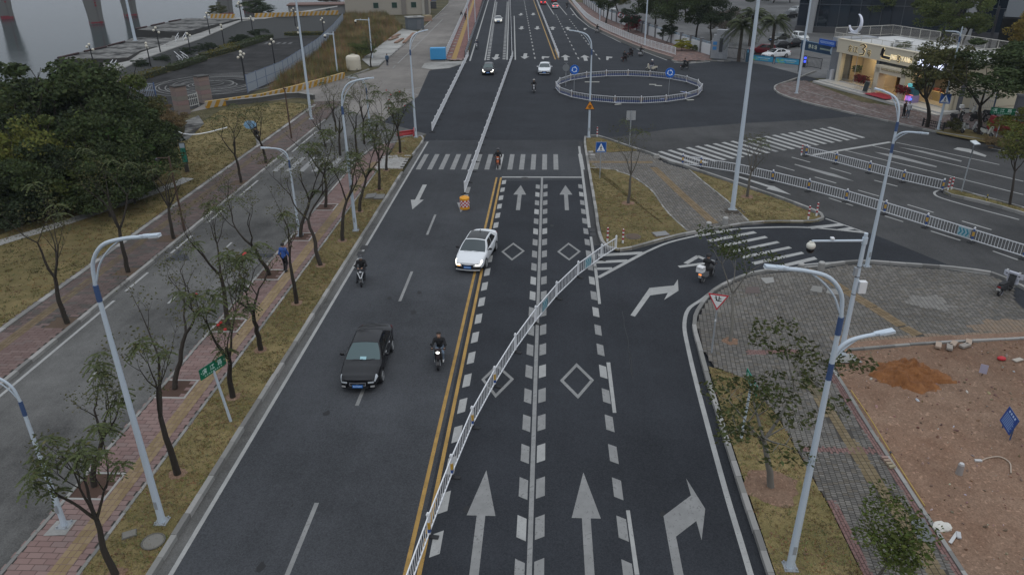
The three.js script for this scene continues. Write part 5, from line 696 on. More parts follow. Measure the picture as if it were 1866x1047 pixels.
const paintCar = (c, m = 0) => new THREE.MeshPhysicalMaterial({ color: C(...c), roughness: .4, metalness: m, clearcoat: .7, clearcoatRoughness: .06, specularIntensity: .15, side: THREE.DoubleSide });
function car(label, p, turn, kind, col, o = {}) {
  const S = carShape(kind), K = S.K, t = thing(kind === 'suv' ? 'parked_suv' : o.name || 'sedan_car', label, 'car', p, turn, o.group), bm = paintCar(col, o.metal || 0), L2 = K.L / 2, gl = glassM(...(o.glass || [.03, .036, .04]));
  part(t, 'body', S.body, bm); part(t, 'windscreen', S.ws, gl); part(t, 'rear_window', S.rw, glassM(.01, .012, .014)); for (const w of S.wins) part(t, 'side_window', w, glassM(.008, .009, .01));
  if (o.roof) part(t, 'roof_panel', S.roof(.03, .97, .93, .006), o.roof);
  part(t, 'underbody', box(K.W * .78, .16, K.L * .86, 0, .3, 0), black);
  for (const z of K.wb) for (const s of [-1, 1]) { const w = part(t, 'wheel', tyreG, black); w.position.set(s * (K.W / 2 - .1), .325, z); const r = part(w, 'rim', rimG, rimM); if (s < 0) r.rotation.y = Math.PI; }
  const F = (x0, x1, y0, y1, off, sg = 1) => S.patch((u, v) => S.front(x0 + (x1 - x0) * u, y0 + (y1 - y0) * v, off, sg), 8, 2);
  const fs = K.sh[K.sh.length - 1][1], hy = fs - .06, w = K.W / 2;
  for (const s of [-1, 1]) {
    const hl = part(t, 'headlight', mg([S.patch((u, v) => S.at(L2 - .42 + .4 * u, s * (4.1 + (1.35 - .6 * u) * v), .012), 6, 6), F(s * w * .5, s * w * .78, hy - .07, hy + .02, .012)]), o.lit ? glow(1, .96, .85, o.lit) : M(.5, .53, .56, .08));
    if (o.amber && s < 0) part(hl, 'indicator', F(s * w * .5, s * w * .7, hy - .11, hy - .05, .02), glow(1, .45, .1, 2));
    part(t, 'tail_light', mg([S.patch((u, v) => S.at(-L2 + .02 + .25 * u, s * (4 + 1.3 * v), .012), 4, 4), F(s * w * .45, s * w * .8, .74, .9, .014, -1)]), o.brake ? glow(1, .05, .06, 3) : M(.25, .008, .01, .2));
    const mm = part(t, 'wing_mirror', mg([ball(.1, s * (w + .12), 1.02, K.gb[0] - .38, 10, 1.1, .75, .6), box(.14, .03, .06, s * (w + .02), .97, K.gb[0] - .38)]), o.mirrors || bm);
    part(t, 'door_seam', mg([[K.gb[0] - .5], [-.12], [-.98]].map(([z]) => S.patch((u, v) => S.at(z + .012 * u, s * (3.05 + 2 * v), .004), 1, 6))), M(.01, .01, .01, .9)); for (const z of [.18, -.72]) part(t, 'door_handle', box(.03, .03, .2, s * (w * .985), .86, z), o.chrome ? M(.5, .5, .5, .2, { metalness: .9 }) : bm);
    if (o.trim) part(t, 'chrome_strip', S.patch((u, v) => { const q = S.cab(.08 + .8 * u, .04 + .035 * v, .02); q.x *= s; return q; }, 10, 1), M(.7, .68, .62, .15, { metalness: .9 }));
    if (o.fog) part(t, 'fog_lamp', F(s * w * .6, s * w * .8, .34, .43, .014), M(.4, .4, .4, .2));
  }
  part(t, 'grille', F(-w * .38, w * .38, fs - .22, fs - .08, .012), o.grille || black); if (o.chrome) { part(t, 'chrome_bar', mg([F(-w * .4, w * .4, fs - .1, fs - .06, .02), F(-w * .4, w * .4, fs - .24, fs - .2, .02), F(-w * .4, -w * .36, fs - .24, fs - .06, .02), F(w * .36, w * .4, fs - .24, fs - .06, .02)]), M(.6, .61, .63, .15, { metalness: .8 })); part(t, 'badge', mg([F(-.05, -.03, fs - .2, fs - .09, .026), F(.03, .05, fs - .2, fs - .09, .026), F(-.04, .04, fs - .155, fs - .135, .026)]), M(.5, .5, .5, .2, { metalness: .9 })); }
  part(t, 'lower_grille', F(-w * (o.wide ? .86 : .5), w * (o.wide ? .86 : .5), .3, o.wide ? .48 : .4, .012), black);
  if (o.wide) part(t, 'bumper_lip', F(-w * .8, w * .8, .24, .285, .03), bm), part(t, 'nose_strip', mg([S.patch((u, v) => S.front(-w * .5 + w * u, fs - .06 - .07 * (1 - Math.abs(2 * u - 1)) + .035 * v, .02), 12, 1)]), M(.02, .025, .05, .2));
  for (const sg of [1, -1]) { const a = sg > 0 ? .44 : .6, pl = part(t, 'number_plate', mg([box(.46, .15, .012, 0, a, sg * (L2 + .058))]), M(.03, .12, .4, .5)); const g = new THREE.PlaneGeometry(.44, .14); if (sg < 0) g.rotateY(Math.PI); part(pl, 'printed_face', g.translate(0, a, sg * (L2 + .066)), plateM); }
  part(t, 'wiper', mg([rod(V(-.5, S.cab(0, .03).y + .03, K.gb[0] + .08), V(.02, S.cab(0, .1).y + .05, K.gb[0] + .06), .008, .008, 4), rod(V(.05, S.cab(0, .03).y + .03, K.gb[0] + .1), V(.55, S.cab(0, .1).y + .04, K.gb[0] - .02), .008, .008, 4)]), black);
  if (o.antenna) part(t, 'antenna_fin', box(.03, .07, .14, 0, K.H + .04, K.gt[1] + .15, 0, .3), black);
  if (o.card) part(t, 'dashboard_card', box(.28, .012, .16, .02, S.cab(0, .12).y + .055, K.gb[0] - .02, 0, .5), M(.3, .5, .55, .5));
  return t;
}
car('white sedan with a black roof straddling the yellow lines', V(-4.32, 0, -42.0), -.147, 'sedan', [.74, .76, .78], { roof: glassM(.012, .013, .015), lit: 2.2, amber: true, wide: true, mirrors: black, antenna: true, glass: [.05, .065, .07] });
car('black sedan with a chrome grille nearest the camera on the road', V(-8.27, 0, -29.15), .03, 'old', [.006, .006, .008], { chrome: true, trim: true, fog: true, glass: [.07, .11, .115], card: true });
car('dark grey sedan with bright headlights coming through the junction', V(-8.8, 0, -110.8), .03, 'hatch', [.02, .022, .026], { lit: 5, glass: [.09, .12, .12] });
car('white sedan with a dark grille coming through the junction', V(-.55, 0, -111.2), -.02, 'sedan', [.72, .74, .76], { wide: true, glass: [.06, .075, .08] });
car('white sedan alone in the bus track beyond the junction', V(-11.9, 0, -182.5), .07, 'old', [.7, .7, .66], { lit: 1.2, glass: [.1, .11, .12] });
car('red and silver car with brake lights on, far up the main road', G(990, 8), 3.14, 'hatch', [.3, .06, .06], { brake: true, name: 'hatchback_car' });
car('pale hatchback with brake lights on, last in the far queue', G(1012, 15), 3.14, 'hatch', [.6, .58, .56], { brake: true, name: 'hatchback_car' });
car('bright red car with brake lights on in the far queue', G(1009.5, 3), 3.14, 'hatch', [.45, .02, .02], { brake: true, name: 'hatchback_car' });
car('pale car at the top edge of the far queue', G(1001, -4), 3.14, 'sedan', [.5, .48, .46], { brake: true });
car('dark red car parked in front of the palm trees', Q('F6 240,790')[0], -1.9, 'suv', [.16, .012, .018]); car('white low sedan parked behind the blue banners', Q('F6 430,845')[0], -1.15, 'sedan', [.72, .73, .74], { roof: glassM(.02, .02, .02) }); car('dark sedan parked between the red car and the black one', Q('F6 470,715')[0], -1.1, 'old', [.012, .012, .014]); car('black sedan parked with its nose to the palm trees', Q('F6 655,690')[0], -1.0, 'sedan', [.008, .008, .01]);
car('white car parked facing the gate behind the mast', Q('F6 790,600')[0], .1, 'suv', [.7, .72, .72]); car('dark olive car parked behind the palm trunk', Q('F6 480,600')[0], -.9, 'old', [.04, .042, .035]); car('grey car parked deep in the lot, lower of three', Q('F6 760,235')[0], -.9, 'sedan', [.1, .11, .12]); car('silver car parked deep in the lot, upper of three', Q('F6 725,175')[0], -.8, 'sedan', [.35, .37, .38]); car('black car parked deep in the lot beside the palms', Q('F6 620,265')[0], -.9, 'suv', [.01, .01, .012]);
car('white car parked behind the compound wall', Q('D 410,80')[0], 1.4, 'sedan', [.65, .66, .66]);
// ---------- trees, shrubs, tall grass ----------
function leafGeo(n, sample, size, seed, o = {}) { n = Math.round(n); // many separate leaf faces; sample(q) gives [x, y, z]
  const q = rng(seed), P = new Float32Array(n * 18), Cc = new Float32Array(n * 18), a = V(0, 0, 0), b = V(0, 0, 0);
  for (let i = 0; i < n; i++) {
    const [x, y, z, kk] = sample(q, i), s = size * (.55 + q() * .9), el = q() * 2 - 1, az = q() * 6.283; a.set(Math.cos(az), el * .7, Math.sin(az)).normalize(); b.set(-a.z + (q() - .5), (q() - .5) * 1.2, a.x + (q() - .5)).cross(a).normalize();
    const w = s * (o.w || .5), k = (.7 + q() * .6) * (kk || 1), kr = k * (.9 + q() * .3), kb = k * (.8 + .3 * q());
    const pts = [[-.5, 0], [0, -.5], [.5, 0], [-.5, 0], [.5, 0], [0, .5]];
    pts.forEach(([u, v], j) => { const f = i * 18 + j * 3; P[f] = x + a.x * u * s + b.x * v * w; P[f + 1] = y + a.y * u * s + b.y * v * w; P[f + 2] = z + a.z * u * s + b.z * v * w; Cc[f] = kr; Cc[f + 1] = k; Cc[f + 2] = kb; });
  }
  const g = new THREE.BufferGeometry(); g.setAttribute('position', new THREE.BufferAttribute(P, 3)); g.setAttribute('color', new THREE.BufferAttribute(Cc, 3)); g.computeVertexNormals(); return g;
}
const leafM = (r, g, b) => new THREE.MeshPhysicalMaterial({ color: C(r, g, b), roughness: .85, vertexColors: true, side: THREE.DoubleSide });
const barkM = M(.035, .028, .022, .95), barkG = M(.11, .1, .085, .95), barkP = M(.17, .16, .14, .9);
// a forking tree: limbs and twigs as tapering tubes; tips returns where the leaves hang
function skeleton(seed, o) {
  const q = rng(seed), trunk = [], limbs = [], tips = [], h = o.h, r0 = o.r || .12;
  const grow = (p, d, len, r, dep) => {
    const pts = [p.clone()], n = dep === 0 ? 6 : 4, dir = d.clone(); let c = p.clone();
    for (let i = 0; i < n; i++) { dir.x += (q() - .5) * (o.wob || .35); dir.z += (q() - .5) * (o.wob || .35); dir.y += dep ? (o.rise || .1) : .02; dir.normalize(); c = c.clone().addScaledVector(dir, len / n); pts.push(c); }
    const r1 = r * (dep === 0 ? .62 : .5); (dep === 0 ? trunk : limbs).push(taper(pts, r, r1, dep === 0 ? 9 : dep === 1 ? 6 : 4));
    if (dep >= (o.dep || 3)) { tips.push([c, dir.clone()]); return; }
    const k = dep === 0 ? (o.forks || 3) : 2 + (q() < .45 ? 1 : 0), a0 = q() * 6.28;
    for (let i = 0; i < k; i++) {
      const az = a0 + i / k * 6.283 + (q() - .5) * .7, sp = (o.spread || .55) * (.7 + q() * .7), nd = dir.clone().multiplyScalar(1).add(V(Math.cos(az) * sp, .1, Math.sin(az) * sp)).normalize();
      const at = dep > 0 && i > 0 && q() < .5 ? pts[Math.max(1, n - 1 - Math.floor(q() * 2))] : c; grow(at, nd, len * (dep === 0 ? (o.ratio || .62) : .66) * (.75 + q() * .5), r1 * (i ? .78 : .95), dep + 1);
    }
    if (dep && q() < .4) tips.push([pts[2], dir.clone()]);
  };
  grow(V(0, 0, 0), V((o.lean || 0), 1, (o.leanz || 0)).normalize(), h * (o.bole || .42), r0, 0);
  return { trunk: mg(trunk), limbs: mg(limbs), tips };
}
function fronds(tips, seed, o) { // drooping compound leaves gathered at branch ends
  const q = rng(seed), P = [], Cc = [], quad = (c, a, b, k) => { const v = [[-1, 0], [0, -1], [1, 0], [-1, 0], [1, 0], [0, 1]]; for (const [u, w] of v) { P.push(c.x + a.x * u + b.x * w, c.y + a.y * u + b.y * w, c.z + a.z * u + b.z * w); Cc.push(k * (.9 + .2 * q()), k, k * .9); } };
  for (const [t, d] of tips) {
    if (q() > (o.keep || .5)) continue; const n = 5 + Math.floor(q() * 4), L = (o.L || .5) * (.7 + .5 * q());
    for (let f = 0; f < n; f++) { const az = f / n * 6.283 + q(), up = .5 - q() * .6; for (let s = 1; s <= 6; s++) { const u = s / 6, c = V(t.x + Math.cos(az) * L * u, t.y + L * (up * u - .8 * u * u), t.z + Math.sin(az) * L * u), k = .65 + q() * .7; for (const e of [-1, 1]) { const a = V(-Math.sin(az) * e * .5 + Math.cos(az) * .35, -.25, Math.cos(az) * e * .5 + Math.sin(az) * .35).multiplyScalar(.13), b = V(Math.cos(az), .1 * e, Math.sin(az)).multiplyScalar(.05); quad(c.clone().add(a), a, b, k); } } }
  }
  const g = new THREE.BufferGeometry(); g.setAttribute('position', new THREE.Float32BufferAttribute(P, 3)); g.setAttribute('color', new THREE.Float32BufferAttribute(Cc, 3)); g.computeVertexNormals(); return g;
}
const leafDark = leafM(.055, .068, .022), leafOlive = leafM(.08, .085, .03), flowerM = M(.4, .02, .015, .6);
const treeProto = [];
for (const [i, o] of [[0, { h: 6.4, forks: 3, keep: .5, lean: .12 }], [1, { h: 6.6, forks: 2, keep: .14, lean: -.1, dep: 4 }], [2, { h: 6.2, forks: 3, keep: .16, lean: .05, wob: .5, dep: 4 }], [3, { h: 6, forks: 4, keep: .55, spread: .5 }], [4, { h: 6.8, forks: 2, keep: .1, wob: .55, lean: -.15, dep: 4 }], [5, { h: 6.8, forks: 3, keep: .02, spread: .75, dep: 4, bole: .38 }], [6, { h: 6.2, forks: 4, keep: .03, spread: .7, dep: 4, bole: .36 }]]) {
  const s = skeleton(101 + i * 7, { r: .135, dep: 3, ...o }); const fine = s.tips.map(([t, d]) => t); const small = o.dep === 4 ? leafGeo(560, (q) => { const t = fine[Math.floor(q() * fine.length)]; return [t.x + (q() - .5) * .6, t.y + (q() - .5) * .6, t.z + (q() - .5) * .6]; }, .1, 900 + i) : leafGeo(430, (q) => { const t = fine[Math.floor(q() * fine.length)]; return [t.x + (q() - .5) * .7, t.y + (q() - .5) * .6, t.z + (q() - .5) * .7]; }, .13, 900 + i);
  treeProto.push({ ...s, leaves: fronds(s.tips, 500 + i, o), small, H: o.h });
}
function streetTree(p, v, turn, s, label, group, o = {}) {
  const K = treeProto[v], t = thing(o.name || (v > 4 ? 'bare_tree' : 'street_tree'), label, 'tree', p, turn, group); t.scale.setScalar(s);
  part(t, 'trunk', K.trunk, o.bark || barkM); part(t, 'branches', K.limbs, o.bark || barkM); if (K.leaves.attributes.position.count) part(t, 'foliage', K.leaves, o.leaf || leafDark); part(t, 'leaves', K.small, o.small || leafOlive);
  if (o.flowers) { const q = rng(o.flowers), l = []; for (let k = 0; k < 6; k++) { const c = K.tips[Math.floor(q() * K.tips.length)][0]; l.push(ball(.075, c.x + (q() - .5) * .3, c.y + .15, c.z + (q() - .5) * .3, 6, 1.2, .7, 1)); } part(t, 'blossoms', mg(l), flowerM); }
  return t;
}
const LOOK = ['leafy tree with dark clumps', 'thin forked tree with few leaves', 'crooked tree with sparse leaves', 'full-crowned dark green tree', 'nearly leafless twisting tree', 'bare twiggy tree', 'bare spreading tree'];
vergeT.forEach((p, i) => streetTree(p, [3, 1, 0, 2, 1, 4, 0, 2, 3, 0, 3][i], i * 2.1 + .7, [.86, 1, .95, .98, .9, 1, .98, .95, .92, .9, .92][i], `${LOOK[[3, 1, 0, 2, 1, 4, 0, 2, 3, 0, 3][i]]}, ${ORD[i]} along the grass verge from the near end`, 'trees along the grass verge', { flowers: [2, 10].includes(i) ? i + 3 : 0 }));
['190,885', '323,708', '420,592', '486,500', '544,431', '587,377'].forEach((s, i) => { const v = [2, 4, 1, 4, 2, 1][i]; const p = Q('P ' + s, WH)[0]; streetTree(V(-16.45, WH, p.z), v, i * 1.7 + 2, [.85, .9, 1, .9, .98, .9][i], `${LOOK[v]}, in the ${ORD[i]} tree pit of the red pavement`, 'trees in the pits of the red pavement'); });
pit0.forEach((p, i) => { const v = [5, 5, 6, 5, 6][i]; streetTree(p, v, i * 1.3, [1.02, 1.05, .95, .9, .95][i], `${LOOK[v]}, ${ORD[i]} along the brown river-side pavement`, 'trees along the brown pavement', { bark: barkM }); });
[['654,295', 1, .95, 'behind the verge end by the pale path'], ['620,283', 6, .9, 'on the red pavement near the zebra stripes'], ['592,268', 6, .75, 'beside the far zebra stripes of the service road'], ['664,262', 5, .9, 'at the end of the red pavement'], ['612,240', 5, .8, 'at the bend of the brown pavement']].forEach(([s, v, k, l], i) => streetTree(Q('P ' + s, WH)[0], v, i * 2.3, k, `${LOOK[v]} ${l}`, 'trees along the brown pavement'));
streetTree(G(1145, 370, WH), 5, 1, .85, 'slim bare tree in the larger grass patch of the island', 'bare trees on the island', { bark: barkG }).children.slice(2).forEach(m => m.scale.setScalar(1)); streetTree(G(1362, 358, WH), 6, 2, .85, 'slim bare tree in the pointed grass patch of the island', 'bare trees on the island', { bark: barkG });
for (const n of ['(67,380)', '0,560']) ; streetTree(G(676, 122, 0), 6, .4, .95, 'bare tree on the pale kerb beside the cream tank', 'bare trees on the side street', { bark: barkM });
// small-leaved trees with open crowns
function openTree(p, seed, o, label, cat = 'tree') {
  const s = skeleton(seed, o), t = thing(o.name || 'small_leaved_tree', label, cat, p, o.turn || 0); part(t, 'trunk', s.trunk, o.bark || barkP); part(t, 'branches', s.limbs, o.bark || barkP);
  const cl = []; const q = rng(seed + 3); for (const [c] of s.tips) if (q() < (o.keep || .8)) cl.push(c);
  part(t, 'leaves', leafGeo(cl.length * (o.per || 26), (r, i) => { const c = cl[i % cl.length], k = o.cr || .3, u = r() * 6.28, w = Math.cbrt(r()) * k; return [c.x + Math.cos(u) * w, c.y + (r() - .5) * k * 1.1, c.z + Math.sin(u) * w]; }, o.leafSize || .13, seed + 9, { w: .5 }), o.leaf || leafDark); return t;
}
openTree(G(1405, 886, WH), 61, { h: 4.9, r: .13, forks: 4, spread: 1.0, dep: 3, bole: .45, ratio: .75, lean: -.14, leanz: -.05, leafSize: .16, keep: 1, per: 62, cr: .42, rise: .02, leaf: leafM(.06, .075, .022) }, 'spreading small-leaved tree with a pale trunk in a soil ring');
openTree(G(1331, 621, WH), 64, { h: 4.7, r: .085, forks: 3, spread: .8, dep: 3, bole: .5, keep: .75, per: 60, cr: .42, leaf: leafM(.05, .07, .018), lean: .12 }, 'slim tree with a pale trunk beside the give way sign');
openTree(G(1620, 990, 2.0).setY(WH), 71, { h: 3.5, r: .06, forks: 5, spread: 1.0, dep: 3, bole: .35, keep: 1, per: 85, cr: .42, leaf: leafM(.08, .11, .022), bark: barkG }, 'young dense green tree on the brick plaza at the lower edge');
openTree(G(1841, 372, .2), 77, { h: 5.6, r: .1, forks: 4, spread: .7, dep: 3, bole: .42, keep: 1, per: 70, cr: .5, leafSize: .17, leaf: leafM(.09, .105, .022), bark: barkM }, 'leafy yellow-green tree on the grassy median');
openTree(G(1886, 420, .2), 79, { h: 3, r: .06, forks: 4, spread: .7, dep: 3, bole: .25, keep: 1, per: 60, cr: .4, leaf: leafM(.09, .1, .022), bark: barkM }, 'low leafy shrub tree at the outer end of the median');
// dense crowns made of clumps
const crownGeo = []; for (let v = 0; v < 4; v++) { const q = rng(300 + v), cl = []; for (let i = 0; i < 46; i++) { const a = q() * 6.283, el = Math.asin(q() * 1.75 - .75), r = .45 + .58 * q(); cl.push([Math.cos(a) * Math.cos(el) * r, Math.sin(el) * r * (.85 + .3 * q()), Math.sin(a) * Math.cos(el) * r, .13 + .2 * q(), .8 + .4 * q()]); } crownGeo.push(leafGeo(9500, (r, i) => { const c = cl[i % 46], u = r() * 6.283, e = Math.asin(r() * 2 - 1), k = c[3] * (.35 + .8 * Math.sqrt(r())); return [c[0] + Math.cos(u) * Math.cos(e) * k, c[1] + Math.sin(e) * k * .6, c[2] + Math.sin(u) * Math.cos(e) * k, c[4]]; }, .07, 330 + v, { w: .6 })); }
const trunkGeo = [0, 1, 2].map(k => { const s = skeleton(800 + k, { h: 2.1, r: .045, forks: 4, dep: 2, bole: .5, spread: .7, ratio: .7 }); return mg([s.trunk, s.limbs]); });
const LM = { dark: leafM(.036, .056, .016), deep: leafM(.022, .036, .014), mid: leafM(.068, .092, .022), bamboo: leafM(.115, .13, .026), bright: leafM(.04, .085, .015), brown: leafM(.13, .095, .045), olive: leafM(.07, .075, .025), yellow: leafM(.2, .2, .015), autumn: leafM(.2, .15, .03), red: leafM(.16, .012, .02), grey: leafM(.1, .09, .075) };
function dense(p, H, Rr, v, mat, label, group, o = {}) {
  const t = thing(o.name || 'dense_tree', label, o.cat || 'tree', p, v * 1.9 + p.x, group), low = o.low || .3; const tr = part(t, 'trunk', trunkGeo[v % 3], barkM); tr.scale.set(H * .5, H * .42, H * .5);
  const c = part(t, 'crown', crownGeo[v % 4], mat); c.position.y = H * (1 + low) / 2; c.scale.set(Rr * (.9 + .25 * hash(v, 3)), H * (1 - low) / 2 * 1.02, Rr * (.9 + .25 * hash(v, 8))); return t;
}
const TG = 'trees of the riverside thicket';
[[-30, 118, 10, 4.4, 'dark'], [22, 108, 10, 4.2, 'dark'], [78, 110, 11, 4.6, 'dark'], [135, 113, 10.5, 4.2, 'dark'], [185, 122, 9.5, 3.6, 'mid'], [225, 160, 7, 3, 'olive'], [255, 195, 6, 2.4, 'dark'], [32, 148, 9, 3.8, 'mid'], [92, 160, 9, 3.8, 'deep'], [150, 165, 9, 3.8, 'dark'], [205, 182, 8, 3.4, 'dark'], [238, 225, 6, 2.8, 'dark'], [-5, 190, 8, 3.4, 'mid'], [50, 200, 8, 3.2, 'bamboo'], [112, 205, 7.5, 3.0, 'mid'], [165, 225, 7, 3, 'dark'], [205, 236, 6, 2.7, 'bright'], [15, 255, 6.5, 3, 'dark'], [65, 262, 6, 2.8, 'deep'], [118, 262, 5.5, 2.6, 'mid'], [168, 272, 5.5, 2.5, 'dark'], [222, 275, 4.5, 2.2, 'dark'], [-25, 300, 5, 2.8, 'deep'], [20, 310, 4, 2.2, 'deep'], [75, 312, 3.4, 2.0, 'dark'], [128, 312, 3, 1.8, 'deep']].forEach(([x, y, H, r, m], i) => {
  const o2 = { low: i > 11 ? .02 : .15 }; const word = { dark: 'dark evergreen', deep: 'very dark', mid: 'mid green', bamboo: 'yellow-green feathery', bright: 'bright green', olive: 'olive green' }[m]; dense(G(x, y, H * .92).setY(0), H * .9, r * .95, i, LM[m], `${word} tree, number ${i + 1} from the river in the dense thicket`.replace(/number (\d+) from the river/, (_, n) => (ORD[n - 1] || 'last') + ' from the river'), TG, o2);
});
// undergrowth at the foot of the thicket
{ const P = QX('P -40,300 60,290 180,300 262,285 318,240 338,258 300,290 240,320 150,365 60,405 -40,440'); const g = leafGeo(9000, q => { for (; ;) { const x = -75 + q() * 55, z = -90 + q() * 70; if (inPoly(x, z, P)) return [x, .1 + q() * q() * 1.5, z]; } }, .3, 41); const m = part(scene, 'undergrowth', g, LM.deep); m.userData.kind = 'stuff'; }
[['70,330', .9], ['185,300', 1.0], ['268,262', 1.05]].forEach(([s, k], i) => streetTree(Q('P ' + s, 0)[0], 5 + (i & 1), i, k, 'bare pale-twigged tree at the edge of the thicket, ' + ['nearest the camera', 'in the middle of three', 'by the information post'][i], TG, { bark: barkG }));
[[292, 236, 2.6, 2.2], [312, 238, 2.2, 1.9], [276, 228, 2.4, 2]].forEach(([x, y, H, r], i) => dense(G(x, y), H, r, i, LM.brown, 'dry brown bush by the gate pillar, ' + ['in the middle', 'on the right', 'on the left'][i] + ' of three', 'dry bushes by the gate', { low: .02, name: 'dry_bush', cat: 'bush' }));
// the compound behind the white wall and the trees near the shop
[[1104, 44, 9, 3.4, 'dark'], [1128, 30, 8, 3, 'olive'], [1145, 62, 5, 2.2, 'deep'], [1192, 66, 9.5, 3.8, 'dark'], [1232, 78, 10, 4, 'dark'], [1268, 70, 9, 3.2, 'dark'], [1296, 78, 8.5, 3.2, 'deep'], [1215, 79, 3.6, 1.6, 'deep'], [1250, 40, 10, 4.4, 'dark'], [1165, 22, 10, 4, 'deep'], [1320, 62, 5, 3, 'grey'], [1210, 15, 11, 5, 'dark'], [1290, 20, 11, 5, 'deep'], [1085, 8, 9, 4, 'olive'], [1380, 22, 7, 4, 'deep'], [1410, 5, 9, 5, 'dark'], [1440, 5, 8, 4, 'olive']].forEach(([x, y, H, r, m], i) => dense(G(x, y), H, r, i + 1, LM[m], `${{ dark: 'dark green', olive: 'olive', deep: 'very dark', grey: 'leafless grey-twigged' }[m]} tree, ${ORD[i]} from the parapet behind the long white wall`, 'trees behind the white wall', { low: i === 10 ? .05 : .25 }));
dense(G(1150, 58), 3.2, 1.9, 2, LM.red, 'dark red flowering bush in front of the white wall', null, { low: .05, name: 'flowering_bush', cat: 'bush' });
[[1243, 92, 1.9, 1.5], [1256, 91, .9, .6], [1265, 93, 1.0, .6]].forEach(([x, y, H, r], i) => dense(G(x, y, .14), H, r, i, i === 2 ? LM.mid : LM.yellow, ['large yellow-green bush at the foot of the white wall', 'small yellow-green bush beside the large one', 'small green bush nearest the stone gate pillar'][i], null, { low: .04, name: 'bush', cat: 'bush' }));
function broad(p, H, Rr, v, mat, label, bole = .4) { const t = dense(p, H, Rr, v, mat, label, null, { low: bole, name: 'broad_tree' }); const s = skeleton(900 + v, { h: H * .95, r: .22, forks: 4, dep: 2, bole: .4, spread: .6, ratio: .8 }); t.children[0].geometry = s.trunk; t.children[0].scale.setScalar(1); part(t, 'branches', s.limbs, barkM); return t; }
broad(G(1690, 231, WH), 8.8, 2.9, 1, LM.olive, 'leafy dark tree standing in front of the shop', .3); broad(G(1785, 244, WH), 8.6, 3.8, 2, LM.dark, 'broad dark tree rising among the parked scooters', .38); broad(G(1868, 222, WH), 8.6, 3.8, 3, LM.dark, 'broad dark tree by the outer railings', .38);
[[1600, 60, 10, 4, 'mid'], [1640, 50, 9.5, 4, 'olive'], [1700, 95, 10.5, 3.6, 'mid'], [1745, 105, 9.5, 3.4, 'mid'], [1560, 55, 8, 3.4, 'deep'], [1672, 60, 9.5, 3.6, 'dark'], [1868, 120, 8, 3, 'autumn']].forEach(([x, y, H, r, m], i) => dense(G(x, y), H, r, i, LM[m], `${{ mid: 'green', olive: 'yellowish', deep: 'very dark', dark: 'dark', autumn: 'orange-leaved' }[m]} tree, ${ORD[i]} of the row behind the shop roof`, 'trees behind the shop'));
[[1741, 240, 1.3, .8, 'olive'], [1812, 270, 1.1, 1, 'brown'], [1862, 262, 3.2, 2.2, 'yellow']].forEach(([x, y, H, r, m], i) => dense(G(x, y, WH), H, r, i, m === 'yellow' ? LM.bamboo : LM[m], ['low bush by the fence beside the scooters', 'dry low bush under the green street sign', 'yellow-green shrub at the pavement edge'][i], null, { low: .03, name: 'bush', cat: 'bush' }));
function palm(p, H, label, seed) {
  const t = thing('palm_tree', label, 'palm tree', p, seed), q = rng(seed * 31 + 5); const tr = []; for (let k = 0; k < 12; k++) tr.push(cyl(.27 - k * .006, .31 - k * .006, H * .6 / 12 + .02, 0, H * .6 * (k + .5) / 12, 0, 10)); part(t, 'trunk', mg(tr), M(.07, .055, .045, .95));
  const P = [], Cc = [], top = H * .6; for (let f = 0; f < 64; f++) { const az = q() * 6.283, el = 1.25 - q() * 1.7, L = 3.4 * (.8 + .35 * q()); const pts = []; for (let s = 0; s <= 9; s++) { const u = s / 9, hor = L * (u * Math.cos(el) + .0), y = L * (u * Math.sin(el) - .62 * u * u); pts.push(V(Math.cos(az) * hor, top + y + .2, Math.sin(az) * hor)); } for (let s = 1; s < 9; s++) for (const e of [-1, 1]) for (let j = 0; j < 4; j++) { const c = pts[s].clone().lerp(pts[s + 1], j * .25), k = .6 + .7 * q(), a = V(-Math.sin(az) * e * .75 + Math.cos(az) * .5, -.35 - .3 * q(), Math.cos(az) * e * .75 + Math.sin(az) * .5).multiplyScalar(.55), w = V(Math.cos(az), 0, Math.sin(az)).multiplyScalar(.045); const tri = [c.clone().sub(w), c.clone().add(w), c.clone().add(a)]; for (const v of tri) { P.push(v.x, v.y, v.z); Cc.push(k, k, k); } } }
  const g = new THREE.BufferGeometry(); g.setAttribute('position', new THREE.Float32BufferAttribute(P, 3)); g.setAttribute('color', new THREE.Float32BufferAttribute(Cc, 3)); g.computeVertexNormals(); part(t, 'fronds', g, leafM(.05, .062, .022));
}
palm(G(1346, 112), 8.6, 'palm tree nearest the stone gate pillar', 1); palm(G(1405, 100), 8.4, 'palm tree beside the parked dark cars', 2); palm(G(1366, 84), 8.6, 'palm tree set back between two others', 3);
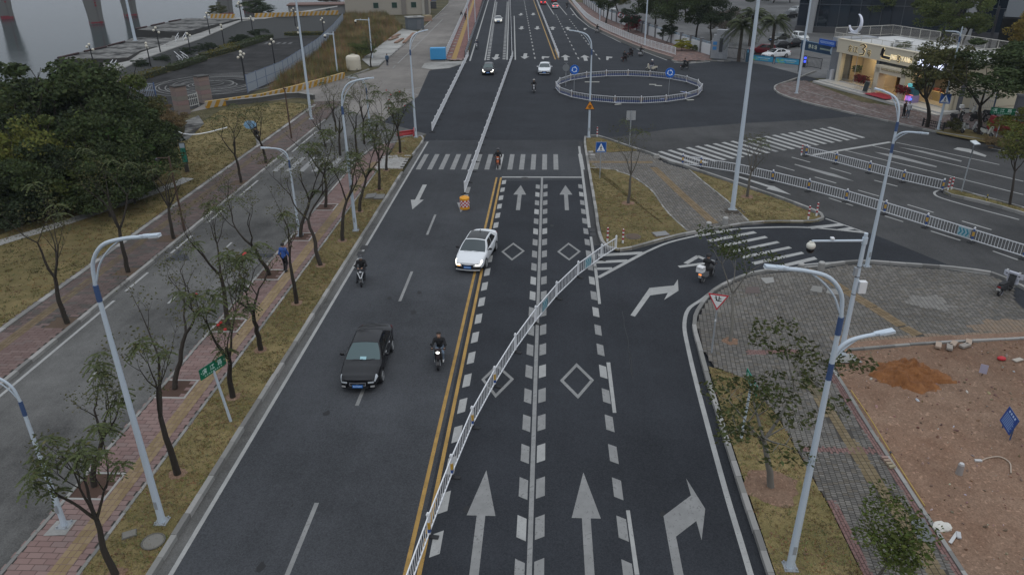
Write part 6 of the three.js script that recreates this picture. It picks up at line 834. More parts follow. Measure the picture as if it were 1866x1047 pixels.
// tall straw-coloured grass on the bank by the side street
{ const P = QX('B 330,690 455,545 700,370 880,160 900,70 1180,110 1290,200 1210,260 1000,425 880,520 600,610'); const q = rng(12), bl = []; for (let k = 0; k < 9; k++) { const a = q() * 6.28, x = (q() - .5) * .35, z = (q() - .5) * .35, h = .5 + q() * .7, w = .025; bl.push(x - Math.cos(a) * w, 0, z - Math.sin(a) * w, x + Math.cos(a) * w, 0, z + Math.sin(a) * w, x + (q() - .5) * .5, h, z + (q() - .5) * .5); } const g = new THREE.BufferGeometry(); g.setAttribute('position', new THREE.Float32BufferAttribute(bl, 3)); g.computeVertexNormals();
  turf('tall_grass', P, .0, 9, { geo: g, s: 1.25, a: [.1, .085, .03], b: [.3, .225, .115], seed: 61 }); sheet('grass_bank', P, 0.004, GM.grass, { cell: 5, tint: .3 });
  [['P 660,105', 2.4, 2], ['P 650,95', 1.8, 1.6]].forEach(([s, H, r], i) => dense(Q(s)[0], H, r, i, LM.mid, ['green bush behind the cream water tank', 'small green bush among the tall grass'][i], null, { low: .03, name: 'bush', cat: 'bush' })); dense(G(688, 24), 7, 3.6, 1, LM.deep, 'round dark tree beside the pale low building', null, { low: .1 }); }
[[395, 30, 3.2, 2.4, 'olive'], [478, 30, 3, 3, 'deep'], [465, 24, 4, 3.4, 'dark'], [600, 12, 5, 3.4, 'grey'], [640, 8, 6, 3.4, 'grey'], [668, 12, 5, 3, 'olive']].forEach(([x, y, H, r, m], i) => dense(G(x, y), H, r, i, LM[m], ['olive bush above the striped rail by the bridge pier', 'dark bush between the bridge piers', 'dark round bush behind the promenade', 'leafless tree at the river bend', 'tall leafless tree by the river wall', 'olive tree by the river wall'][i], null, { low: .04, name: 'bank_bush', cat: i > 2 ? 'tree' : 'bush' }));
// ---------- riverside, sunken car park, buildings ----------
const redW = M(.2, .018, .03, .8), conM = M(.25, .245, .23, .9), pierM = M(.14, .14, .135, .9), conD = M(.06, .058, .055, .95), slabM = GM.stained;
const solid = (parent, name, poly, y0, y1, top, sideM) => { const m = part(parent, name, sheetGeo(poly, y1, 4, .3), top); part(m, 'wall_face', wallGeo([...poly, poly[0]], y0, y1 - .01, .06), sideM); return m; };
{ const s = struct('promenade');
  solid(s, 'terrace', QX('A 382,418 560,368 880,290 950,262 1300,262 1245,290 980,360 900,405 800,412', 1.2), -5, 1.2, slabM, M(.05, .047, .044, .95));
  solid(s, 'terrace', QX('A 950,207 1040,185 1270,137 1310,128 1690,132 1500,176 1345,215 1255,225', 2.4), -5, 2.4, slabM, M(.045, .043, .041, .95));
  const top = QX('A 1700,132 1470,215 1240,300 1010,385 905,430 740,510 690,560', 0), a = Q('A 1690,135,2.2 1480,185,1.9 1250,275,1.3 980,370,.9 900,405,.6 740,500,.3 650,560,.15'), b = Q('A 1861,130,2.3 1700,150,2.2 1400,280,1.9 1190,352,1.5 1030,410,1.1 780,522,.5 720,570,.2');
  const ramp = (name, A, B, mat) => { const P = [], I = [], u = []; for (let i = 0; i < A.length; i++) for (const p of [A[i], B[i]]) { P.push(p.x, p.y, p.z); u.push(p.x, p.z); } for (let i = 0; i < A.length - 1; i++) I.push(i * 2, i * 2 + 1, i * 2 + 2, i * 2 + 1, i * 2 + 3, i * 2 + 2); const g = new THREE.BufferGeometry(); g.setAttribute('position', new THREE.Float32BufferAttribute(P, 3)); g.setAttribute('uv', new THREE.Float32BufferAttribute(u, 2)); g.setIndex(I); g.computeVertexNormals(); g.setAttribute('color', new THREE.Float32BufferAttribute(P.map(() => 1), 3)); return part(s, name, g, mat); };
  ramp('ramp', a, b, GM.conc); part(s, 'ramp_wall', mg(b.slice(1).map((p, i) => rod(b[i].clone(), p.clone(), .14, .14, 4))), conM);
  ramp('upper_path', Q('A 1300,130,2.3 1500,128,2.3 1861,120,2.3').concat(Q('B 840,105')[0].setY(2.3)), Q('A 1310,140,2.3 1690,136,2.3 1861,134,2.3').concat(Q('B 838,114')[0].setY(2.3)), GM.conc);
  ramp('embankment', [...b].reverse().concat(Q('B 480,108,2.3 840,112,2.3')), Q('A 740,590,.05 830,560,.05 1130,490,.05 1250,440,.05 1480,380,.05 1700,320,.05 1861,285,.05').concat(Q('B 520,262,.05 760,258,.05')), M(.036, .037, .036, 1));
  for (const [q, h] of [['A 405,408 552,374', 1.35], ['A 592,362 750,328', 1.35], ['A 760,322 880,292', 1.35], ['A 955,203 1035,187', 2.55], ['A 1065,180 1160,160', 2.55], ['A 1190,152 1275,137', 2.55]]) { const [u, v] = Q(q, h); part(s, 'edge_beam', rod(u, v, .16, .16, 4), M(.055, .03, .03, .9)); }
  for (const [q, h] of [['A 762,462 828,378', 1.0], ['A 805,445 832,408', .9], ['A 1235,268 1283,192', 2.2], ['A 1288,262 1335,190', 2.2], ['A 1200,340 1285,412', 1.2], ['A 1222,330 1325,398', 1.2]]) { const [u, v] = Q(q, h); part(s, 'stair_rail', mg([rod(u, v, .06), rod(u.clone().setY(h - .5), v.clone().setY(h - .5), .05), ...[0, .33, .66, 1].map(t => { const p = u.clone().lerp(v, t); return rod(p.clone().setY(h - .9), p, .05); })]), M(.6, .61, .62, .5)); }
  for (const [q, h0, h1] of [['A 1245,275 1290,250', 1.2, 2.4], ['A 770,465 812,430', .2, 1.2], ['A 1290,415 1215,350', .1, 1.5]]) { const [u, v] = Q(q, h0), d = v.clone().sub(u); for (let k = 0; k < 7; k++) { const p = u.clone().addScaledVector(d, k / 7); part(s, 'step', box(2.2, .18, .5, p.x, h0 + (h1 - h0) * k / 7, p.z, .6), conM); } } }
[['13,34', 1], ['176,43', 0], ['238,29', 2], ['413,27', 3], ['456,20', 4]].forEach(([s, i]) => { // bridge piers standing in the river
  const p = Q('P ' + s, -4)[0], t = thing('bridge_pier', ['concrete bridge pier with a red foot, second from the left', 'concrete bridge pier with a ragged red foot, at the left edge', 'concrete bridge pier behind the white mast', 'concrete bridge pier rising behind the olive bush', 'concrete bridge pier rightmost of the five'][i], 'bridge pier', p, .6, 'bridge piers'), prof = []; const w = 3.4, d = 2.4;
  const sh = new THREE.Shape([[-w / 2, -.3], [w / 2, -.3], [w / 2 + .1, 3], [w / 2 + .5, 8], [w / 2 + 1.3, 15], [-w / 2 - 1.3, 15], [-w / 2 - .5, 8], [-w / 2 - .1, 3]].map(a => new THREE.Vector2(...a))), g = new THREE.ExtrudeGeometry(sh, { depth: d, bevelEnabled: true, bevelSize: .25, bevelThickness: .25, bevelSegments: 2 }); g.translate(0, 0, -d / 2); part(t, 'shaft', g, pierM);
  part(t, 'groove', mg([box(.5, 14, .05, w * .2, 7, d / 2 + .27)]), M(.12, .115, .11, .9)); const bars = []; for (let k = 0; k < 8; k++) bars.push(box(w / 8 * .9, (.5 + .6 * hash(k, i)) * (i === 1 ? 1.2 : .7), .06, -w / 2 + (k + .5) * w / 8, .4, d / 2 + .29), box(.06, .5 + .5 * hash(k, i + 9), d / 8 * .9, w / 2 + .3, .4, -d / 2 + (k + .5) * d / 8), box(.06, .6 + .5 * hash(k, i + 5), d / 8 * .9, -w / 2 - .3, .4, -d / 2 + (k + .5) * d / 8)); part(t, 'red_paint', mg(bars), redW);
  part(t, 'depth_marks', mg([0, 1, 2, 3].map(k => box(.5, .5, .04, w * .2, 5.2 + k * .8, d / 2 + .31))), redW); part(t, 'footing', box(w + .8, .5, d + .8, 0, -.45, 0), conD);
});
{ const P = QX('A 870,600 1125,528 1180,512 1410,432 1650,365 1861,292').concat(QX('B 345,285 465,265 750,262 812,262 830,330 455,545 210,665')).concat(QX('P 395,182 380,188 330,206 250,192'));
  const lot = sheet('sunken_car_park', P, -.014, GM.sunken, { cell: 5, tint: .4 }); const c = G(392, 153), q = rng(8), tyre = texMat(T.conc, .95); const rings = [];
  for (let k = 0; k < 16; k++) { const r = 2 + k * .42 + q() * .3, ox = (q() - .5) * 2.5, oz = (q() - .5) * 2.5, l = []; const a0 = q() * 6.28, sp = 3.5 + q() * 3; for (let i = 0; i <= 40; i++) { const a = a0 + sp * i / 40; l.push([c.x + ox + Math.cos(a) * r, c.z + oz + Math.sin(a) * r * 1.05]); } rings.push(stripGeo(l, .16, -.006 + k * .0004)); } part(lot, 'tyre_marks', mg(rings), M(.16, .16, .155, .95)).userData.kind = 'stuff';
  for (let k = 0; k < 5; k++) mark('tyre_mark', QX(`B ${310 + k * 42},310 ${332 + k * 42},310 ${350 + k * 42},297 ${330 + k * 42},297`), M(.1, .1, .1, .95), -.008, lot);
  // planters with kerbs and clipped hedges
  [['A 870,592 1125,512', 'yellow'], ['A 1180,500 1412,426', 'dark'], ['A 1415,412 1650,350', 'yellow'], ['A 1655,345 1861,280', 'dark'], ['B -2,362 100,330', 'yellow'], ['B 105,325 345,272', 'dark'], ['B 468,255 750,250', 'yellow']].forEach(([s, m], i) => { const [a, b] = Q(s), d = b.clone().sub(a), L = d.length(), t = thing('planter_hedge', `clipped ${m === 'yellow' ? 'yellow-green' : 'dark'} hedge in the ${ORD[i]} planter from the thicket round the dark car park`, 'hedge', a, Math.atan2(d.x, d.z), 'hedges round the dark car park');
    part(t, 'planter_kerb', box(.4, .55, L, .7, .27, L / 2), M(.2, .19, .17, .9)); part(t, 'hedge_core', box(1.5, .75, L, -.5, .4, L / 2), M(.03, .035, .012, 1)); part(t, 'foliage', leafGeo(Math.min(4500, 110 * L), q => [(q() - .5) * 1.8 - .5, .1 + q() * .85, q() * L], .22, 70 + i, { w: .7 }), m === 'yellow' ? LM.yellow.clone() : LM.dark); if (m === 'yellow') t.children[2].material = leafM(.11, .1, .02); part(t, 'branches', mg([0, .25, .5, .75, 1].map(f => rod(V(-.5, 0, f * L), V(-.4, .7, f * L + .2), .03))), barkM); });
  [['A 990,490'], ['A 1145,455'], ['A 1300,405'], ['A 1365,390'], ['A 1440,375'], ['A 1480,360'], ['A 1660,320'], ['A 1715,300'], ['A 1790,270'], ['B 160,300'], ['B 250,272'], ['B 305,255']].forEach(([s], i) => dense(Q(s)[0], 1.6, 1.3, i, LM.deep, `rounded dark shrub, ${ORD[i]} from the thicket in the planters of the car park`, 'rounded shrubs in the planters', { low: .05, name: 'shrub', cat: 'shrub' }));
}
// globe lamps of the car park and promenade
const globeM = M(.62, .58, .48, .4); [['A 672,500', .2], ['A 1132,370', 1.4], ['A 1068,488', 0], ['A 1482,245', 1.9], ['A 1352,405', 0], ['A 1585,330', 0], ['A 1708,148', 2.3], ['A 1790,258', 0], ['A 1732,568', 0], ['B 390,458', 0], ['B 178,565', 0], ['B 575,358', 0], ['B 740,275', 0], ['B 537,195', .8], ['B 155,150', 2.3]].forEach(([s, y], i) => { const t = thing('globe_lamp', `black post with pale globe lamps, ${ORD[i]} counted through the car park and promenade`, 'lamp post', Q(s, y)[0], i, 'globe lamps'); part(t, 'post', cyl(.07, .11, 3.7, 0, 1.85, 0, 8), black); part(t, 'bracket', mg([rod(V(0, 2.9, 0), V(.4, 3.0, 0), .03), rod(V(0, 3.3, 0), V(-.4, 3.4, 0), .03)]), black); for (const [x, h] of [[.42, 3.15], [-.42, 3.55], [0, 3.9]]) part(t, 'globe', ball(.2, x, h, 0, 12), globeM); });
// fences of the car park
const meshM = new THREE.MeshPhysicalMaterial({ color: C(.33, .37, .42), roughness: .5, side: THREE.DoubleSide, transparent: true, opacity: .75 });
function panelFence(name, label, line, H, step, pm, fm, y = 0, bars = 0) { const pts = resample(line, step).map(p => V(p[0], y, p[1])), t = thing(name, label, 'fence', pts[0]), O = pts[0]; pts.forEach(p => { const m = part(t, 'post', box(.1, H + .1, .1, 0, H / 2, 0), fm); m.position.copy(p).sub(O); }); for (let i = 1; i < pts.length; i++) { const a = pts[i - 1], b = pts[i], L = a.distanceTo(b), g = bars ? mg([box(.05, .06, L, 0, H - .1, 0), box(.05, .06, L, 0, .25, 0), box(.05, .06, L, 0, H * .62, 0), ...Array.from({ length: Math.round(L / bars) }, (_, k) => box(.035, H - .2, .035, 0, H / 2 + .05, -L / 2 + (k + .5) * bars))]) : mg([box(.03, H - .15, L - .1, 0, H / 2 + .02, 0)]), m = part(t, 'fence_panel', g, pm); m.position.copy(a).add(b).multiplyScalar(.5).sub(O).setY(0); m.rotation.y = Math.atan2(b.x - a.x, b.z - a.z); if (bars) m.userData.kind = 'stuff'; else part(m, 'rail', mg([box(.06, .06, L, 0, H - .05, 0), box(.06, .06, L, 0, H * .5, 0)]), fm); } return t; }
panelFence('sheet_fence', 'tall pale blue-grey sheet fence along the dark car park', QX('B 200,655 455,545 700,370 810,255 880,160'), 2.3, 3, M(.3, .335, .38, .6), M(.14, .18, .26, .6)); panelFence('sheet_fence', 'pale fence across the top of the straw grass bank', QX('B 885,90 1300,70'), 2.4, 4, M(.28, .3, .32, .6), greyPole);
panelFence('bar_fence', 'blue barred fence between the thicket and the gate pillars', QX('A 930,725 1240,722'), 2.4, 3.2, M(.3, .36, .45, .6), M(.06, .11, .24, .6), 0, .22);
[['333,207', 'nearer'], ['374,186', 'farther']].forEach(([s, w], i) => { const t = thing('gate_pillar', `pinkish stone gate pillar with a red plaque, ${w} of the two`, 'gate pillar', Q('P ' + s)[0], .9, 'gate pillars'); for (let k = 0; k < 6; k++) part(t, 'stone_block', box(1.3, .5, 1.3, 0, .26 + k * .52, 0), M(.2 + .02 * (k % 3), .165 + .015 * (k % 2), .155, .9)); part(t, 'cap', box(1.45, .1, 1.45, 0, 3.2, 0), conD); const pl = part(t, 'plaque', box(.06, .75, .62, .66, 2.5, .1), M(.4, .012, .02, .6)); part(pl, 'lettering', mg([box(.02, .16, .4, .69, 2.62, .1), box(.02, .16, .4, .69, 2.36, .1)]), M(.5, .35, .33, .6)); });
panelFence('lattice_gate', 'white lattice gate between the two stone pillars', QX('A 1315,770 1450,735'), 1.6, 2, M(.5, .5, .47, .6), M(.4, .4, .38, .6), 0, .3);
// kerbs and barriers painted yellow and white, retaining wall
const stripeT = print(256, 64, (g, w, h) => { g.fillStyle = '#a79f92'; g.fillRect(0, 0, w, h); g.fillStyle = '#a87d22'; for (let k = -1; k < 5; k++) { g.beginPath(); g.moveTo(k * 64, h); g.lineTo(k * 64 + 32, h); g.lineTo(k * 64 + 64, 0); g.lineTo(k * 64 + 32, 0); g.fill(); } }); stripeT.wrapS = THREE.RepeatWrapping; const stripeM = new THREE.MeshStandardMaterial({ map: stripeT, roughness: .8, side: THREE.DoubleSide });
function stripeWall(label, pts, h, y = 0) { const t = thing('striped_barrier', label, 'barrier', [pts[0].x, y, pts[0].z]), O = pts[0]; for (let i = 1; i < pts.length; i++) { const a = pts[i - 1], b = pts[i], L = a.distanceTo(b), n = Math.max(1, Math.round(L / 4)); for (let k = 0; k < n; k++) { const p = a.clone().lerp(b, (k + .5) / n).sub(O).setY(0), l = L / n, g = new THREE.BoxGeometry(.4, h, l - .02); g.translate(0, h / 2, 0); const uv = g.attributes.uv, po = g.attributes.position; for (let v = 0; v < uv.count; v++) uv.setXY(v, po.getZ(v) / 4, po.getY(v) / h); const m = part(t, 'barrier_block', g, stripeM); m.position.copy(p); m.rotation.y = Math.atan2(b.x - a.x, b.z - a.z); } } }
stripeWall('yellow and white striped barrier below the straw grass bank', Q('P 375,197 430,189 478,182 545,165 600,150 627,142'), .8); stripeWall('yellow and white striped rail on the promenade, behind the mast', Q('B -62,128 108,128', 2.3), .9, 2.3); stripeWall('yellow and white striped rail along the promenade, longer one', Q('B 248,124 840,102', 2.3), .9, 2.3);
{ const l = QX('P 400,193 470,186 520,178 545,177 572,181'), t = thing('retaining_wall', 'low curved concrete wall in front of the striped barrier', 'wall', [0, 0, 0]); part(t, 'wall', wallGeo(l, -.3, .55, .3), M(.09, .088, .083, .95)); part(t, 'coping', wallGeo(l, .55, .62, .42), conM); const hose = thing('white_pipe', 'white pipe lying in a curve on the grass below the gate', 'pipe', [0, 0, 0]); part(hose, 'pipe', tube(Q('A2 1235,55 1290,90 1370,97 1450,85 1600,48', .3), .06, 6, 40), white); for (const k of [0, 1]) part(hose, 'pipe_end', ball(.08, ...Q('A2 ' + ['1235,55', '1600,48'][k], .3)[0].toArray(), 8), white); const s = part(scene, 'concrete_apron', flat(QX('A2 1245,155 1300,90 1310,0 1400,-40 1440,20 1400,60 1330,130', .12), .125), slabM); s.geometry = sheetGeo(QX('A2 1245,155 1300,90 1310,0 1400,-40 1440,20 1400,60 1330,130', .12), .125, 2, .3); s.userData.kind = 'structure'; }
// things along the pale side street
{ const p = G(645, 127), t = thing('water_tank', 'cream plastic water tank at the foot of the straw grass bank', 'water tank', p, .2); const cm = M(.58, .53, .43, .5); part(t, 'tank', new THREE.LatheGeometry([[0, 0], [1.05, 0], [1.1, .1], [1.08, .5], [1.11, .55], [1.08, .9], [1.11, .95], [1.08, 1.4], [1.11, 1.45], [1.06, 1.95], [.85, 2.12], [.35, 2.18], [0, 2.18]].map(a => new THREE.Vector2(...a)), 28), cm); part(t, 'lid', cyl(.32, .34, .14, 0, 2.22, 0, 16), cm); part(t, 'outlet', cyl(.07, .07, .3, .5, .25, 1.05, 8, 'z'), dkMetal); }
{ const p = G(756, 53), t = thing('utility_cabin', 'grey cube-shaped utility cabin with a flat concrete roof', 'cabin', p, .42); part(t, 'wall', box(3.4, 2.5, 3.2, 0, 1.25, 0), M(.11, .125, .14, .8)); part(t, 'roof', box(3.8, .16, 3.6, 0, 2.58, 0), conM); part(t, 'roof_hatch', box(.9, .05, .7, .2, 2.68, .1), conD); part(t, 'door', box(.9, 2, .05, .6, 1.02, 1.62), M(.13, .14, .155, .6)); part(t, 'door_handle', box(.05, .18, .06, .95, 1.05, 1.66), dkMetal); const b = thing('brick_pile', 'stacked pallets of pale bricks beside the grey cabin', 'brick pile', G(778, 38), .5); for (let k = 0; k < 3; k++) for (let j = 0; j < 3; j++) part(b, 'brick_course', box(1.9 - k * .1, .42, .72, (k - 1) * .05, .22 + k * .45, (j - 1) * .76), M(.26 + .03 * j, .2 + .02 * k, .15, .9)); }
{ const p = G(799, 109), t = thing('metal_box', 'bright blue corrugated metal hoarding by the red ramp', 'hoarding', p, .05), rib = []; for (let k = 0; k < 14; k++) rib.push(box(.09, 1.75, .03, -1.15 + k * .177, 1.05, .78)); part(t, 'sheet', box(2.5, 1.75, 1.5, 0, 1.05, 0), M(.05, .3, .58, .5)); part(t, 'rib', mg(rib), M(.06, .33, .62, .5)).userData.kind = 'stuff'; part(t, 'leg', box(.15, .2, .15, -1.05, .1, .6), rust); part(t, 'leg', box(.15, .2, .15, 1.05, .1, .6), rust); }
solid(struct('concrete_slab'), 'slab', QX('B 1450,445 1720,430 1745,440 1620,480 1500,490 1425,478', .05), -.05, .06, GM.conc, conM);
{ const P = QX('B 1000,420 1290,205 1400,225 1120,465 1060,470'), s = struct('kerb'); part(s, 'paving_strip', sheetGeo(P, .09, 3, .3), GM.conc); kerb(QX('B 1060,472 1120,468 1200,402 1415,222 1620,30'), { group: s, L: 1.4, h: .16 }); kerb(QX('B 620,545 880,555 1060,490'), { L: 1.4, h: .16 }); for (const q of ['B 1205,290 1260,270', 'B 1230,270 1275,250', 'B 1250,310 1300,280', 'B 1310,310 1380,240']) { const [a, b] = Q(q), d = b.clone().sub(a), t = thing('timber_stack', ['stack of brown boards on the pale strip, lowest one', 'stack of brown boards on the pale strip, second one', 'stack of brown boards on the pale strip, third one', 'long brown boards near the grey cabin'][['B 1205,290 1260,270', 'B 1230,270 1275,250', 'B 1250,310 1300,280', 'B 1310,310 1380,240'].indexOf(q)], 'boards', a, Math.atan2(d.x, d.z)); for (let k = 0; k < 4; k++) part(t, 'plank', box(.3, .1, d.length(), (k & 1) * .35, .16 + (k >> 1) * .12, d.length() / 2), M(.19 + .02 * k, .145, .1, .9)); } }
// red ramp pavement with its railings
{ const s = struct('ramp_pavement'), P = QX('B 1615,422 1722,422 1738,390 1861,-20 1770,-20 1600,400', .15); lay(s, 'paving_tile', P, .5, 1, -1.4, redM, [[.21, .1, .085], [.19, .09, .08]], { parts: 10, skip: (x, z) => false, y: .15 }); part(s, 'joint_bed', sheetGeo(P, .13, 8, .1), jointM); band('tactile_strip', QX('B 1655,418 1800,-10', .15), .8, M(.3, .19, .06, .9), .158, s); }
panelFence('white_parapet', 'white railing on the river side of the red ramp', QX('B 1602,402 1700,170 1775,-10'), 1.3, 2.5, M(.55, .57, .6, .5), white, .1, .28); panelFence('white_parapet', 'dark-topped railing between the red ramp and the road', QX('B 1735,412 1850,80 1885,-30'), 1.1, 2.5, M(.35, .37, .4, .5), dkMetal, .1, .3);
for (let k = 0; k < 26; k++) { const t = k / 26, a = Q('B 1625,405')[0], b = Q('B 1782,20')[0]; if (k === 0) struct('drain_slots'); part(scene.children.find(o => o.name === 'drain_slots'), 'slot', box(.5, .05, .7, 0, .17, 0), conM).position.copy(a.lerp(b, t)); }
// parapet and railing on the far right of the main road, white compound wall
{ const L = smooth(QX('P 1231,111 1224,109 1180,95 1134,76.5 1077,48 1052,22 1037,4'), 6), t = thing('parapet_wall', 'low grey concrete kerb wall below the white railing', 'wall', [0, 0, 0]); part(t, 'wall', wallGeo(L.slice(5), 0, .5, .35), M(.2, .195, .18, .9)); part(t, 'coping', wallGeo(L.slice(5), .5, .56, .42), M(.27, .2, .17, .9)); }
{ const L = smooth(QX('P 1230,106 1180,90.5 1134,72.5 1078,44.5 1052,18 1040,2'), 6), pts = resample(L, 1.5).map(p => V(p[0], .56, p[1])), O = pts[0], t = thing('white_railing', 'white pedestrian railing curving along the red brick pavement', 'railing', O); pts.forEach(p => { const m = part(t, 'post', box(.09, 1.15, .09, 0, .57, 0), white); m.position.copy(p).sub(O); }); for (let i = 1; i < pts.length; i++) { const a = pts[i - 1], b = pts[i], l = a.distanceTo(b), m = part(t, 'railing_panel', mg([box(.06, .07, l, 0, 1.13, 0), box(.05, .06, l, 0, .1, 0), box(.04, .05, l, 0, .95, 0), ...Array.from({ length: 9 }, (_, k) => box(.022, .85, .022, 0, .53, -l / 2 + (k + .5) * l / 9))]), white); m.userData.kind = 'stuff'; m.position.copy(a).add(b).multiplyScalar(.5).sub(O).setY(0); m.rotation.y = Math.atan2(b.x - a.x, b.z - a.z); } }
{ const L = QX('D 1150,398 985,345 870,308 700,250 560,190 400,128 330,85 240,20'), pts = resample(L, 4.2), t = thing('compound_wall', 'long white compound wall with grey pillars and a pale blue rail', 'wall', [pts[0][0], .05, pts[0][1]]), wM = M(.58, .59, .6, .8), bM = M(.3, .4, .5, .6); pts.forEach((p, i) => { const m = part(t, 'pillar', mg([box(.5, 2.3, .5, 0, 1.15, 0), box(.62, .12, .62, 0, 2.36, 0)]), M(.16, .16, .165, .9)); m.position.set(p[0] - pts[0][0], 0, p[1] - pts[0][1]); if (i) { const q = pts[i - 1], l = Math.hypot(p[0] - q[0], p[1] - q[1]), w = part(t, 'wall_panel', box(.16, 1.75, l - .5, 0, .88, 0), wM); w.position.set((p[0] + q[0]) / 2 - pts[0][0], 0, (p[1] + q[1]) / 2 - pts[0][1]); w.rotation.y = Math.atan2(p[0] - q[0], p[1] - q[1]); part(w, 'rail', mg([box(.05, .06, l - .5, 0, 2.1, 0), box(.05, .05, l - .5, 0, 1.9, 0), box(.08, 2.1, .08, 0, 1.05, 0)]), bM); } }); }
{ const p = G(1310, 106), t = thing('stone_gate_pillar', 'grey stone gate pillar with a rounded shoulder and a dark plaque', 'gate pillar', p, -.32), W = 2.6, Hh = 4.4; const tone = k => M(.27 + .05 * hash(k, 3), .28 + .05 * hash(k, 3), .3 + .05 * hash(k, 3), .6);
  for (let r = 0; r < 6; r++) { const y0 = r * Hh / 6, cut = r >= 3 ? (W * .62) * (1 - Math.sqrt(Math.max(0, 1 - Math.pow((r + .5 - 2.8) / 3.4, 2)))) : 0; for (let c = 0; c < 4; c++) { const x0 = -W / 2 + c * W / 4, x1 = x0 + W / 4, a = Math.max(x0, -W / 2 + cut); if (a < x1 - .04) part(t, 'stone_block', box(x1 - a - .012, Hh / 6 - .012, .9 + .01 * hash(r, c), (a + x1) / 2, y0 + Hh / 12, 0), tone(r * 4 + c)); } } part(t, 'core', box(W * .6, Hh * .6, .8, .2, Hh * .3, 0), conD); const pl = part(t, 'plaque', box(.55, 2.1, .06, .2, 2.1, .48), M(.06, .065, .075, .4)); part(pl, 'lettering', mg(Array.from({ length: 6 }, (_, k) => mg([box(.2, .03, .02, .2, 2.9 - k * .3, .515), box(.03, .18, .02, .2, 2.88 - k * .3, .517), box(.16, .03, .02, .2, 2.8 - k * .3, .515)]))), M(.03, .03, .03, .6)); for (const [y, i] of [[2.35, 0], [1.6, 1]]) part(t, 'blue_sign', box(.6, .5, .04, -.75, y, .48), M(.05, .22, .5, .5)); }
const barGate = (label, a, b, H, m, name = 'bar_gate') => { const d = b.clone().sub(a), L = d.length(), t = thing(name, label, 'gate', a, Math.atan2(d.x, d.z)); part(t, 'frame', mg([box(.06, .08, L, 0, H, L / 2), box(.06, .08, L, 0, .15, L / 2), box(.08, H, .08, 0, H / 2, 0), box(.08, H, .08, 0, H / 2, L)]), m); const n = Math.round(L / .22); for (let k = 1; k < n; k++) part(t, 'bar', box(.035, H - .1, .035, 0, H / 2 + .05, L * k / n), m); };
barGate('dark barred gate next to the rounded stone pillar', Q('F6 -320,855')[0], Q('F6 -30,885')[0], 1.7, dkMetal); barGate('dark barred gate between the blue lights and the shop', Q('F6 890,985')[0], Q('F6 1095,1018')[0], 1.5, dkMetal);
const banM = k => signMat(160, 40, (g, w, h) => { g.fillStyle = '#3a93b8'; g.fillRect(0, 0, w, h); const q = rng(k); for (let i = 0; i < 60; i++) { g.fillStyle = ['#7fae6a', '#5ba7c8', '#86b58c', '#4aa0b4'][i & 3]; g.beginPath(); g.ellipse(q() * 55, h - q() * 26, 10, 6, 0, 0, 7); g.fill(); } g.fillStyle = '#cfdfe0'; for (let i = 0; i < 9; i++) g.fillRect(62 + i * 9, 12, 6, 6); g.fillStyle = '#d8c36a'; for (let i = 0; i < 7; i++) g.fillRect(76 + i * 8, 25, 5, 4); });
[['F6 35,905', 'F6 395,945'], ['F6 415,945', 'F6 780,985']].forEach(([p, q], i) => { const a = Q(p)[0], b = Q(q)[0], d = b.clone().sub(a), L = d.length(), t = thing('banner_barrier', ['blue and green printed barrier across the car park entrance, left half', 'blue and green printed barrier across the car park entrance, right half'][i], 'barrier', a, Math.atan2(d.x, d.z) - Math.PI / 2); part(t, 'frame', mg([box(L, .06, .08, L / 2, 1.12, 0), box(L, .06, .08, L / 2, .3, 0), box(.08, 1.1, .1, .04, .6, 0), box(.08, 1.1, .1, L - .04, .6, 0)]), M(.03, .05, .1, .6)); const bn = part(t, 'banner', box(L - .16, .82, .05, L / 2, .7, 0), M(.05, .25, .4, .6)); for (const s of [-1, 1]) { const g = new THREE.PlaneGeometry(L - .2, .8); if (s < 0) g.rotateY(Math.PI); g.translate(L / 2, .7, s * .028); part(bn, 'printed_face', g, banM(5 + i)); } });
{ const t = thing('barrier_post', 'dark gate post with two lit blue panels', 'gate post', Q('F6 850,985')[0], -.3); part(t, 'post', box(.42, 1.7, .35, 0, .85, 0), M(.03, .035, .05, .5)); part(t, 'lit_panel', box(.3, .32, .03, 0, 1.35, .185), glow(.06, .1, .9, 1.6)); part(t, 'lit_panel', box(.3, .32, .03, 0, .85, .185), glow(.06, .1, .9, 1.6)); const u = thing('barrier_post', 'dark blue gate post at the left of the printed barriers', 'gate post', Q('F6 8,905')[0]); part(u, 'post', box(.4, 1.9, .35, 0, .95, 0), M(.03, .08, .13, .5)); part(u, 'panel', box(.3, .4, .02, 0, 1.6, .185), M(.1, .3, .45, .5)); }
// stepped pieces by the scooters
panelFence('low_fence', 'low black railing round the tree in front of the scooters', QX('E 1145,890 1180,905 1340,930 1345,880', WH), .8, 2.4, black, black, WH, .2);
panelFence('white_bar_fence', 'grey-white barred fence behind the parked scooters', QX('E 1395,770 1780,850', WH), 2.5, 4, M(.42, .43, .45, .6), M(.05, .08, .14, .6), WH, .2); panelFence('white_bar_fence', 'grey-white barred fence beyond the stone post', QX('E 1830,862 2100,930', WH), 2.5, 4, M(.42, .43, .45, .6), M(.05, .08, .14, .6), WH, .2);
[['E 1372,785', 'shop end of the barred fence', 0], ['E 1805,872', 'outer end of the barred fence', 1]].forEach(([s, l]) => { const t = thing('fence_pillar', 'grey stone pillar at the ' + l, 'pillar', Q(s, WH)[0], -.3); part(t, 'shaft', box(.9, 2.8, .9, 0, 1.4, 0), M(.13, .135, .15, .9)); part(t, 'cap', box(1.05, .12, 1.05, 0, 2.86, 0), M(.18, .18, .19, .9)); });
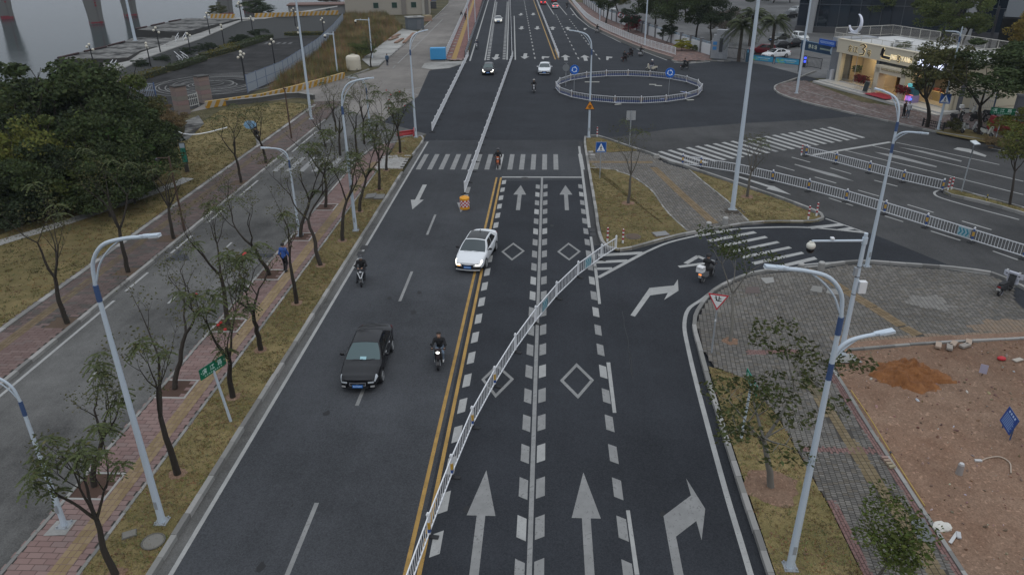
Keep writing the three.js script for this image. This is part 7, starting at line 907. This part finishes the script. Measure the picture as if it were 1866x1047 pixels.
[['E 1655,920', .25], ['E 1775,950', .5]].forEach(([s, r], i) => { const t = thing('red_barrier', ['red plastic road barrier beside the grey cabinet', 'red plastic road barrier standing by the outer fence'][i], 'barrier', Q(s, WH)[0], r); part(t, 'barrier_block', mg([box(.5, 1.0, 1.6, 0, .5, 0), box(.36, .35, 1.5, 0, 1.15, 0)]), redP); part(t, 'slot', box(.52, .14, .5, 0, .35, 0), black); }); { const t = thing('grey_cabinet', 'grey metal cabinet beside the red barrier and scooters', 'cabinet', Q('E 1715,910', WH)[0], -.2); part(t, 'cabinet', box(1.5, 1.7, .8, 0, .85, 0), M(.3, .31, .32, .6)); part(t, 'lid', box(1.6, .06, .9, 0, 1.73, 0), M(.4, .41, .42, .6)); part(t, 'plinth', box(1.4, .2, .7, 0, .1, .1), M(.1, .1, .1, .9)); }
// ---- the shop ----
{ const A = G(1526, 147.5, .3), B = G(1733, 202, .3), d = B.clone().sub(A); d.y = 0; const L = d.length(), t = thing('shop_building', 'single-storey cream shop with lit sign letters and a roof terrace', 'shop', A.clone().setY(0), Math.atan2(-d.z, d.x)); // local x runs along the front, -z goes back
  const cream = M(.58, .52, .4, .7), D = 9, H0 = 4.0, H1 = 5.6, inner = M(.5, .4, .26, .8), gl = new THREE.MeshPhysicalMaterial({ color: C(.9, .93, .94), roughness: .03, transmission: 1, thickness: 0, ior: 1.45 });
  const st = part(t, 'steps', mg([box(L + 2.4, .26, 3.4, L / 2 - .2, .13, 1.0), box(L + 2, .14, 2.6, L / 2 - .2, .32, .7)]), M(.42, .41, .39, .5)); part(t, 'floor', box(L, .1, D, L / 2, .35, -D / 2), M(.36, .3, .22, .35)); part(t, 'roof', box(L + 1.6, .3, D + .3, L / 2 - .5, H1 - .25, -D / 2 - .1), M(.5, .5, .49, .7));
  part(t, 'fascia', mg([box(L + 1.2, H1 - H0, .5, L / 2 + .1, (H0 + H1) / 2, .25), box(L + 1.3, .1, .62, L / 2 + .1, H1 + .05, .25)]), cream); part(t, 'pillar', box(.55, H0, .6, .28, H0 / 2, .1), cream); part(t, 'pillar', box(.9, H0, .6, L - .45, H0 / 2, .1), cream);
  part(t, 'back_wall', box(L, H1 - .4, .2, L / 2, H1 / 2 - .2, -D), inner); part(t, 'side_wall', box(.2, H1 - .4, D, L - .1, H1 / 2 - .2, -D / 2), cream); part(t, 'side_wall', box(.2, H1 - .4, D - 1.6, .1, H1 / 2 - .2, -D / 2 - .8), inner); part(t, 'ceiling', box(L - .4, .08, D - .3, L / 2, H0 + .1, -D / 2), M(.5, .46, .38, .8)); part(t, 'partition', box(6.4, H0 - .4, .14, 3.7, H0 / 2 + .2, -3.2), M(.52, .42, .28, .8));
  // grey louvred flank at the corner
  part(t, 'flank', box(2.1, H0 + .6, 5, -1.15, H0 / 2 + .3, -2.6), M(.17, .18, .2, .7)); for (let k = 0; k < 14; k++) part(t, 'louvre', box(.06, 2.6, .06, -2.1 + k * .15, 2.6, -.06), M(.3, .31, .33, .5)); part(t, 'flank_base', box(2.2, 1.2, .2, -1.15, .75, -.02), M(.26, .27, .28, .8)); part(t, 'flank_top', box(2.3, 1.1, 5.2, -1.15, H0 + 1.1, -2.6), M(.3, .31, .33, .7)); part(t, 'pedestal', box(.35, 1.5, .35, -.7, .95, .45), M(.5, .5, .52, .5));
  // glass front
  const pane = (x0, x1, y0, y1, z = 0) => part(t, 'shop_window', box(x1 - x0, y1 - y0, .02, (x0 + x1) / 2, (y0 + y1) / 2, z), gl); const X1 = L * .365; pane(.55, 3.2, .42, H0, .05); pane(3.2, X1 - .25, .42, H0, .05); pane(L * .68, L - .9, .42, H0 - .4, .05); part(t, 'window_post', box(.5, H0 - .4, .12, X1 - .1, H0 / 2 + .2, .03), M(.12, .17, .21, .5));
  part(t, 'glazing_bar', mg([box(.05, H0 - .4, .06, 3.2, H0 / 2 + .2, .05), box(X1 - .6, .1, .1, X1 / 2 + .2, .45, .05), box(L * .3, .08, .1, L * .83, .45, .05)]), M(.4, .4, .4, .4)); part(t, 'transom', box(L * .3, 1.0, .1, L * .52, H0 - .35, .02), M(.04, .045, .05, .2));
  // projecting doorway
  part(t, 'doorway', mg([box(.75, 3.1, 1.1, L * .43, 1.8, .55), box(L * .27, .85, 1.1, L * .54, 3.2, .55), box(.75, 3.1, 1.1, L * .655, 1.8, .55)]), cream); const sg = new THREE.MeshStandardMaterial({ map: print(256, 32, (g, w, h) => { g.fillStyle = '#7a6c50'; g.fillRect(0, 0, w, h); g.fillStyle = '#fff0c8'; for (let k = 0; k < 15; k++) { g.fillRect(10 + k * 16, 6, 10, 3); g.fillRect(10 + k * 16 + (k % 3) * 3, 6, 3, 20); g.fillRect(10 + k * 16, 14 + (k % 2) * 6, 10, 3); } }), roughness: .5 }); const db = part(t, 'door_sign', box(3.3, .28, .05, L * .545, 3.3, 1.13), cream); part(db, 'printed_face', new THREE.PlaneGeometry(3.2, .26).translate(L * .545, 3.3, 1.158), sg);
  part(t, 'red_carpet', box(L * .2, .015, 2.2, L * .54, .41, 1.6), M(.25, .012, .03, .95));
  // letters on the fascia
  const seg = (pts, w, m, name, z = .53, dp = .08) => { const l = []; for (let i = 1; i < pts.length; i++) { const [ax, ay] = pts[i - 1], [bx, by] = pts[i], le = Math.hypot(bx - ax, by - ay); l.push(box(le + w * .8, w, dp, (ax + bx) / 2, (ay + by) / 2, z, 0, 0, Math.atan2(by - ay, bx - ax))); } return l; };
  const dark = M(.02, .018, .018, .5), halo = glow(1, .82, .45, .32); const char = (ch, x, y, s, w, m, name) => { const l = [], b = []; for (const stt of GLYPH[ch].split(';')) { const P = stt.split(' ').map(q => { const [a, c] = q.split(',').map(Number); return [x + a * s / 10, y - c * s / 10]; }); l.push(...seg(P, w, m, '', .54)); b.push(...seg(P, w * 1.4, m, '', .517, .03)); } const lm = part(t, name, mg(l), m); part(lm, 'lit_edge', mg(b), halo); };
  char('东', 1.7, 5.15, .8, .07, dark, 'sign_letter'); char('江', 2.75, 5.15, .8, .07, dark, 'sign_letter'); char('号', 5.3, 5.0, .75, .07, dark, 'sign_letter'); { const P = [[3.95, 5.35], [4.5, 5.5], [4.9, 5.3], [4.45, 4.95], [4.85, 4.75], [4.7, 4.35], [4.1, 4.2]], lm = part(t, 'sign_numeral', mg(seg(P, .16, dark, '', .54)), dark); part(lm, 'lit_edge', mg(seg(P, .27, dark, '', .517, .03)), halo); }
  { const P = [[8.0, 5.45], [8.1, 4.55], [9.3, 4.5]], lm = part(t, 'sign_letter', mg([...seg(P, .3, dark, '', .545), box(.5, .8, .08, 8.0, 5.0, .545, 0, 0, -.2)]), dark); part(lm, 'lit_edge', mg(seg(P, .5, dark, '', .517, .03)), halo); const W5 = { I: '0,0 0,10', N: '0,10 0,0 5,10 5,0', G: '5,1 1,0 0,5 1,10 5,9 5,5 3,5', '3': '0,0 5,1 2,4.5 5,7 4,10 0,9', Y: '0,0 2.5,5 5,0;2.5,5 2.5,10', A: '0,10 2.5,0 5,10;1,6.5 4,6.5', H: '0,0 0,10;5,0 5,10;0,5 5,5' }; let x = 9.5; for (const ch of 'ING3YANH') { const l = [], b = [], big = ch === '3' ? 1.5 : 1; for (const s2 of W5[ch].split(';')) { const Q2 = s2.split(' ').map(q => { const [a, c] = q.split(',').map(Number); return [x + a * .055 * big, 4.93 - c * .045 * big + (big - 1) * .1]; }); l.push(...seg(Q2, .055 * big, dark, '', .54)); b.push(...seg(Q2, .11 * big, dark, '', .517, .03)); } const lm = part(t, 'sign_letter', mg(l), ch === '3' ? dark : glow(1, .9, .7, .35)); part(lm, 'lit_edge', mg(b), halo); x += ch === 'I' ? .22 : .44 * big; } }
  const scr = part(t, 'lit_screen', box(4.2, 1.05, .1, L * .82, 4.75, .56), M(.02, .02, .04, .4)); [[-1.6, .9, .8], [-.5, .5, .6], [.5, .6, .75], [1.45, .8, .95]].forEach(([x, w, h], i) => part(scr, 'lit_picture', mg([box(w, h * .5, .02, L * .82 + x, 4.6, .62), box(w * .6, h * .35, .02, L * .82 + x + .1, 4.95, .62)]), glow(.75, .8, 1, 1.3)));
  // fittings seen through the glass, then ceiling lamps out of view
  part(t, 'wall_decoration', mg([box(.5, .4, .04, 3.3, 3.5, -3.1), box(.3, .35, .04, 4.2, 3.6, -3.1), box(.4, .4, .04, 5.3, 3.5, -3.1), box(1.9, .1, .04, 4.3, 2.95, -3.1), box(1.5, .12, .04, 4.4, 3.15, -3.1), box(1.0, .2, .04, 3.9, 2.55, -3.1), box(.3, .8, .04, 3.5, 2.2, -3.1), box(.3, .8, .04, 4.3, 2.2, -3.1), box(1.0, .2, .04, 5.2, 2.55, -3.1), box(.3, .8, .04, 5.0, 2.2, -3.1), box(.3, .7, .04, 5.6, 2.2, -3.1)]), M(.35, .01, .03, .7));
  part(t, 'table', mg([box(2.4, .06, .8, 3.2, 1.1, -1.6), box(.06, .7, .06, 2.2, .75, -1.6), box(.06, .7, .06, 4.2, .75, -1.6), box(1.6, .06, .6, 5.6, .95, -1.4), box(.06, .55, .06, 5, .68, -1.4), box(.06, .55, .06, 6.2, .68, -1.4)]), M(.45, .36, .2, .6)); part(t, 'shelf', mg([box(1.6, 2.2, .5, L * .5, 1.5, -3.5), box(1.7, .06, .6, L * .5, 1.6, -3.45), box(1.7, .06, .6, L * .5, 2.3, -3.45)]), M(.4, .33, .25, .6)); part(t, 'counter', box(3.4, 1.0, .8, L * .8, .9, -2.5), M(.5, .36, .16, .6));
  part(t, 'goods', mg(Array.from({ length: 16 }, (_, k) => box(.2, .25, .2, L * .72 + (k % 8) * .5, 1.55 + (k >> 3) * .0, -2.5 - (k >> 3) * .3))), M(.3, .06, .04, .6));
  for (const [x, z] of [[3.4, -1.6], [L * .55, -2.5], [L * .83, -1.8]]) { const lp = part(t, 'unseen_ceiling_lamp', box(2.4, .06, 1.4, x, H0 + .02, z), glow(1, .84, .58, 2)); const rl = new THREE.RectAreaLight(0xffe0b0, 12, 2.2, 1.2); rl.position.set(x, H0 - .03, z); rl.rotation.x = -Math.PI / 2; t.add(rl); }  // unseen ceiling panels and area lights, placed to light the shop interior warmly
  const rp = (pts, h, label) => { const l = []; const y = H1 - .1; for (let i = 1; i < pts.length; i++) { const a = V(pts[i - 1][0], y, pts[i - 1][1]), b = V(pts[i][0], y, pts[i][1]), le = a.distanceTo(b), n = Math.round(le / 1.8); l.push(rod(a.clone().setY(y + h), b.clone().setY(y + h), .035), rod(a.clone().setY(y + .15), b.clone().setY(y + .15), .03)); for (let k = 0; k <= n; k++) { const p = a.clone().lerp(b, k / n); l.push(rod(p, p.clone().setY(y + h), .035)); } for (let k = 0; k < le / .16; k++) { const p = a.clone().lerp(b, k * .16 / le); l.push(rod(p.clone().setY(y + .15), p.clone().setY(y + h), .012, .012, 3)); } } const m = part(t, 'terrace_railing', mg(l), M(.5, .48, .43, .5)); m.userData.kind = 'stuff'; };
  rp([[-2.2, -.1], [-2.2, -D], [6.2, -D]], 1.3); rp([[8, -D], [L + .6, -D], [L + .6, 0]], 1.3); rp([[-2.2, -.1], [1.2, -.1], [8.5, -.3], [L, -.3]], .75);
}
{ const f = scene.getObjectByName('shop_building'); f.updateMatrixWorld(true); const W = (x, y, z) => f.localToWorld(V(x, y, z));
  const cr = thing('crescent_moon', 'large white crescent moon ornament on the shop terrace', 'ornament', G(1557, 61, 5.5), f.rotation.y), s = new THREE.Shape(); s.absarc(0, 0, 1.75, -2.88, 1.309, false); s.absarc(-.2475, .2475, 1.604, 1.119, -2.69, true); const g = new THREE.ExtrudeGeometry(s, { depth: .3, bevelEnabled: true, bevelSize: .05, bevelThickness: .05, bevelSegments: 2, curveSegments: 30 }); g.translate(0, 1.85, -.15); cr.scale.setScalar(.72); part(cr, 'crescent', g, M(.7, .72, .82, .5)); part(cr, 'base', box(2.4, .16, .9, 0, .08, 0), white);
  for (let k = 0; k < 4; k++) { const t = thing('terrace_table', `white slatted table and bench set on the shop terrace, ${ORD[k]} from the crescent`, 'terrace furniture', W(8 + k * 3.1, 5.5, -2.2 - (k & 1) * 1.3), f.rotation.y + .3); part(t, 'tabletop', box(2.2, .08, .9, 0, .78, 0), M(.6, .6, .58, .6)); for (const x of [-.9, .9]) part(t, 'leg', box(.08, .75, .7, x, .38, 0), white); part(t, 'bench', mg([box(2.2, .06, .4, 0, .45, .9), box(.08, .45, .35, -.9, .22, .9), box(.08, .45, .35, .9, .22, .9)]), M(.55, .55, .53, .6)); }
  for (let k = 0; k < 3; k++) dense(W(9.5 + k * 3.6, 5.5, -1), .9, .8, k, LM.mid, `green planter shrub on the shop terrace, ${ORD[k]} from the crescent`, 'planters on the shop terrace', { low: .05, name: 'terrace_plant', cat: 'plant' });
  const fl = (x, z, label) => { const t = thing('flower_stand', label, 'flowers', W(x, .42, z), f.rotation.y); for (let k = 0; k < 5; k++) part(t, 'stand_leg', rod(V(-.9 + k * .45, 0, .1), V(-.85 + k * .42, .75, 0), .025), M(.5, .48, .45, .5)); part(t, 'blossoms', leafGeo(1100, q => [(q() - .5) * 2.2, .75 + q() * .85, (q() - .5) * .8], .16, 88), LM.red); part(t, 'leaves', leafGeo(160, q => [(q() - .5) * 2.2, .8 + q() * .8, (q() - .5) * .8], .2, 89), LM.dark); };
  fl(6.0, 1.2, 'row of dark red flower stands left of the shop doorway'); fl(13.6, 1.4, 'dark red flower stand right of the shop doorway');
  { const t = thing('menu_board', 'black menu board leaning at the shop doorway', 'sign board', W(8.0, .4, 1.9), f.rotation.y); part(t, 'frame', box(.85, 1.3, .06, 0, .65, 0, 0, -.2), M(.2, .18, .16, .7)); part(t, 'board', box(.7, 1.1, .03, 0, .66, .045, 0, -.2), M(.02, .03, .03, .8)); }
  { const t = thing('claw_machine', 'neon-lit game machine under the tree at the shop front', 'game machine', W(14.6, .4, .9), f.rotation.y); part(t, 'cabinet', box(1.1, .8, .9, 0, .4, 0), M(.3, .25, .5, .5)); part(t, 'window', box(1.0, .9, .8, 0, 1.25, 0), M(.05, .15, .2, .1)); part(t, 'header', box(1.15, .35, .95, 0, 1.85, 0), glow(.15, .6, .65, .3)); part(t, 'neon_trim', mg([box(.05, 1.7, .05, -.58, .95, .48), box(1.1, .05, .05, 0, .85, .48)]), glow(1, .25, .2, .9)); part(t, 'neon_panel', box(.8, .5, .03, -.1, .45, .47), glow(.6, .25, 1, .45)); part(t, 'blue_lamp', ball(.12, .4, .4, .5, 8), glow(.1, .3, 1, .9)); }
  { const t = thing('planter_tree', 'small potted tree inside the shop window', 'potted plant', W(1.9, .4, -1.2), f.rotation.y); part(t, 'pot', cyl(.22, .16, .5, 0, .25, 0, 12), M(.5, .48, .45, .6)); part(t, 'stem', cyl(.03, .04, .9, 0, .9, 0, 6), barkM); part(t, 'leaves', leafGeo(400, q => [(q() - .5) * .9, 1.3 + q() * .8, (q() - .5) * .9], .2, 90), LM.dark); }
  // car park name beam beside the shop
  const t = thing('car_park_sign', 'long blue overhead sign with a white P beside the shop corner', 'sign', V(36.2, 0, -111.2), Math.atan2(-6.8, 2.3)); part(t, 'beam', box(7.4, 1.2, .4, 3.7, 3.75, 0), M(.05, .12, .19, .5)); const m = part(t, 'face', new THREE.PlaneGeometry(7.2, 1.1).translate(3.7, 3.75, .204), signMat(512, 72, (g, w, h) => { g.fillStyle = '#1b3b56'; g.fillRect(0, 0, w, h); g.fillStyle = '#d8e0e6'; g.font = 'bold 52px sans-serif'; g.fillText('P', 14, 56); glyphs(g, '停车场', 110, 16, 38, 5, '#c9cdb8', 1.25); g.fillStyle = '#b9c3b0'; for (let k = 0; k < 10; k++) g.fillRect(290 + k * 16, 30, 10, 14); })); part(t, 'logo_disc', new THREE.CircleGeometry(.55, 20).translate(6.9, 3.75, .215), M(.4, .5, .58, .5)); part(t, 'post', box(.3, 3.2, .3, .2, 1.6, 0), dkMetal); part(t, 'post', box(.3, 3.2, .3, 7.2, 1.6, 0), dkMetal);
  const b = thing('blue_sign', 'small bright blue sign mounted above the car park sign', 'sign', V(37.35, 4.4, -104.7), Math.atan2(-6.8, 2.3)); part(b, 'sign_board', box(3.3, .75, .12, 0, .4, 0), M(.03, .1, .4, .5)); part(b, 'printed_face', new THREE.PlaneGeometry(3.2, .68).translate(0, .4, .064), signMat(256, 56, (g, w, h) => { g.fillStyle = '#1a55b0'; g.fillRect(0, 0, w, h); g.fillStyle = '#c8d8ee'; for (let k = 0; k < 13; k++) { g.fillRect(16 + k * 18, 16, 12, 4); g.fillRect(20 + k * 18, 16, 4, 22); g.fillRect(16 + k * 18, 28 + (k % 3) * 4, 12, 3); } })); }
// ---- glass tower behind the shop, low building by the river road ----
{ const p0 = V(50.5, 0, -160.5), ang = -.42, t = thing('glass_tower', 'dark glass office tower with pale slanting columns behind the shop', 'office tower', p0, ang), N = 30, pw = 1.9, ph = 4.2; const gm = [0, 1, 2].map(k => new THREE.MeshPhysicalMaterial({ color: C(.012 + .004 * k, .02 + .004 * k, .03 + .005 * k), roughness: .07 + .03 * k, clearcoat: 1, clearcoatRoughness: .05 })), fm = M(.07, .08, .095, .4), pg = box(pw - .07, ph - .1, .06);
  part(t, 'core', box(N * pw, 26, 24, N * pw / 2, 13, -12.4), M(.02, .024, .03, .6)); part(t, 'plinth', box(N * pw + .4, 1.1, .5, N * pw / 2, .55, .1), M(.07, .07, .075, .8)); for (let r = 0; r < 5; r++) for (let c = 0; c < N; c++) { const m = part(t, 'glass_pane', pg, gm[Math.floor(R() * 3)]); m.position.set((c + .5) * pw, 1.1 + (r + .5) * ph, .06 + (R() - .5) * .02); m.rotation.set((R() - .5) * .006, (R() - .5) * .01, 0); } for (let r = 0; r <= 5; r++) part(t, 'transom', box(N * pw, .12, .22, N * pw / 2, 1.1 + r * ph, .08), fm); for (let c = 0; c <= N; c += 2) part(t, 'mullion', box(.1, 5 * ph, .2, c * pw, 1.1 + 2.5 * ph, .1), fm);
  for (const x of [2.6, 30]) { const pts = [0, 1, 2, 3, 4].map(k => V(x + Math.pow(k / 4, 2) * 2.2 + .1 * k, k * 5.2, 1.3 - k * .1)); part(t, 'column', taper(pts, x > 10 ? 1.0 : .8, .5, 8), M(.3, .31, .32, .7)); }
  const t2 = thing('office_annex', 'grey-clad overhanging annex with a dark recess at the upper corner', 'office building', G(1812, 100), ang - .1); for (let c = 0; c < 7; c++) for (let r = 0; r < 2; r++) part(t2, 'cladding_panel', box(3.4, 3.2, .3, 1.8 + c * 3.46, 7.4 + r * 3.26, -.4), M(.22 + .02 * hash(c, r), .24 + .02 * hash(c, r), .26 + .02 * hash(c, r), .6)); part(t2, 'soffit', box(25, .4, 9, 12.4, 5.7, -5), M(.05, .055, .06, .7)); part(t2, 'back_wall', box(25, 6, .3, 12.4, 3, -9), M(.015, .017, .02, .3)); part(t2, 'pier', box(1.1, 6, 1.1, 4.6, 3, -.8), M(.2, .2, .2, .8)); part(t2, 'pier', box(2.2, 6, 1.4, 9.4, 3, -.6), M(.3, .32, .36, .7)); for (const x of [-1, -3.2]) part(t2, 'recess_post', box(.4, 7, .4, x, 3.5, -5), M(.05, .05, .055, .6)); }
{ const p = G(770, 26), t = thing('low_building', 'pale low building with green windows at the top of the side street', 'building', p, .12); part(t, 'wall', box(22, 5, 6, -9, 2.5, -3), M(.36, .33, .28, .9)); part(t, 'roof', box(22.6, .3, 6.6, -9, 5.1, -3), conM); for (const x of [-2.2, -7.2, -12]) { const w = part(t, 'window', box(1.5, 1.5, .08, x, 2.4, .02), M(.3, .3, .28, .6)); part(w, 'pane', box(1.3, 1.3, .04, x, 2.4, .06), M(.03, .06, .05, .1)); } part(t, 'doorway', box(.9, 4.6, .3, 1.2, 2.3, .1), M(.16, .15, .14, .8)); part(t, 'wall_pier', box(.6, 4.8, .4, .3, 2.4, .15), M(.4, .38, .34, .8)); part(t, 'wall_pier', box(1.2, 4.6, .3, -4.8, 2.3, .12), M(.22, .2, .18, .9)); const u = thing('grey_shed', 'small dark shed with blue and red hoardings beside the pale building', 'shed', G(788, 15), .2); part(u, 'wall', box(2.2, 1.8, 2, 0, .9, 0), M(.06, .06, .06, .9)); part(u, 'hoarding', box(1.6, .9, .1, -1.2, 2.4, 0), M(.4, .02, .05, .6)); part(u, 'hoarding', box(1.4, .9, .1, .6, 2.5, -1), M(.04, .1, .4, .6)); }
{ const t = thing('river_hut', 'low hut with a reddish roof behind the striped promenade rail', 'hut', G(560, 25), .1); part(t, 'wall', box(15, 2.4, 4, 3, 1.2, 0), M(.24, .24, .245, .9)); part(t, 'roof', box(15.6, .25, 4.8, 3, 2.5, 0, 0, .05), M(.16, .1, .085, .9)); part(t, 'door', box(1.2, 1.6, .06, 6, 1, 2.03), M(.06, .08, .09, .6)); }
// litter and small things on the bare plot
{ const s = (px, py) => { const p = G(px, py); p.y = plotY(p.x, p.z); return p; }; let t = thing('hose', 'pale hose lying in an arc on the bare red ground', 'hose', [0, 0, 0]); part(t, 'hose', tube(['1788,843', '1800,837', '1822,836', '1838,845', '1842,866'].map(q => { const [x, y] = q.split(',').map(Number); return s(x, y).add(V(0, .03, 0)); }), .025, 6, 40), M(.42, .34, .27, .7)); part(t, 'nozzle', box(.25, .06, .1, s(1782, 843).x, s(1782, 843).y + .04, s(1782, 843).z), M(.5, .5, .5, .5));
  t = thing('plastic_bag', 'crumpled white plastic bag beside the plot kerb', 'plastic bag', s(1716, 966)); const bg = new THREE.IcosahedronGeometry(.28, 3), bp = bg.attributes.position; for (let i = 0; i < bp.count; i++) { const k = .7 + .6 * vn(bp.getX(i) * 9 + 4, bp.getY(i) * 9 + bp.getZ(i) * 7); bp.setXYZ(i, bp.getX(i) * k * 1.1, Math.max(-.05, bp.getY(i) * k * .6), bp.getZ(i) * k * .8); } bg.computeVertexNormals(); part(t, 'bag', bg, M(.6, .58, .53, .8));
  t = thing('clear_bottle', 'clear plastic container standing on the bare ground', 'container', s(1747, 866)); part(t, 'body', cyl(.11, .13, .42, 0, .2, 0, 10), M(.3, .28, .27, .15)); part(t, 'cap', cyl(.08, .08, .06, 0, .44, 0, 10), M(.5, .5, .5, .4)); t = thing('red_bag', 'small bright red package on the bare ground', 'package', s(1824, 659)); part(t, 'body', ball(.17, 0, .08, 0, 8, 1.2, .6, .9), M(.45, .02, .03, .6)); t = thing('flat_board', 'pale flat scrap board lying near the red package', 'board', s(1854, 661), .4); part(t, 'board', box(.5, .05, .22, 0, .05, 0), M(.4, .36, .31, .8));
  t = thing('loose_bricks', 'short row of pale bricks on the path edge', 'bricks', G(1618, 843, WH + .02)); for (let k = 0; k < 4; k++) part(t, 'brick', box(.24, .09, .11, -.02 + k * .02, .05, -.24 + k * .17, .1 * k), M(.3, .2 + .02 * k, .17, .9)); t = thing('yellow_hose', 'thin yellow hose along the plot side of the kerb', 'hose', [0, 0, 0]); part(t, 'hose', tube(['1550,718', '1585,770', '1622,832', '1655,885', '1684,930'].map(q => { const [x, y] = q.split(',').map(Number); return s(x, y).setY(.2); }), .022, 6, 50), M(.4, .27, .07, .7)); part(t, 'coupling', cyl(.04, .04, .12, s(1622, 832).x, .2, s(1622, 832).z, 8, 'z'), dkMetal);
  t = thing('broken_slab', 'broken pale kerb slabs and rubbish on the plot edge', 'rubble', G(1738, 628, .15), .2); for (let k = 0; k < 5; k++) part(t, 'slab', box(.55, .1, .25, (k - 2) * .4, .07, (k % 2) * .25, R()), [M(.36, .28, .22, .9), M(.28, .25, .22, .9)][k & 1]); t = thing('torn_wrapper', 'torn silver wrapper in the gutter of the plot', 'wrapper', s(1737, 985), .8); part(t, 'sheet', box(.7, .03, .1, 0, .05, 0), M(.5, .5, .5, .3)); part(t, 'fold', box(.3, .05, .12, .2, .07, .08, .4), M(.45, .45, .46, .3)); }
{ const q = rng(99); for (const [s, sz] of [['A4 605,858', .4], ['A4 718,893', .55]]) { const p = Q(s, WH)[0], t = thing('verge_cover', sz > .5 ? 'round mossy cover set in the verge, larger one' : 'small stone slab set in the verge, smaller one', 'cover', p); part(t, 'cover', sz > .5 ? cyl(sz * .6, sz * .62, .04, 0, .02, 0, 18) : box(.4, .05, .3, 0, .02, 0, .5), M(.19, .18, .16, .9)); part(t, 'rim', sz > .5 ? new THREE.TorusGeometry(.36, .03, 6, 20).rotateX(1.571).translate(0, .03, 0) : box(.46, .03, .36, 0, .01, 0, .5), M(.12, .115, .1, .9)); } for (const s of ['B2 1070,535', 'B2 1130,540']) { const t = thing('stone_cover', s.includes('1070') ? 'tilted concrete cover slab in the verge, left of two' : 'sunken concrete cover slab in the verge, right of two', 'cover', Q(s, WH)[0], .1); part(t, 'slab', box(.75, .08, 1.0, 0, .06, 0, 0, 0, s.includes('1070') ? .12 : 0), M(.17, .165, .155, .9)); part(t, 'frame', box(.9, .05, 1.15, 0, .01, 0), M(.12, .1, .08, 1)); } for (const [s, m] of [['C2 1372,818', M(.1, .07, .05, .9)], ['C2 1568,800', M(.22, .22, .22, .9)]]) { const t = thing('grass_cover', s.includes('1372') ? 'brown round cover in the island grass by the bollards' : 'grey square cover in the island grass near the kerb', 'cover', Q(s, WH)[0]); part(t, 'cover', s.includes('1372') ? cyl(.45, .45, .04, 0, .03, 0, 18) : box(.95, .05, .7, 0, .03, 0, .3), m); part(t, 'rim', s.includes('1372') ? cyl(.52, .52, .03, 0, .015, 0, 18) : box(1.05, .03, .8, 0, .015, 0, .3), M(.14, .12, .1, .9)); } }
scene.fog = new THREE.FogExp2(0xb4bec8, 0.00014);
renderer.render(scene, camera);
